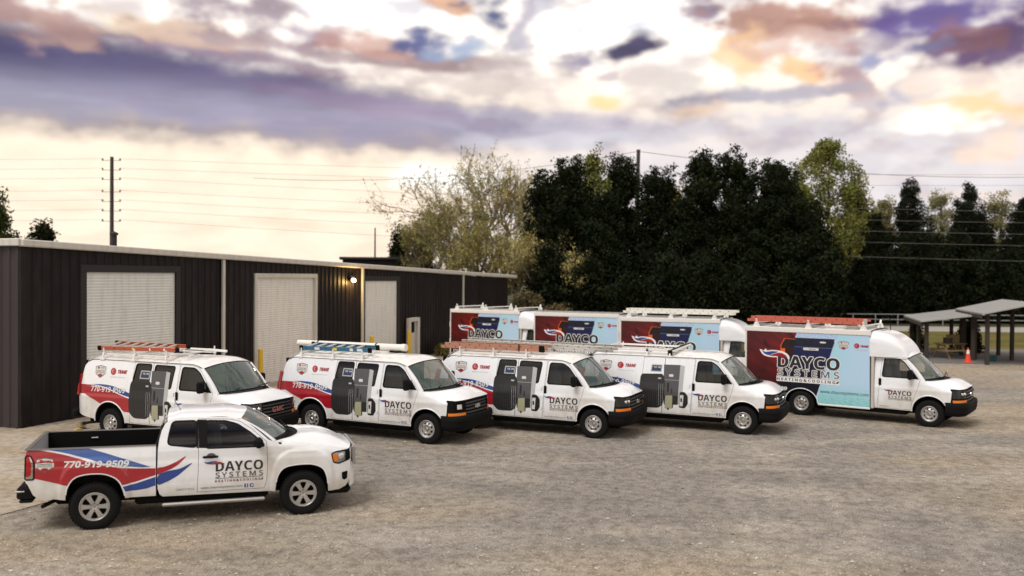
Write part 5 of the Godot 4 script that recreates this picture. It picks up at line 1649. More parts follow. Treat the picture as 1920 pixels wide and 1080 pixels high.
	put("air_dam", MB.new().box(Vector3(0.62, 0.36, 0), Vector3(0.42, 0.14, 1.5), 0.05), M.black_plastic, root)
	put("grille_surround", MB.new().sheet(6, 20, func(p: Vector2) -> Vector3:
		return nose.call(p.y * 2.0 - 1.0, lerpf(0.80, 1.085, p.x)), Vector3.RIGHT), M.paint, root)
	var gx := 0.91
	put("grille", MB.new().box(Vector3(gx - 0.01, 0.93, 0), Vector3(0.05, 0.30, 1.12), 0.02), M.black, root)
	var bars := MB.new()
	for y: float in [0.84, 0.92, 1.0]:
		bars.box(Vector3(gx + 0.012, y, 0), Vector3(0.03, 0.025, 1.06), 0.008)
	put("grille_bars", bars, M.gutter_grey, root)
	var ch := MB.new()
	for s: float in [1.0, -1.0]:
		ch.bar(Vector3(gx + 0.005, 0.76, s * 0.55), Vector3(gx - 0.02, 1.09, s * 0.57), 0.05, 0.06, 0.015)
	ch.box(Vector3(gx - 0.01, 1.09, 0), Vector3(0.05, 0.03, 1.16), 0.01)
	put("grille_frame", ch, M.step_chrome, root)
	put("rear_bumper", MB.new().box(Vector3(-4.31, 0.63, 0), Vector3(0.17, 0.19, 1.62), 0.03).box(Vector3(-4.24, 0.63, 0.78), Vector3(0.24, 0.22, 0.17), 0.04).box(Vector3(-4.24, 0.63, -0.78), Vector3(0.24, 0.22, 0.17), 0.04).box(Vector3(-4.25, 0.515, 0.74), Vector3(0.20, 0.05, 0.24), 0.02), M.black_plastic, root)
	put("bumper_strip", MB.new().box(Vector3(-4.335, 0.672, 0.78), Vector3(0.14, 0.028, 0.18), 0.008), M.step_chrome, root)
	put("exhaust_pipe", MB.new().tube([Vector3(-3.6, 0.48, 0.55), Vector3(-3.85, 0.47, 0.66), Vector3(-4.02, 0.42, 0.86)], 0.032, 0.032, 10), M.rubber_trim, root)
	put("underbody", MB.new().box(Vector3(-1.6, 0.57, 0), Vector3(4.6, 0.44, 1.05), 0.05).box(Vector3(-1.62, 0.42, 0), Vector3(2.1, 0.16, 1.66), 0.04), M.black, root)
	put("cabin_floor", MB.new().box(Vector3(-1.35, 0.85, 0), Vector3(1.7, 0.4, 1.5)), M.black, root)
	put("engine_bay", MB.new().box(Vector3(0.1, 0.80, 0), Vector3(1.2, 0.6, 1.0)), M.black, root)
	put("dashboard", MB.new().box(Vector3(-0.55, 1.14, 0), Vector3(0.42, 0.22, 1.46), 0.06), M.cabin, root)
	var seat0 := MB.new().box(Vector3(-1.42, 1.22, 0), Vector3(0.16, 0.62, 0.48), 0.06, Basis(Vector3.BACK, 0.16)).box(Vector3(-1.47, 1.555, 0), Vector3(0.10, 0.16, 0.26), 0.04)
	for z: float in [0.38, -0.38]:
		var s := put("seat", seat0, M.cabin, root)
		s.position = Vector3(0, 0, z)
	var ring := []
	for k in 25:
		var a := TAU * k / 24.0
		ring.append(Vector3(-0.86, 1.24, -0.38) + Basis(Vector3.BACK, -0.95) * Vector3(0.18 * cos(a), 0, 0.18 * sin(a)))
	put("steering_wheel", MB.new().tube(ring, 0.013, 0.013, 6, false).bar(ring[0], ring[12], 0.03, 0.02), M.cabin, root)
	put("antenna", MB.new().tube([Vector3(-1.98, 1.78, 0.30), Vector3(-2.02, 1.84, 0.30), Vector3(-2.10, 1.98, 0.30)], 0.006, 0.003, 6).box(Vector3(-1.97, 1.775, 0.30), Vector3(0.07, 0.02, 0.04), 0.008), M.black, root)
	for s: float in [0.35, -0.45]:
		var c: Vector3 = cw.call(s)
		put("wiper", MB.new().bar(c + Vector3(0.06, 0.012, 0), c + Vector3(-0.05, 0.065, -0.28), 0.014, 0.012).bar(c + Vector3(-0.01, 0.045, 0.12), c + Vector3(-0.07, 0.085, -0.42), 0.018, 0.012), M.black, root)
	for x: float in [0.0, PICKUP_REAR]:
		for side: float in [1.0, -1.0]:
			wheel(root, Vector3(x, 0.378, side * 0.80), side, 0.382, 0.222, 0.255, "alloy")
	return root

func pickup_livery(bed: Node, cab: Node, door: Node, arch: PackedVector2Array) -> void:
	var fn: Callable = pickup_side
	var z := Vector3(0, 0, 1)
	var hole := [grown(arch, 0.012)]
	decal("red_wrap", poly([Vector2(-4.248, 1.29), Vector2(-4.225, 1.318), Vector2(-4.05, 1.316), Vector2(-3.86, 1.275), Vector2(-3.66, 1.22), Vector2(-3.40, 1.13), Vector2(-3.15, 1.05), Vector2(-2.89, 0.985), Vector2(-2.70, 0.963), Vector2(-2.57, 0.955), Vector2(-2.35, 0.945), Vector2(-2.35, 0.835), Vector2(-2.65, 0.745), Vector2(-2.85, 0.705), Vector2(-3.67, 0.75), Vector2(-3.84, 0.80), Vector2(-4.02, 0.855), Vector2(-4.12, 0.88), Vector2(-4.125, 1.13), Vector2(-4.18, 1.24), Vector2(-4.25, 1.24)]), M.red_vinyl, bed, fn, 0.0025, 0.035, hole)
	decal("blue_wrap", poly([Vector2(-3.93, 1.315), Vector2(-3.34, 1.31), Vector2(-3.20, 1.262), Vector2(-3.05, 1.21), Vector2(-2.72, 1.085), Vector2(-2.42, 0.972), Vector2(-2.55, 0.972), Vector2(-2.68, 0.988), Vector2(-2.88, 1.01), Vector2(-3.13, 1.075), Vector2(-3.38, 1.16), Vector2(-3.64, 1.245), Vector2(-3.80, 1.287)]), M.blue_light_vinyl, bed, fn, 0.0025, 0.035)
	decal("blue_wrap", poly([Vector2(-2.84, 0.68), Vector2(-2.65, 0.715), Vector2(-2.35, 0.805), Vector2(-2.35, 0.665), Vector2(-2.48, 0.625), Vector2(-2.62, 0.606), Vector2(-2.80, 0.60)]), M.blue_vinyl, bed, fn, 0.0025, 0.035, hole)
	decal("red_wrap", spline([Vector2(-2.32, 0.943), Vector2(-2.20, 0.965), Vector2(-2.03, 1.035), Vector2(-1.885, 1.115), Vector2(-1.98, 1.005), Vector2(-2.10, 0.925), Vector2(-2.215, 0.88), Vector2(-2.32, 0.84)], 4), M.red_vinyl, cab, fn, 0.0025, 0.035)
	decal("blue_wrap", spline([Vector2(-2.315, 0.815), Vector2(-2.18, 0.885), Vector2(-1.98, 0.918), Vector2(-1.79, 1.00), Vector2(-1.90, 0.895), Vector2(-2.03, 0.79), Vector2(-2.19, 0.71), Vector2(-2.31, 0.675)], 4), M.blue_vinyl, cab, fn, 0.0025, 0.035)
	var ph := Rect2(-3.71, 1.035, 0.95, 0.098)
	put("phone_number", write(MB.new(), "770-919-9509", font("Droid Sans", true), ph, fn, z, 0.0095, 0, 0.2, 0.035, Vector2.ZERO, 0.0025), M.white_vinyl, bed)
	shield(bed, fn, Rect2(-4.10, 0.96, 0.255, 0.24), M.pale_vinyl)
	company_logo(door, fn, Rect2(-1.42, 0.835, 0.755, 0.16), Rect2(-1.63, 0.945, 0.36, 0.075), Rect2(-1.42, 0.735, 0.755, 0.08), 0.718, Rect2(-1.43, 0.655, 0.765, 0.036))
	put("web_address", write(MB.new(), "www.DaycoSystems.com", font("Droid Sans", false), Rect2(-1.655, 0.545, 0.66, 0.046), fn, z, 0.003), M.black_vinyl, door)
	social_icons(door, fn, Vector2(-0.965, 0.54), 0.062)
	put("registration_lettering", write(MB.new(), "CN#211013", font("Droid Sans", false), Rect2(-2.04, 0.55, 0.28, 0.036), fn, z, 0.003), M.grey_vinyl, cab)
# ---------------------------------------------------------------- ground
func field(nx: int, nz: int, x0: float, z0: float, dx: float, dz: float, y: float, tintf: Callable) -> ArrayMesh:
	var v := PackedVector3Array()
	var n := PackedVector3Array()
	var c := PackedColorArray()
	var ix := PackedInt32Array()
	for j in nz + 1:
		for i in nx + 1:
			var p := Vector3(x0 + dx * i, y, z0 + dz * j)
			v.append(p)
			n.append(Vector3.UP)
			c.append(tintf.call(p))
	for j in nz:
		for i in nx:
			var a := j * (nx + 1) + i
			var b := a + 1
			var e := a + nx + 1
			# clockwise from above
			for k in ([a, b, e, b, e + 1, e] if dz > 0.0 else [a, e, b, b, e, e + 1]):
				ix.append(k)
	var arr := []
	arr.resize(Mesh.ARRAY_MAX)
	arr[Mesh.ARRAY_VERTEX] = v
	arr[Mesh.ARRAY_NORMAL] = n
	arr[Mesh.ARRAY_COLOR] = c
	arr[Mesh.ARRAY_INDEX] = ix
	var am := ArrayMesh.new()
	am.add_surface_from_arrays(Mesh.PRIMITIVE_TRIANGLES, arr)
	return am

func earth(called: String, fine: float, broad: float, bump: float, seed_: int) -> StandardMaterial3D:
	var m := mat(called, Color(1, 1, 1), 0.95)
	m.vertex_color_use_as_albedo = true
	m.metallic_specular = 0.2
	var g := noise(seed_, 0.13, FastNoiseLite.TYPE_CELLULAR, 3)
	g.cellular_return_type = FastNoiseLite.RETURN_CELL_VALUE
	m.albedo_texture = noise_tex(g, 1024, [Color(0.50, 0.495, 0.485), Color(0.77, 0.735, 0.72), Color(0.86, 0.855, 0.84), Color(1.0, 0.995, 0.98)], [0.0, 0.28, 0.65, 1.0])
	m.uv1_triplanar = true
	m.uv1_world_triplanar = true
	m.uv1_scale = Vector3.ONE / fine
	m.detail_enabled = true
	m.detail_blend_mode = BaseMaterial3D.BLEND_MODE_MUL
	m.detail_albedo = noise_tex(noise(seed_ + 1, 0.03, FastNoiseLite.TYPE_SIMPLEX_SMOOTH, 6), 1024, [Color(0.82, 0.818, 0.815), Color(0.95, 0.948, 0.945), Color(1, 1, 1)], [0.15, 0.5, 0.8])
	m.detail_uv_layer = BaseMaterial3D.DETAIL_UV_2
	m.uv2_triplanar = true
	m.uv2_world_triplanar = true
	m.uv2_scale = Vector3.ONE / broad
	if bump > 0.0:
		m.heightmap_enabled = true
		m.heightmap_scale = bump
		m.heightmap_texture = noise_tex(noise(seed_ + 2, 0.12, FastNoiseLite.TYPE_SIMPLEX_SMOOTH, 4), 1024, [], [])
	return m

const ALONG := Vector3(0.35371, 0, -0.93536)      # along the long wall of the building, away from the eye
const OUTWARD := Vector3(0.93536, 0, 0.35371)     # out of that wall, over the yard
const CORNER := Vector3(-12.853, 0, -23.762)

func gravel_tint(p: Vector3) -> Color:
	var a := tint_a.get_noise_2d(p.x * 0.55, p.z * 1.0)
	var b := tint_b.get_noise_2d(p.x * 0.6, p.z * 1.6)
	var c := tint_c.get_noise_2d(p.x * 0.45, p.z * 1.5)
	var grey := Color(0.425, 0.411, 0.376)
	var tan_ := Color(0.570, 0.508, 0.398)
	var pale := Color(0.655, 0.63, 0.555)
	var dark := Color(0.275, 0.268, 0.247)
	var k := grey.lerp(tan_, clampf(0.42 + a * 2.0 + 0.014 * (p.x - 2.0), 0.0, 1.0))
	k = k.lerp(pale, clampf(b * 1.3, 0.0, 0.6))
	k = k.lerp(dark, clampf(-c * 1.3 - 0.12, 0.0, 0.45))
	# faint wheel tracks curving through the lot
	for q: Array in TRACKS:
		var d := absf(Vector2(p.x - q[0], p.z - q[1]).length() - q[2])
		for w: float in [0.0, 1.65]:
			var f := smoothstep(0.26, 0.08, absf(d - w)) * (0.5 + 0.5 * b)
			k = k.lerp(pale if q[3] > 0 else dark, clampf(f * 0.5, 0.0, 0.5))
	return k

# circles that vehicles drove round: centre x, z, radius, pale or dark
const TRACKS := [[6.0, -38.0, 17.0, 1], [-14.0, 6.0, 27.0, -1], [22.0, -2.0, 19.0, 1], [10.0, -60.0, 42.0, -1], [-30.0, -20.0, 36.0, 1]]

var tint_a := noise(41, 0.13, FastNoiseLite.TYPE_SIMPLEX_SMOOTH, 3)
var tint_b := noise(42, 0.30, FastNoiseLite.TYPE_SIMPLEX_SMOOTH, 4)
var tint_c := noise(43, 0.38, FastNoiseLite.TYPE_SIMPLEX_SMOOTH, 4)

func build_ground() -> void:
	var rng := RandomNumberGenerator.new()
	rng.seed = 77
	var far_m := earth("far_soil", 3.0, 23.0, 0.0, 60)
	var o := put_mesh("ground", field(40, 40, -400, -500, 20, 15, -0.008, func(p: Vector3) -> Color: return Color(0.11, 0.12, 0.06)), self)
	o.mesh.surface_set_material(0, far_m)
	o.set_meta("kind", "structure")
	var gm := earth("gravel", 2.3, 9.7, 0.5, 50)
	var g := put_mesh("gravel_lot", field(230, 230, -28, -62, 0.3, 0.26, 0.0, gravel_tint), self)
	g.mesh.surface_set_material(0, gm)
	g.set_meta("kind", "structure")
	# pale apron of worn concrete along the building
	var am := earth("apron_concrete", 0.9, 8.1, 0.12, 70)
	var a0 := CORNER - ALONG * 12.0
	var apron := field(28, 120, 0, 0, 0.25, -0.40, 0.012, func(p: Vector3) -> Color:
		var q := a0 + OUTWARD * p.x - ALONG * p.z
		return Color(0.60, 0.52, 0.39).lerp(Color(0.72, 0.68, 0.59), clampf(0.5 + tint_b.get_noise_2d(q.x * 1.3, q.z * 1.3) * 1.5, 0.0, 1.0)).lerp(Color(0.40, 0.35, 0.27), clampf(-tint_c.get_noise_2d(q.x, q.z * 0.7) * 1.4 - 0.15, 0.0, 0.6)))
	var ap := put_mesh("apron", apron, self)
	ap.mesh.surface_set_material(0, am)
	ap.transform = Transform3D(Basis(Vector3.UP, -atan2(OUTWARD.z, OUTWARD.x)), a0)
	ap.set_meta("kind", "structure")
	# loose stones
	var stone := MB.new()
	var ico := [Vector3(0, 1, 0), Vector3(0.9, 0.1, 0.2), Vector3(-0.1, 0.0, 0.95), Vector3(-0.9, 0.15, -0.1), Vector3(0.15, 0.1, -0.9), Vector3(0, -0.6, 0)]
	for k in 4:
		stone.flat(ico[0], ico[1 + k], ico[1 + (k + 1) % 4], ico[1 + k] + ico[1 + (k + 1) % 4] + ico[0])
		stone.flat(ico[5], ico[1 + k], ico[1 + (k + 1) % 4], ico[1 + k] + ico[1 + (k + 1) % 4] + ico[5])
	var sm := mat("pebble", Color(1, 1, 1), 0.9)
	sm.vertex_color_use_as_albedo = true
	var mm := MultiMesh.new()
	mm.transform_format = MultiMesh.TRANSFORM_3D
	mm.use_colors = true
	mm.mesh = stone.mesh(sm)
	mm.instance_count = 26000
	for i in 26000:
		var z := -lerpf(11.5, 32.0, pow(rng.randf(), 1.6))
		var x := rng.randf_range(-0.62, 0.66) * absf(z)
		var s := rng.randf_range(0.006, 0.019) * (1.8 if rng.randf() < 0.06 else 1.0)
		var b := Basis(Vector3.UP, rng.randf() * TAU).scaled(Vector3(s * rng.randf_range(0.8, 1.5), s * 0.6, s))
		mm.set_instance_transform(i, Transform3D(b, Vector3(x, s * 0.25, z)))
		var t := gravel_tint(Vector3(x, 0, z)) * rng.randf_range(0.35, 1.15)
		mm.set_instance_color(i, Color(t.r, t.g, t.b))
	var mi := MultiMeshInstance3D.new()
	mi.multimesh = mm
	hang(mi, "loose_gravel")
	mi.set_meta("kind", "stuff")
	tag(mi, "loose pebbles scattered over the gravel lot", "gravel")
	# bank of grass and the road beyond the yard on the right
	var grm := earth("turf", 1.9, 7.0, 2.0, 80)
	var gr := put_mesh("grass_bank", field(60, 24, 12, -74, 1.2, 1.0, 0.006, func(p: Vector3) -> Color:
		var k := tint_a.get_noise_2d(p.x * 1.5, p.z * 2.5)
		return Color(0.20, 0.205, 0.055).lerp(Color(0.34, 0.28, 0.10), clampf(0.35 + k * 1.4 + smoothstep(-60.0, -52.0, p.z) * 0.5, 0.0, 1.0))), self)
	gr.mesh.surface_set_material(0, grm)
	gr.set_meta("kind", "structure")
	var rm := mat("worn_asphalt", lin(0.40, 0.38, 0.34), 0.85)
	rm.albedo_texture = noise_tex(noise(91, 0.05), 256, [Color(0.8, 0.8, 0.8), Color(1, 1, 1)], [0.2, 0.8])
	rm.uv1_triplanar = true
	rm.uv1_world_triplanar = true
	rm.uv1_scale = Vector3(0.3, 0.3, 0.3)
	var road := MB.new()
	road.quad(Vector3(5, 0.02, -72), Vector3(95, 0.02, -67), Vector3(95, 0.02, -76), Vector3(5, 0.02, -79), Vector3.UP)
	struct("road", road, rm)
	var sh := MB.new()
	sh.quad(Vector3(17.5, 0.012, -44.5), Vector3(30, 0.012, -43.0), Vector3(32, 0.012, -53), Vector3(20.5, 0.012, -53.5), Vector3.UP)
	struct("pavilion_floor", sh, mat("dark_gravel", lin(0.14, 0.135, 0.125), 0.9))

# ---------------------------------------------------------------- buildings
func eave(x: float) -> float:
	return 4.78 - 0.0228 * x

func cladding(mb: MB, x0: float, x1: float, y0: float, top: Callable) -> MB:
	# trapezoid ribs, 0.31 m apart, standing 35 mm proud
	var xs := [x0]
	var k := floorf(x0 / 0.31)
	while k * 0.31 < x1:
		for d: float in [0.0, 0.03, 0.10, 0.13]:
			var x := k * 0.31 + d
			if x > x0 + 0.002 and x < x1 - 0.002:
				xs.append(x)
		k += 1.0
	xs.append(x1)
	var depth := func(x: float) -> float:
		var f := fposmod(x, 0.31)
		return 0.035 * clampf(minf(f / 0.03, (0.13 - f) / 0.03), 0.0, 1.0)
	for i in xs.size() - 1:
		var a: float = xs[i]
		var b: float = xs[i + 1]
		var za: float = depth.call(a + 0.0005)
		var zb: float = depth.call(b - 0.0005)
		mb.quad(Vector3(a, y0, za), Vector3(b, y0, zb), Vector3(b, top.call(b), zb), Vector3(a, top.call(a), za), Vector3(0, 0, 1))
	return mb

func roller_door(root: Node3D, x0: float, x1: float, top: float, m: Material, frame: Material, wide: float) -> void:
	var d := Node3D.new()
	hang(d, "roller_door", root)
	var c := MB.new()
	var y := 0.02
	while y < top - 0.01:
		var yt := minf(y + 0.085, top)
		var prof := [Vector2(-0.052, y), Vector2(-0.044, y + 0.012), Vector2(-0.038, y + 0.04), Vector2(-0.044, y + 0.066), Vector2(-0.052, yt)]
		for i in 4:
			c.quad(Vector3(x0, prof[i].y, prof[i].x), Vector3(x1, prof[i].y, prof[i].x), Vector3(x1, prof[i + 1].y, prof[i + 1].x), Vector3(x0, prof[i + 1].y, prof[i + 1].x), Vector3(0, 0, 1))
		y += 0.085
	put("curtain", c, m, d)
	var f := MB.new()
	var dp := 0.13 if frame == M.white_trim else 0.05
	f.box(Vector3(x0 - wide / 2.0, top / 2.0, 0.0), Vector3(wide, top, dp), 0.008)
	f.box(Vector3(x1 + wide / 2.0, top / 2.0, 0.0), Vector3(wide, top, dp), 0.008)
	f.box(Vector3((x0 + x1) / 2.0, top + wide / 2.0, 0.0), Vector3(x1 - x0 + wide * 2.0, wide, dp), 0.008)
	put("frame", f, frame, d)
	put("bottom_bar", MB.new().box(Vector3((x0 + x1) / 2.0, 0.05, -0.025), Vector3(x1 - x0 - 0.02, 0.08, 0.04), 0.008), frame, d)

func build_buildings() -> void:
	var turn := atan2(-ALONG.z, ALONG.x)
	var b := thing("warehouse", "long low charcoal metal building with three roller doors and white eave", "building", CORNER, turn)
	var doors := [[2.15, 5.77, 4.12, 0.22], [9.98, 13.75, 3.97, 0.16], [17.82, 20.87, 3.83, 0.22]]
	var cuts := [0.0]
	var spans := [[0.0, 1.93], [5.99, 9.82], [13.91, 17.60], [21.09, 35.4]]
	for s: Array in spans:
		var n := roundi((s[1] - s[0]) / 0.93)
		for k in n:
			var xa := lerpf(s[0], s[1], float(k) / n)
			var xb := lerpf(s[0], s[1], (k + 1.0) / n)
			put("wall_panel", cladding(MB.new(), xa + 0.002, xb - 0.002, 0.0, eave), [M.wall, M.wall_b, M.wall_c][(k * 7 + int(xa)) % 3], b)
	for d: Array in doors:
		var x0: float = d[0] - d[3]
		var x1: float = d[1] + d[3]
		for k in 4:
			put("wall_panel", cladding(MB.new(), lerpf(x0, x1, k / 4.0) + 0.002, lerpf(x0, x1, (k + 1) / 4.0) - 0.002, d[2] + d[3], eave), M.wall, b)
	roller_door(b, 2.15, 5.77, 4.12, M.door_white, M.wall_trim, 0.22)
	roller_door(b, 9.98, 13.75, 3.97, M.door_cream, M.white_trim, 0.16)
	roller_door(b, 17.82, 20.87, 3.83, M.door_white, M.wall_trim, 0.22)
	# end wall, seen almost square on at the left edge
	for k in 12:
		var p := put("wall_panel", cladding(MB.new(), 0.93 * k + 0.002, 0.93 * (k + 1) - 0.002, 0.0, func(_x: float) -> float: return 4.80), M.wall_end, b)
		p.position = Vector3(-0.02, 0, -0.04)
		p.rotation.y = -PI / 2.0
		p.transform = Transform3D(Basis(Vector3(0, 0, -1), Vector3.UP, Vector3(-1, 0, 0)), Vector3(-0.02, 0, -0.04))
	put("corner_trim", MB.new().box(Vector3(-0.01, 2.4, 0.0), Vector3(0.10, 4.76, 0.12), 0.01), M.wall, b)
	put("corner_trim", MB.new().box(Vector3(35.42, 1.98, -0.02), Vector3(0.12, 3.96, 0.14), 0.01), M.wall_trim, b)
	# the eave gutter runs slightly downhill
	var gut := MB.new()
	gut.bar(Vector3(-0.12, 4.875, 0.10), Vector3(36.7, 4.875 - 0.0222 * 36.8, 0.10), 0.22, 0.19, 0.025)
	put("eave_gutter", gut, M.white_trim, b)
	put("end_trim", MB.new().box(Vector3(-0.10, 4.89, -6.0), Vector3(0.16, 0.20, 12.2), 0.02), M.white_trim, b)
	var rf := MB.new()
	rf.quad(Vector3(-0.1, 4.95, 0.05), Vector3(36.7, 4.13, 0.05), Vector3(36.7, 4.45, -12), Vector3(-0.1, 5.25, -12), Vector3.UP)
	put("roof", rf, M.roofing, b)
	var core := MB.new()
	core.quad(Vector3(0.05, 0, -0.10), Vector3(35.35, 0, -0.10), Vector3(35.35, 3.9, -0.10), Vector3(0.05, 4.7, -0.10), Vector3(0, 0, 1))
	core.quad(Vector3(35.35, 0, -0.05), Vector3(35.35, 0, -12), Vector3(35.35, 4.2, -12), Vector3(35.35, 3.9, -0.05), Vector3(1, 0, 0))
	core.quad(Vector3(0.0, 0, -12), Vector3(35.35, 0, -12), Vector3(35.35, 4.3, -12), Vector3(0.0, 5.1, -12), Vector3(0, 0, -1))
	put("back_wall", core, M.wall_trim, b)
	for x: float in [8.02, 17.46, 28.46]:
		var y := 4.80 - 0.0222 * x
		put("downspout", MB.new().box(Vector3(x, y / 2.0, 0.085), Vector3(0.13, y, 0.09), 0.015).bar(Vector3(x, 0.12, 0.10), Vector3(x, 0.05, 0.30), 0.13, 0.09, 0.01), M.white_trim, b)
	put("roof_vent", MB.new().tube([Vector3(4.6, 4.9, -1.4), Vector3(4.6, 5.32, -1.4)], 0.09, 0.09, 12).lathe(poly([Vector2(0, 0.08), Vector2(0.13, 0.02), Vector2(0.13, -0.04)]), Vector3(4.6, 5.34, -1.4), Basis.IDENTITY, 12), M.wall_trim, b)
	# lit wall lamp
	var lm := thing("wall_lamp", "lit wall lamp high beside the white downspout and cream roller door", "lamp", CORNER + ALONG * 16.5 + Vector3(0, 3.9, 0) + OUTWARD * 0.04, turn)
	put("housing", MB.new().box(Vector3(0, 0.05, 0.06), Vector3(0.34, 0.22, 0.12), 0.03), M.wall_trim, lm)
	put("lens", MB.new().box(Vector3(0, -0.03, 0.15), Vector3(0.28, 0.15, 0.07), 0.03), M.lamp_on, lm)
	var li := OmniLight3D.new()
	li.name = "lamp_light"
	li.light_color = Color(1.0, 0.80, 0.48)
	li.light_energy = 1.6
	li.light_size = 0.08
	li.omni_range = 12.0
	li.omni_attenuation = 2.0
	li.shadow_enabled = true
	lm.add_child(li)
	li.position = Vector3(0, -0.10, 0.24)
	# posts in front of the wall
	for p: Array in [[9.62, 0.45, 1.43, "yellow bollard in front of the cream roller door"], [17.66, 0.45, 1.42, "yellow bollard in front of the small white roller door"], [21.25, 0.45, 1.44, "yellow bollard in front of the white framed cabinet"]]:
		var at: Vector3 = CORNER + ALONG * p[0] + OUTWARD * p[1]
		var bo := thing("bollard", p[3], "bollard", at, 0.0, "yellow bollards along the warehouse wall")
		put("post", MB.new().lathe(poly([Vector2(0, p[2]), Vector2(0.06, p[2] - 0.015), Vector2(0.085, p[2] - 0.05), Vector2(0.088, 0.30)]), Vector3.ZERO, Basis.IDENTITY, 20), M.yellow, bo)
		put("base_sleeve", MB.new().lathe(poly([Vector2(0.095, 0.30), Vector2(0.098, 0.0)]), Vector3.ZERO, Basis.IDENTITY, 20), M.black_plastic, bo)
	var pd := thing("meter_cabinet", "tall white framed cabinet with dark slot against the charcoal wall", "cabinet", CORNER + ALONG * 22.2 + OUTWARD * 0.12, turn)
	put("cabinet_back", MB.new().box(Vector3(0, 1.0, -0.02), Vector3(1.0, 2.0, 0.08)), M.white_trim, pd)
	put("frame", MB.new().box(Vector3(-0.47, 1.01, 0.08), Vector3(0.22, 2.02, 0.14), 0.015).box(Vector3(0.47, 1.01, 0.08), Vector3(0.22, 2.02, 0.14), 0.015).box(Vector3(0, 1.93, 0.08), Vector3(0.72, 0.2, 0.14), 0.015), M.white_trim, pd)
	put("slot", MB.new().box(Vector3(0.0, 1.55, 0.03), Vector3(0.34, 0.52, 0.03)), M.black, pd)
	# dark building beyond
	var d2 := thing("far_shed", "low dark flat roofed shed peeking over the warehouse eave", "building", Vector3(-11.0, 0, -78.0), 0.1)
	put("wall", MB.new().box(Vector3(0, 2.65, 0), Vector3(6.4, 5.3, 8.0)), M.wall, d2)
	put("roof", MB.new().box(Vector3(0, 5.45, 0), Vector3(6.9, 0.22, 8.6), 0.04), M.wall_trim, d2)
# ---------------------------------------------------------------- trees
func leaf_clump(seed_: int, n: int, spread: float, size: float, m: Material) -> ArrayMesh:
	var rng := RandomNumberGenerator.new()
	rng.seed = seed_
	var mb := MB.new()
	for i in n:
		var d := Vector3(rng.randfn(), rng.randfn(), rng.randfn()).normalized() * spread * pow(rng.randf(), 0.5)
		var nn := (d.normalized() * 0.6 + Vector3(rng.randfn(), rng.randfn() + 0.4, rng.randfn())).normalized()
		var t := nn.cross(Vector3(rng.randfn(), rng.randfn(), rng.randfn())).normalized()
		var s := nn.cross(t)
		var l := size * rng.randf_range(0.7, 1.3)
		mb.t3(d - t * l, d + s * l * 0.45, d + t * l, nn, nn, nn)
		mb.t3(d - t * l, d + t * l, d - s * l * 0.45, nn, nn, nn)
	return mb.mesh(m)

var clumps := {}

func clump(kind: String) -> ArrayMesh:
	if not clumps.has(kind):
		match kind:
			"broad": clumps[kind] = leaf_clump(1, 44, 0.50, 0.115, M.leaf)
			"needle": clumps[kind] = leaf_clump(2, 44, 0.42, 0.11, M.leaf)
			"airy": clumps[kind] = leaf_clump(3, 12, 0.45, 0.13, M.leaf_light)
			"bud": clumps[kind] = leaf_clump(4, 9, 0.32, 0.085, M.leaf_light)
			"scrub": clumps[kind] = leaf_clump(5, 22, 0.34, 0.10, M.leaf)
	return clumps[kind]

func foliage(called: String, parent: Node, kind: String, pts: Array, base: Color, rng: RandomNumberGenerator, vary := 0.45, size := 1.0) -> MultiMeshInstance3D:
	var mm := MultiMesh.new()
	mm.transform_format = MultiMesh.TRANSFORM_3D
	mm.use_colors = true
	mm.mesh = clump(kind)
	mm.instance_count = pts.size()
	for i in pts.size():
		var s := size * rng.randf_range(0.7, 1.35)
		mm.set_instance_transform(i, Transform3D(Basis.from_euler(Vector3(rng.randf() * TAU, rng.randf() * TAU, 0)).scaled(Vector3(s, s, s)), pts[i]))
		var k := rng.randf_range(1.0 - vary, 1.0 + vary)
		mm.set_instance_color(i, Color(base.r * k * rng.randf_range(0.9, 1.15), base.g * k, base.b * k * rng.randf_range(0.8, 1.1)))
	var mi := MultiMeshInstance3D.new()
	mi.multimesh = mm
	hang(mi, called, parent)
	mi.set_meta("kind", "stuff")
	return mi

func trunk_of(root: Node3D, h: float, r: float, lean: float, m: Material, rng: RandomNumberGenerator, limbs: int, reach: float, low: float) -> void:
	var path := [Vector3.ZERO, Vector3(lean * 0.3, h * 0.35, lean * 0.1), Vector3(lean * 0.8, h * 0.7, -lean * 0.2), Vector3(lean, h * 0.95, 0)]
	var mb := MB.new().tube(path, r, r * 0.2, 8)
	for k in limbs:
		var t := rng.randf_range(low, 0.92)
		var y := h * t
		var a := rng.randf() * TAU
		var l := reach * (1.1 - t) * rng.randf_range(0.7, 1.2)
		var d := Vector3(cos(a), 0.55, sin(a))
		mb.tube([Vector3(lean * t, y, 0), Vector3(lean * t, y, 0) + d * l * 0.5, Vector3(lean * t, y, 0) + d * l + Vector3(0, l * 0.15, 0)], r * 0.35 * (1.1 - t), r * 0.08, 5)
	put("trunk", mb, m, root)

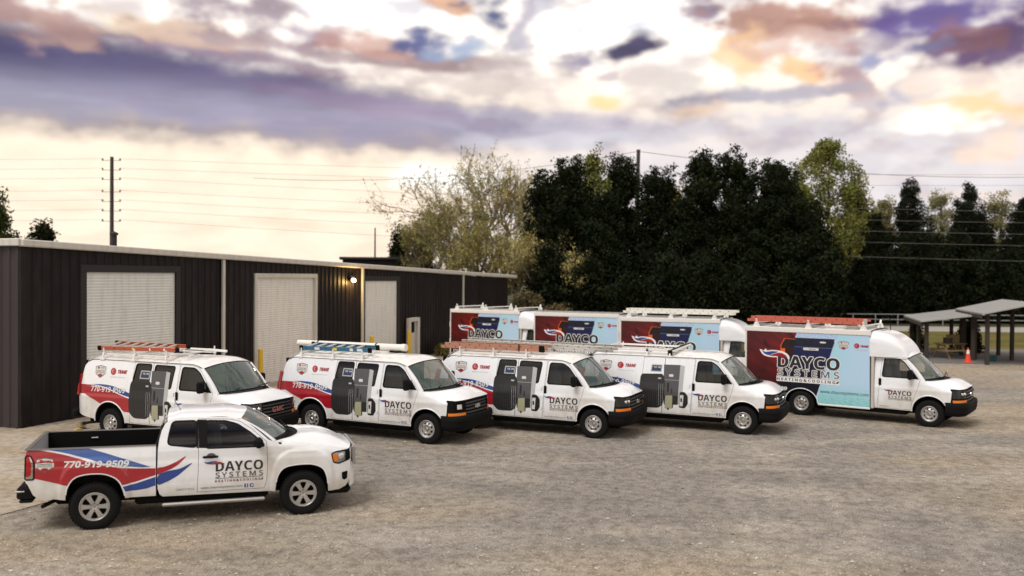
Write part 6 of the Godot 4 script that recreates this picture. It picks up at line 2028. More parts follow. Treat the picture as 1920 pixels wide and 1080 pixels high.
# a round or ragged crown made of lobes round the trunk, down to the height "low"
func lobed_tree(label: String, at: Vector3, h: float, r: float, low: float, lobes: int, n: int, col: Color, kind: String, seed_: int, group := "") -> Node3D:
	var rng := RandomNumberGenerator.new()
	rng.seed = seed_
	var root := thing("tree", label, "tree", at, 0.0, group)
	trunk_of(root, h, 0.10 + h * 0.014, rng.randf_range(-0.5, 0.5), M.bark, rng, 10, r * 1.3, low / h + 0.1)
	var cs := []
	for k in lobes:
		var t := (k + 0.5) / lobes
		var y := lerpf(low, h - r * 0.34, minf(1.0, t + rng.randf_range(-0.06, 0.06)))
		var env := r * (0.55 + 0.45 * sin(PI * clampf(t * 0.85 + 0.15, 0.0, 1.0)))
		var a := k * 2.4 + rng.randf() * 0.9
		var off := env * rng.randf_range(0.2, 0.65) * (1.0 - 0.5 * pow(t, 3.0))
		cs.append([Vector3(cos(a) * off, y, sin(a) * off), env * rng.randf_range(0.30, 0.60)])
	var pts := []
	for i in n:
		var c = cs[rng.randi() % lobes]
		var d: Vector3 = Vector3(rng.randfn(), rng.randfn() * 0.8, rng.randfn()).normalized() * c[1] * pow(rng.randf(), 0.42)
		if i % 8 == 0:
			# loose sprays between and beyond the lobes
			var t := pow(rng.randf(), 0.8)
			var env := r * (0.55 + 0.5 * sin(PI * clampf(t * 0.85 + 0.15, 0.0, 1.0))) * 0.92
			var a := rng.randf() * TAU
			var q := sqrt(rng.randf()) * env
			pts.append(Vector3(cos(a) * q, lerpf(low, h + 0.2, t), sin(a) * q))
		else:
			pts.append(c[0] + d)
	foliage("crown", root, kind, pts, col, rng)
	return root

func cedar_tree(label: String, at: Vector3, h: float, r: float, n: int, col: Color, seed_: int, group := "") -> Node3D:
	var rng := RandomNumberGenerator.new()
	rng.seed = seed_
	var root := thing("conifer", label, "tree", at, 0.0, group)
	trunk_of(root, h, 0.10 + h * 0.012, 0.0, M.bark, rng, 4, r * 0.7, 0.2)
	var pts := []
	for i in n:
		var t := 1.0 - sqrt(rng.randf() * 0.995 + 0.002)
		var y := 0.3 + t * (h - 0.4)
		var tier := 0.72 + 0.28 * (1.0 - fposmod(t * 11.0 + 0.3 * sin(seed_), 1.0))
		var a := rng.randf() * TAU
		var rr := (r * pow(1.0 - t, 0.75) * tier * (0.8 + 0.25 * sin(a * 3.0 + t * 9.0 + seed_)) + 0.06) * pow(rng.randf(), 0.45)
		pts.append(Vector3(cos(a) * rr, y - rr * 0.12, sin(a) * rr))
	foliage("crown", root, "needle", pts, col, rng, 0.4, 0.85)
	return root

func twig(mb: MB, tips: Array, p: Vector3, d: Vector3, l: float, r: float, depth: int, rng: RandomNumberGenerator, spread: float) -> void:
	var mid := p + d * l * 0.5 + Vector3(rng.randfn(), rng.randfn(), rng.randfn()) * l * 0.04
	var e := p + d * l + Vector3(rng.randfn(), rng.randfn(), rng.randfn()) * l * 0.06
	mb.tube([p, mid, e], r, r * 0.62, 6 if depth > 3 else 4, false)
	if depth <= 2:
		tips.append(e)
		tips.append(mid)
	if depth == 0:
		return
	var n := 3 if depth > 1 else 2
	for k in n:
		var ax := d.cross(Vector3(rng.randfn(), rng.randfn(), rng.randfn())).normalized()
		var nd := (d.rotated(ax, rng.randf_range(0.3, 1.0) * spread) + Vector3(0, 0.14, 0)).normalized()
		twig(mb, tips, e if k > 0 else mid, nd, l * rng.randf_range(0.66, 0.86), r * 0.62, depth - 1, rng, spread)

func budding_tree(label: String, at: Vector3, h: float, spread: float, depth: int, col: Color, bark: Material, leaf_share: float, seed_: int, group := "") -> Node3D:
	var rng := RandomNumberGenerator.new()
	rng.seed = seed_
	var root := thing("budding_tree", label, "tree", at, 0.0, group)
	var mb := MB.new()
	var tips := []
	var r := 0.06 + h * 0.012
	mb.tube([Vector3.ZERO, Vector3(0.1, h * 0.14, 0), Vector3(0.05, h * 0.28, 0.05)], r, r * 0.75, 8)
	for k in 4:
		var a := TAU * k / 4.0 + rng.randf()
		var d := Vector3(cos(a) * 0.42 * spread, 1.0, sin(a) * 0.42 * spread).normalized()
		twig(mb, tips, Vector3(0.05, h * (0.18 + 0.035 * k), 0.05), d, h * 0.235, r * 0.55, depth, rng, spread)
	put("trunk", mb, bark, root)
	var pts := []
	for t: Vector3 in tips:
		if rng.randf() < leaf_share:
			pts.append(t)
	foliage("crown", root, "bud", pts, col, rng, 0.4)
	return root

func bush(label: String, at: Vector3, r: float, h: float, n: int, col: Color, seed_: int, group := "", kind := "scrub") -> Node3D:
	var rng := RandomNumberGenerator.new()
	rng.seed = seed_
	var root := thing("bush", label, "bush", at, 0.0, group)
	var st := MB.new()
	for k in 7:
		var a := rng.randf() * TAU
		st.tube([Vector3.ZERO, Vector3(cos(a) * r * 0.3, h * 0.5, sin(a) * r * 0.3), Vector3(cos(a) * r * 0.6, h * 0.85, sin(a) * r * 0.6)], 0.02, 0.006, 5)
	put("stems", st, M.bark, root)
	var pts := []
	for i in n:
		var a := rng.randf() * TAU
		var t := rng.randf()
		var rr := r * sqrt(rng.randf()) * (1.0 - 0.5 * t * t) * (0.75 + 0.25 * sin(a * 3.0 + seed_))
		pts.append(Vector3(cos(a) * rr, 0.1 + t * h * (1.0 - 0.35 * rr / r), sin(a) * rr))
	foliage("foliage", root, kind, pts, col, rng, 0.5, clampf(r * 0.9, 0.12, 1.0))
	return root

func undergrowth(label: String, a: Vector3, b: Vector3, deep_: float, h: float, n: int, col: Color, seed_: int) -> void:
	var rng := RandomNumberGenerator.new()
	rng.seed = seed_
	var pts := []
	for i in n:
		var t := rng.randf()
		var top := h * (0.72 + 0.3 * sin(t * 31.0) * sin(t * 17.0 + 1.0))
		pts.append(a.lerp(b, t) + Vector3(rng.randf_range(-0.4, 0.4), top * pow(rng.randf(), 0.8), rng.randf_range(-deep_, deep_)))
	var o := foliage("undergrowth", self, "broad", pts, col, rng, 0.5, 1.1)
	tag(o, label, "undergrowth")

# a teardrop crown on a straight trunk, loose enough for the sky to show
func teardrop_tree(label: String, at: Vector3, h: float, r: float, low: float, n: int, col: Color, seed_: int, group := "") -> Node3D:
	var rng := RandomNumberGenerator.new()
	rng.seed = seed_
	var root := thing("light_green_tree", label, "tree", at, 0.0, group)
	trunk_of(root, h, 0.2, 0.1, M.bark, rng, 26, r * 1.0, 0.15)
	var f := noise(seed_, 0.55, FastNoiseLite.TYPE_SIMPLEX_SMOOTH, 2)
	var pts := []
	while pts.size() < n:
		var t := rng.randf()
		var y := low + t * (h - low)
		var rr := r * pow(maxf(0.0, sin(PI * pow(t, 1.15) * 0.97 + 0.05)), 0.75) * sqrt(rng.randf())
		var ang := rng.randf() * TAU
		var p := Vector3(cos(ang) * rr, y, sin(ang) * rr)
		if f.get_noise_3d(p.x, p.y * 0.6, p.z) > 0.0:
			pts.append(p)
	foliage("crown", root, "airy", pts, col, rng, 0.5)
	return root

func build_trees() -> void:
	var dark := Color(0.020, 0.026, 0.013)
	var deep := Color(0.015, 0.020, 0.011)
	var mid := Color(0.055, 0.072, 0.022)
	var young := Color(0.175, 0.195, 0.048)
	var g1 := "dark evergreens in the belt behind the box trucks"
	# bare and budding trees behind the far end of the warehouse
	var pale := Color(0.36, 0.325, 0.14)
	var bt := "budding trees behind the far end of the warehouse"
	budding_tree("tallest pale budding tree, behind the far end of the warehouse", Vector3(-2.6, 0, -72), 14.6, 0.95, 5, pale, M.pale_bark, 0.5, 301, bt)
	budding_tree("broad olive budding tree left of the tallest pale one", Vector3(-4.6, 0, -68), 10.2, 0.9, 5, Color(0.27, 0.25, 0.10), M.pale_bark, 0.5, 302, bt)
	budding_tree("pale budding tree between the tallest one and the dark evergreens", Vector3(0.2, 0, -70), 12.6, 0.95, 5, pale, M.pale_bark, 0.5, 303, bt)
	budding_tree("small bare tree at the left rim of the budding group", Vector3(-7.2, 0, -72), 8.6, 0.75, 5, Color(0.24, 0.22, 0.09), M.pale_bark, 0.45, 304, bt)
	budding_tree("low bare tree in front of the tall pale budding trees", Vector3(-1.0, 0, -64), 8.4, 0.95, 5, Color(0.24, 0.22, 0.08), M.pale_bark, 0.45, 305, bt)
	budding_tree("short bare tree next to the dark evergreens and the end of the warehouse", Vector3(1.9, 0, -63), 7.6, 1.1, 5, pale, M.pale_bark, 0.7, 306, bt)
	lobed_tree("small dark round evergreen left of the budding trees above the eave", Vector3(-9.2, 0, -75), 7.9, 1.5, 1.0, 9, 420, dark, "broad", 311)
	lobed_tree("low dark evergreen touching the shed roof above the eave", Vector3(-7.4, 0, -76), 6.3, 1.7, 1.0, 8, 380, deep, "broad", 312)
	bush("brown scrub at the far end of the warehouse", Vector3(1.0, 0, -60), 2.0, 3.0, 300, Color(0.13, 0.11, 0.06), 321, "brown scrub by the warehouse")
	bush("brown scrub between the warehouse end and the box trucks", Vector3(2.9, 0, -58.5), 1.6, 2.2, 220, Color(0.12, 0.10, 0.055), 322, "brown scrub by the warehouse")
	bush("yellow weeds at the foot of the charcoal wall behind the first box truck", Vector3(-3.4, 0, -46.4), 0.7, 0.35, 110, Color(0.16, 0.14, 0.05), 323, "weeds along the warehouse wall")
	bush("low weeds at the wall foot beside the rearmost box truck", Vector3(-2.2, 0, -49.5), 0.7, 0.35, 80, Color(0.20, 0.18, 0.06), 324, "weeds along the warehouse wall")
	bush("tuft of dry weeds on the apron behind the pickup", Vector3(-11.2, 0, -23.7), 0.16, 0.08, 14, Color(0.15, 0.14, 0.06), 325)
	# belt of evergreens: [x, z, height, radius, kind]
	var belt := [
		[2.6, 66, 11.6, 2.3, 0], [4.6, 68, 12.6, 2.3, 1], [6.5, 66, 9.8, 2.0, 0], [8.3, 69, 13.0, 2.0, 1], [10.6, 67, 12.0, 2.3, 0], [12.4, 66, 9.3, 2.0, 0],
		[14.6, 69, 13.2, 2.4, 1], [16.8, 68, 13.3, 2.3, 1], [18.8, 66, 12.2, 2.3, 0], [20.4, 69, 12.7, 2.2, 1], [21.6, 66, 9.4, 2.0, 0],
	]
	var words := ["dark rounded evergreen at the left edge of the tree belt", "tall dark evergreen, second from the left edge of the tree belt", "dark evergreen under the pale green tree top in the belt", "dark evergreen with pointed top left of the thin pole", "dark ragged evergreen around the thin pole", "low dark evergreen right of the thin pole", "tall dark evergreen left of the highest dark crown", "highest dark crown of the tree belt, pine like and ragged", "dark evergreen just right of the highest dark crown", "tall dark evergreen left of the light green tree", "low dark evergreen beside the light green tree"]
	for i in belt.size():
		var b: Array = belt[i]
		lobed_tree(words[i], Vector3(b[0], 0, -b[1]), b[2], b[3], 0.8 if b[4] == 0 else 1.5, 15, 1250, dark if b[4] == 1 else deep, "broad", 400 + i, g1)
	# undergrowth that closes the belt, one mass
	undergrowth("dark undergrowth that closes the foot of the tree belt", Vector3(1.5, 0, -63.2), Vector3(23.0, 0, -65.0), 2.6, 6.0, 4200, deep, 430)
	# light green trees
	var lg := "light green trees rising out of the belt"
	lobed_tree("small light green tree top between the dark evergreens on the left of the belt", Vector3(6.1, 0, -67.6), 13.5, 1.35, 8.4, 10, 340, Color(0.15, 0.165, 0.055), "airy", 451, lg)
	lobed_tree("thin yellow green tree in the gap right of the thin pole", Vector3(13.0, 0, -73), 11.6, 1.7, 5.0, 8, 360, Color(0.26, 0.22, 0.06), "airy", 452, lg)
	teardrop_tree("tallest light green tree with a pointed airy crown", Vector3(27.4, 0, -79), 16.0, 3.7, 3.2, 2300, Color(0.185, 0.20, 0.062), 453, lg)
	teardrop_tree("thin light green tree left of the tallest light green one", Vector3(24.4, 0, -77), 13.6, 1.2, 5.5, 420, young, 454, lg)
	teardrop_tree("slim light green tree further left, half hidden by dark evergreens", Vector3(22.9, 0, -77), 13.2, 0.8, 7.0, 180, young, 455, lg)
	# cedars at the right, beyond the road
	var cw := ["dark pointed cedar right of the tallest light green tree", "dark pointed cedar in the middle of the right hand row", "third dark pointed cedar from the left beyond the road", "dark cedar at the right rim", "low dark cedar between the pointed ones", "low dark cedar next to the right rim"]
	var ced := [[34.0, 90, 14.0, 4.9], [39.4, 90, 14.6, 5.2], [45.2, 90, 14.2, 5.2], [51.0, 91, 12.8, 5.0], [36.8, 92, 11.2, 4.2], [48.0, 93, 11.2, 4.4]]
	for i in ced.size():
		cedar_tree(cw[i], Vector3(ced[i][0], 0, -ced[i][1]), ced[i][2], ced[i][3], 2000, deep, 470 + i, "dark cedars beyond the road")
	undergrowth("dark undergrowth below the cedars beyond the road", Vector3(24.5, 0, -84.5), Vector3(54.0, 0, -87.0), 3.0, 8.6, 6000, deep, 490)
	for q: Array in [[45.2, 96, 13.4, 2.3, "pale budding tree between the second and third cedar"], [51.4, 96, 13.2, 2.4, "pale budding tree between the third cedar and the right rim"], [39.2, 96, 12.6, 2.0, "pale green tree between the first two cedars"], [56.0, 96, 13.0, 2.2, "pale budding tree at the right rim behind the cedars"]]:
		lobed_tree(q[4], Vector3(q[0], 0, -q[1]), q[2], q[3], 6.0, 11, 620, Color(0.24, 0.235, 0.11), "airy", 510 + int(q[0]), lg)
	# left rim, above the warehouse roof
	lobed_tree("dark tree at the left rim above the warehouse roof", Vector3(-31.9, 0, -55), 8.7, 1.7, 3.0, 10, 420, mid, "broad", 531)
	var pn := lobed_tree("small dark pine top between the left rim and the utility pole", Vector3(-30.0, 0, -58), 7.3, 1.15, 5.4, 4, 46, dark, "needle", 532)
	pn.set_meta("category", "tree")

# ---------------------------------------------------------------- poles and wires
func sag_wire(label: String, a: Vector3, b: Vector3, sag: float, r: float, group: String) -> void:
	var path := []
	for k in 33:
		var t := k / 32.0
		path.append(a.lerp(b, t) - Vector3(0, sag * 4.0 * t * (1.0 - t), 0))
	tag(put("power_line", MB.new().tube(path, r, r, 5), M.wire), label, "power line", group)

func build_lines() -> void:
	var p1 := thing("utility_pole", "tall dark utility pole with rows of insulators above the warehouse roof", "utility pole", Vector3(-33.1, 0, -75))
	put("pole", MB.new().tube([Vector3.ZERO, Vector3(0, 7, 0), Vector3(0, 13.7, 0)], 0.19, 0.14, 12), M.pole_wood, p1)
	var ys := [13.39, 12.6, 11.81, 10.8, 10.01, 9.22, 8.38]
	for y: float in ys:
		put("crossarm", MB.new().bar(Vector3(-0.7, y, 0.1), Vector3(0.7, y, 0.1), 0.035, 0.035), M.pole_wood, p1)
		for s: float in [-0.72, 0.72]:
			put("insulator", MB.new().lathe(poly([Vector2(0, 0.14), Vector2(0.07, 0.12), Vector2(0.05, 0.07), Vector2(0.09, 0.05), Vector2(0.06, 0.0), Vector2(0.09, -0.03), Vector2(0.03, -0.08)]), Vector3(s, y + 0.05, 0.1), Basis.IDENTITY, 10), M.porcelain, p1)
	var ends := [13.25, 12.3, 9.84, 8.9, 7.9, 6.9, 5.5]
	var names := ["topmost", "second", "third", "fourth", "fifth", "sixth", "lowest"]
	for i in 7:
		sag_wire("%s of the long power lines from the utility pole across to the right" % names[i], Vector3(-32.4, ys[i] + 0.15, -74.9), Vector3(56.0, ends[i], -77.5), 0.55, 0.011, "long power lines across the sky")
		sag_wire("%s of the power lines leaving the utility pole to the left" % names[i], Vector3(-33.8, ys[i] + 0.15, -74.9), Vector3(-70.0, ys[i] + 0.4, -72), 0.4, 0.010, "power lines at the left rim")
	var p2 := thing("thin_utility_pole", "thin pole with two wires rising out of the dark evergreens", "utility pole", Vector3(10.0, 0, -72.8))
	put("pole", MB.new().tube([Vector3.ZERO, Vector3(-0.03, 7, 0), Vector3(0.05, 14.25, 0)], 0.17, 0.15, 10), M.pole_wood, p2)
	put("pole_cap", MB.new().box(Vector3(0.05, 14.27, 0), Vector3(0.3, 0.06, 0.3), 0.02), M.porcelain, p2)
	sag_wire("wire from the thin pole down to the left over the belt", Vector3(10.0, 14.15, -72.8), Vector3(-24.0, 13.0, -84), 1.0, 0.022, "wires of the thin pole")
	sag_wire("wire from the thin pole to the right over the belt", Vector3(10.1, 14.15, -72.8), Vector3(60.0, 14.2, -84), 1.2, 0.022, "wires of the thin pole")
	var p3 := thing("mast", "slim far mast above the dark shed roof", "mast", Vector3(-12.1, 0, -80.0))
	put("pole", MB.new().tube([Vector3.ZERO, Vector3(0, 4, 0), Vector3(0, 8.25, 0)], 0.11, 0.06, 8), M.pole_wood, p3)
func on_vehicle(v: Node3D, local: Vector3, yaw := 0.0, pitch := 0.0, roll := 0.0) -> Transform3D:
	return v.transform * Transform3D(Basis(Vector3.UP, yaw) * Basis(Vector3.BACK, pitch) * Basis(Vector3.RIGHT, roll), local)

func build_vehicles() -> void:
	pickup_truck("white pickup truck with red and blue stripes parked in front", [-3.821, 16.303, 0.313])
	var v1 := van("white work van behind the pickup, with dark grille and orange stepladder on its roof", [-6.409, 22.05, -0.388], true, "gm_letters")
	var v2 := van("white work van below the cream door, blue ladder and white tube on its roof", [-1.642, 22.828, -0.437], true, "sealed")
	var v3 := van("white work van carrying a tan ladder and a long aluminium ladder", [2.467, 23.781, -0.416], true, "composite")
	var v4 := van("white work van without side cargo windows, its white roof rack empty", [6.447, 24.49, -0.431], false, "composite")
	var b1 := box_truck("rearmost box truck beside the charcoal wall, empty rack on its roof", [2.191, 38.364, -0.601], true, true)
	var b2 := box_truck("box truck with a plain flat roof and no rack, second in the rear row", [6.07, 35.985, -0.488], false, false)
	var b3 := box_truck("box truck carrying a pale aluminium ladder on its roof", [9.227, 32.355, -0.448], true, true)
	var b4 := box_truck("nearest box truck with the red ladder, whole side visible", [12.115, 25.793, -0.626], true, true)
	# racks and what lies on them
	van_rack(v1, [-3.75, -2.75, -1.75], 2.14)
	var l1 := ladder("stepladder", "orange stepladder with pale steps lying on the van behind the pickup", 2.35, 0.60, 0.095, M.orange, M.aluminium, 0.305, true, on_vehicle(v1, Vector3(-2.95, 2.205, 0.30), 0.035, 0.0, 0.16), 1, 0.10)
	ladder_ends(l1, 2.35, 0.60, 0.095, 0.10)
	rail_label(l1, -0.15, 0.09, 0.262, 0.095, M.sticker_yellow)
	rail_label(l1, 0.35, 0.07, 0.240, 0.095, M.sticker)
	rail_label(l1, 0.75, 0.14, 0.222, 0.095, M.sticker)
	tag(put("ladder_clamp", MB.new().bar(Vector3(-1.75, 2.16, -0.62), Vector3(-1.15, 2.14, -0.62), 0.05, 0.06, 0.01).bar(Vector3(-3.2, 2.17, -0.62), Vector3(-1.75, 2.16, -0.62), 0.04, 0.05, 0.01), M.rack_white), "white rail beside the orange stepladder on the van roof", "rail").transform = v1.transform
	van_rack(v2, [-3.85, -2.85, -1.95], 2.09)
	var l2 := ladder("stepladder", "blue stepladder lying on the van in front of the cream door", 2.1, 0.52, 0.11, M.blue_fibre, M.aluminium, 0.305, true, on_vehicle(v2, Vector3(-2.95, 2.150, 0.40), 0.0, 0.0, 0.13), 1, 0.08)
	ladder_ends(l2, 2.1, 0.52, 0.11, 0.08)
	rail_label(l2, -0.55, 0.16, 0.252, 0.11, M.sticker)
	rail_label(l2, 0.0, 0.12, 0.231, 0.11, M.sticker_yellow)
	rail_label(l2, 0.5, 0.10, 0.212, 0.11, M.sticker)
	rail_label(l2, 0.75, 0.16, 0.203, 0.11, M.sticker)
	var tb := thing("conduit_tube", "long white plastic tube with end cap lying beside the blue stepladder", "tube")
	tb.transform = on_vehicle(v2, Vector3(-3.2, 2.20, -0.42))
	put("tube", MB.new().tube([Vector3(-1.75, 0, 0), Vector3(0, 0, 0), Vector3(1.72, 0, 0)], 0.085, 0.085, 20), M.pvc, tb)
	put("end_cap", MB.new().tube([Vector3(1.62, 0, 0), Vector3(1.76, 0, 0)], 0.095, 0.095, 20), M.pvc, tb)
	for x: float in [-1.05, 0.85]:
		put("strap", MB.new().tube([Vector3(x - 0.02, 0, 0), Vector3(x + 0.02, 0, 0)], 0.092, 0.092, 20), M.black, tb)
	put("cradle", MB.new().box(Vector3(1.45, -0.13, 0), Vector3(0.36, 0.07, 0.12), 0.01).box(Vector3(-1.3, -0.10, 0), Vector3(0.06, 0.05, 0.2), 0.01), M.black, tb)
	van_rack(v3, [-3.85, -2.85, -1.9], 2.09)
	var l3 := ladder("extension_ladder", "tan fibreglass ladder along the near side of the third van's roof, above its windows", 3.0, 0.42, 0.075, M.tan_fibre, M.aluminium, 0.305, false, on_vehicle(v3, Vector3(-3.05, 2.115, 0.42)), 2)
	put("hook", MB.new().box(Vector3(1.50, 0.07, 0.21), Vector3(0.16, 0.17, 0.07), 0.02), M.black, l3)
	put("strap", MB.new().box(Vector3(0.85, 0.08, 0.225), Vector3(0.035, 0.2, 0.02), 0.005), M.black, l3)
	ladder("extension_ladder", "long aluminium ladder reaching over the windscreen of the van with the tan ladder", 4.6, 0.40, 0.07, M.aluminium, M.aluminium, 0.305, false, on_vehicle(v3, Vector3(-2.15, 2.150, -0.40), 0.0, -0.012, 0.10), 2)
	van_rack(v4, [-3.85, -2.62, -1.98], 2.09)
	var arm := MB.new()
	arm.bar(Vector3(-3.95, 2.10, 0.80), Vector3(-1.95, 2.10, 0.80), 0.04, 0.04, 0.006).bar(Vector3(-3.95, 2.14, -0.55), Vector3(-1.85, 2.13, -0.55), 0.05, 0.05, 0.006).bar(Vector3(-3.95, 2.12, 0.80), Vector3(-3.85, 2.17, -0.55), 0.04, 0.04, 0.006)
	arm.bar(Vector3(-1.93, 2.10, 0.84), Vector3(-1.80, 2.20, -0.55), 0.14, 0.05, 0.01)
	put("rack_rails", arm, M.rack_white, v4)
	put("rack_brackets", MB.new().box(Vector3(-2.62, 2.06, 0.85), Vector3(0.05, 0.22, 0.03), 0.008).box(Vector3(-1.98, 2.05, 0.86), Vector3(0.12, 0.16, 0.04), 0.01).bar(Vector3(-1.93, 2.14, 0.84), Vector3(-1.80, 2.235, -0.5), 0.05, 0.02), M.black_plastic, v4)
	ladder("extension_ladder", "pale aluminium extension ladder on the box truck left of the nearest one", 4.1, 0.42, 0.085, M.pvc, M.aluminium, 0.305, false, on_vehicle(b3, Vector3(-3.2, 2.765, 0.55)), 2)
	var l5 := ladder("extension_ladder", "faded red fibreglass extension ladder on the nearest box truck", 3.45, 0.42, 0.082, M.salmon, M.aluminium, 0.305, false, on_vehicle(b4, Vector3(-3.55, 2.765, 0.68)), 2)
	rail_label(l5, -0.6, 0.55, 0.2125, 0.082, M.sticker)
	put("end_bracket", MB.new().box(Vector3(1.80, 0.085, 0.21), Vector3(0.11, 0.17, 0.03), 0.01), M.aluminium, l5)
	put("roof_vent", MB.new().box(Vector3(-2.75, 2.66, 0.35), Vector3(0.55, 0.07, 0.4), 0.025), M.rack_white, b4)
	put("roof_bracket", MB.new().bar(Vector3(-2.05, 2.73, 0.45), Vector3(-1.78, 2.64, 0.95), 0.06, 0.04), M.rack_white, b4)
	put("roof_antenna", MB.new().tube([Vector3(-1.35, 2.55, -0.4), Vector3(-1.37, 2.8, -0.4), Vector3(-1.40, 2.98, -0.4)], 0.012, 0.008, 6), M.black, b4)
	for i in 1:
		tag(put("wheel_chock", MB.new().prism(poly([Vector2(-0.11, 0), Vector2(0.11, 0), Vector2(0.06, 0.11), Vector2(-0.02, 0.11)]), -0.09, 0.09), M.yellow), "yellow wheel chock at the wall foot behind the van with the orange ladder", "chock").transform = on_vehicle(v1, Vector3(-4.75, 0.012, 0.75))

# ---------------------------------------------------------------- pavilions and small things at the right
func pavilion(label: String, a: Vector3, b: Vector3, c: Vector3, d: Vector3, low: float, high: float, ridge: bool) -> Node3D:
	var root := thing("pavilion", label, "pavilion", a)
	var pa := Vector3(0, low, 0)
	var pb := b - a + Vector3(0, low, 0)
	var pc := c - a + Vector3(0, high, 0)
	var pd := d - a + Vector3(0, high, 0)
	var r := MB.new()
	var t := Vector3(0, 0.07, 0)
	r.quad(pa, pb, pc, pd, Vector3.UP)
	r.quad(pa - t, pb - t, pc - t, pd - t, Vector3.DOWN)
	for e: Array in [[pa, pb], [pb, pc], [pc, pd], [pd, pa]]:
		r.quad(e[0], e[1], e[1] - t, e[0] - t, (e[0] + e[1]) / 2.0 - (pa + pc) / 2.0)
	put("roof_sheet", r, M.roofing, root)
	# standing seams
	var s := MB.new()
	for k in 9:
		var u := (k + 0.5) / 9.0
		s.bar(pa.lerp(pb, u) + Vector3(0, 0.015, 0), pd.lerp(pc, u) + Vector3(0, 0.015, 0), 0.03, 0.03)
	put("roof_seams", s, M.roofing, root)
	if ridge:
		var qc := pc + (pc - pb) * Vector3(1, -1, 1)
		var qd := pd + (pd - pa) * Vector3(1, -1, 1)
		var r2 := MB.new()
		r2.quad(pd, pc, qc, qd, Vector3.UP)
		r2.quad(pd - t, pc - t, qc - t, qd - t, Vector3.DOWN)
		r2.quad(pc, qc, qc - t, pc - t, Vector3(0, 0, 1))
		put("roof_sheet", r2, M.roofing, root)
		for e2: Array in [[qd, qc, 0.12], [qd, qc, 0.9]]:
			var top: Vector3 = e2[0].lerp(e2[1], e2[2])
			put("post", MB.new().bar(Vector3(top.x, 0, top.z), top - Vector3(0, 0.1, 0), 0.16, 0.16, 0.01), M.wood, root)
	for e: Array in [[pa, pb, -0.06], [pd, pc, -0.06]]:
		var u: Vector3 = e[0] + (e[1] - e[0]) * 0.02 + Vector3(0, -0.16, 0)
		var w: Vector3 = e[0] + (e[1] - e[0]) * 0.98 + Vector3(0, -0.16, 0)
		put("beam", MB.new().bar(u, w, 0.09, 0.18, 0.01), M.wood, root)
		for q: float in [0.08, 0.5, 0.92]:
			var top: Vector3 = e[0].lerp(e[1], q) + (pd - pa).normalized() * (0.35 if e[0] == pa else -0.25)
			put("post", MB.new().bar(Vector3(top.x, 0, top.z), Vector3(top.x, top.y - 0.12, top.z), 0.16, 0.16, 0.01), M.wood, root)
			if e[0] == pd:
				put("brace", MB.new().bar(Vector3(top.x, top.y - 0.75, top.z), Vector3(top.x, top.y - 0.15, top.z) + (pc - pd).normalized() * 0.55, 0.08, 0.10), M.wood, root)
	return root

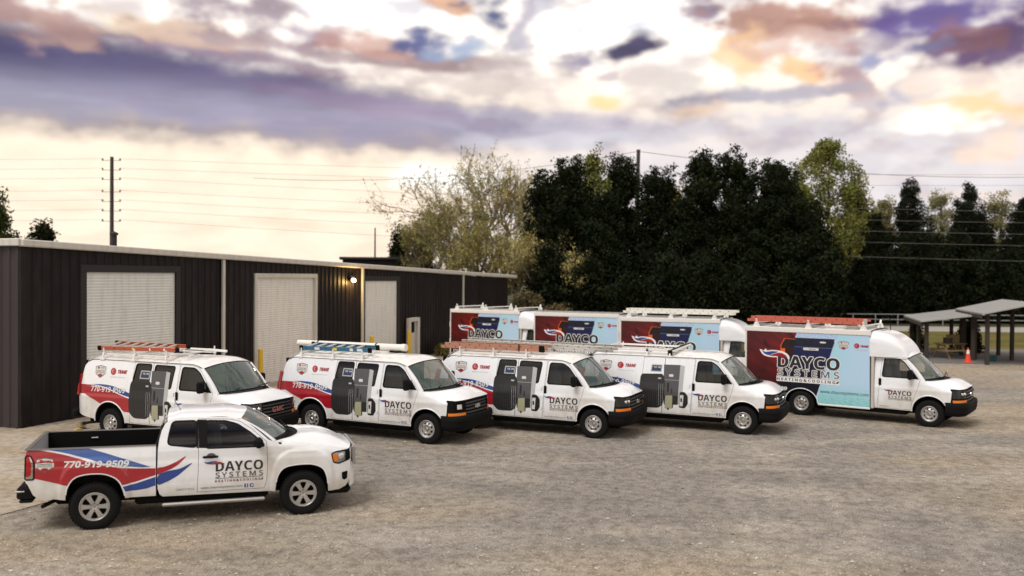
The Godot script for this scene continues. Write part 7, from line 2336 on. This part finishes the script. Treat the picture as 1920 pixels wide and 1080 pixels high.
func build_yard() -> void:
	pavilion("low open shelter with grey sloping roof on timber posts, the left one", Vector3(22.92, 0, -53), Vector3(20.76, 0, -46), Vector3(23.35, 0, -45.1), Vector3(25.39, 0, -52), 1.97, 2.36, false)
	pavilion("higher open shelter with grey pitched roof at the right rim", Vector3(24.47, 0, -50), Vector3(22.31, 0, -43), Vector3(24.55, 0, -42.4), Vector3(26.67, 0, -49.4), 2.48, 3.02, true)
	# picnic table
	var t := thing("picnic_table", "light timber picnic table under the shelters beside the traffic cone", "table", Vector3(22.75, 0, -47.0), 0.25)
	for k in 5:
		put("table_board", MB.new().box(Vector3(0, 0.75, -0.30 + 0.15 * k), Vector3(1.5, 0.04, 0.135), 0.006), M.fresh_wood, t)
	for s: float in [1.0, -1.0]:
		for k in 2:
			put("bench_board", MB.new().box(Vector3(0, 0.44, s * (0.62 + 0.15 * k)), Vector3(1.5, 0.04, 0.135), 0.006), M.fresh_wood, t)
		for x: float in [-0.52, 0.52]:
			put("leg", MB.new().bar(Vector3(x, 0.0, s * 0.62), Vector3(x, 0.73, s * 0.18), 0.09, 0.05), M.fresh_wood, t)
	for x: float in [-0.55, 0.55]:
		put("crosspiece", MB.new().box(Vector3(x, 0.40, 0), Vector3(0.04, 0.09, 1.6), 0.005).box(Vector3(x, 0.69, 0), Vector3(0.04, 0.09, 0.7), 0.005), M.fresh_wood, t)
	for q: Array in [[-0.3, 0.18, 0.34, 0.30, 0.32, "brown crate on the picnic table, left"], [0.25, -0.12, 0.5, 0.42, 0.4, "pale carton on the picnic table, right"]]:
		var c := thing("crate", q[5], "crate", t.transform * Vector3(q[0], 0.772, q[1]), 0.3)
		put("sides", MB.new().box(Vector3(0, q[3] / 2.0, 0), Vector3(q[2], q[3], q[4]), 0.01), M.fresh_wood if q[0] > 0 else M.wood, c)
		put("lid", MB.new().box(Vector3(0, q[3] + 0.01, 0), Vector3(q[2] + 0.03, 0.02, q[4] + 0.03), 0.006), M.fresh_wood, c)
	# cone
	var cn := thing("traffic_cone", "orange traffic cone with white band in front of the shelters", "cone", Vector3(22.45, 0, -44.56))
	put("base_plate", MB.new().box(Vector3(0, 0.02, 0), Vector3(0.38, 0.04, 0.38), 0.012), M.cone, cn)
	put("cone_body", MB.new().lathe(poly([Vector2(0.0, 0.73), Vector2(0.03, 0.72), Vector2(0.048, 0.62)]), Vector3.ZERO, Basis.IDENTITY, 20).lathe(poly([Vector2(0.082, 0.44), Vector2(0.155, 0.05), Vector2(0.165, 0.04)]), Vector3.ZERO, Basis.IDENTITY, 20), M.cone, cn)
	put("reflective_band", MB.new().lathe(poly([Vector2(0.048, 0.62), Vector2(0.082, 0.44)]), Vector3.ZERO, Basis.IDENTITY, 20), M.cone_band, cn)
	var tp := thing("flower_tub", "dark teal tub at the foot of a shelter post", "tub", Vector3(24.0, 0, -45.2))
	put("tub", MB.new().lathe(poly([Vector2(0.16, 0.26), Vector2(0.20, 0.30), Vector2(0.21, 0.28), Vector2(0.17, 0.0), Vector2(0.0, 0.0)]), Vector3.ZERO, Basis.IDENTITY, 20), M.teal, tp)
	put("soil", MB.new().lathe(poly([Vector2(0.0, 0.25), Vector2(0.17, 0.24)]), Vector3.ZERO, Basis.IDENTITY, 20), M.black, tp)
	bush("dark upright shrub between the first shelter posts", Vector3(22.6, 0, -50.6), 0.55, 1.7, 170, Color(0.02, 0.025, 0.012), 611, "dark shrubs by the shelters")
	bush("dark wide shrub behind the traffic cone", Vector3(25.6, 0, -50.6), 0.8, 1.6, 240, Color(0.02, 0.025, 0.012), 612, "dark shrubs by the shelters")
	# stacked timber left of the posts
	var tb := thing("timber_pile", "small pile of pale timber baulks on the grass left of the shelters", "timber pile", Vector3(21.6, 0, -54.2))
	for k in 6:
		put("baulk", MB.new().box(Vector3.ZERO, Vector3(1.5 - 0.1 * (k % 3), 0.12, 0.3), 0.02), M.fresh_wood, tb).transform = Transform3D(Basis(Vector3.UP, 0.2 + 0.25 * k), Vector3(0.28 * (k % 3), 0.07 + 0.13 * (k / 3), -0.35 * (k % 3)))
	# pipe fence along the road
	var f := thing("pipe_fence", "grey two rail pipe fence along the road on the right", "fence", Vector3(26.0, 0, -79.4), -0.07)
	for k in 22:
		put("post", MB.new().tube([Vector3(1.9 * k, 0, 0), Vector3(1.9 * k, 1.05, 0)], 0.045, 0.045, 8), M.pipe, f)
	for y: float in [0.55, 1.0]:
		put("rail", MB.new().tube([Vector3(-0.3, y, 0), Vector3(20, y, 0), Vector3(40.2, y, 0)], 0.035, 0.035, 8), M.pipe, f)
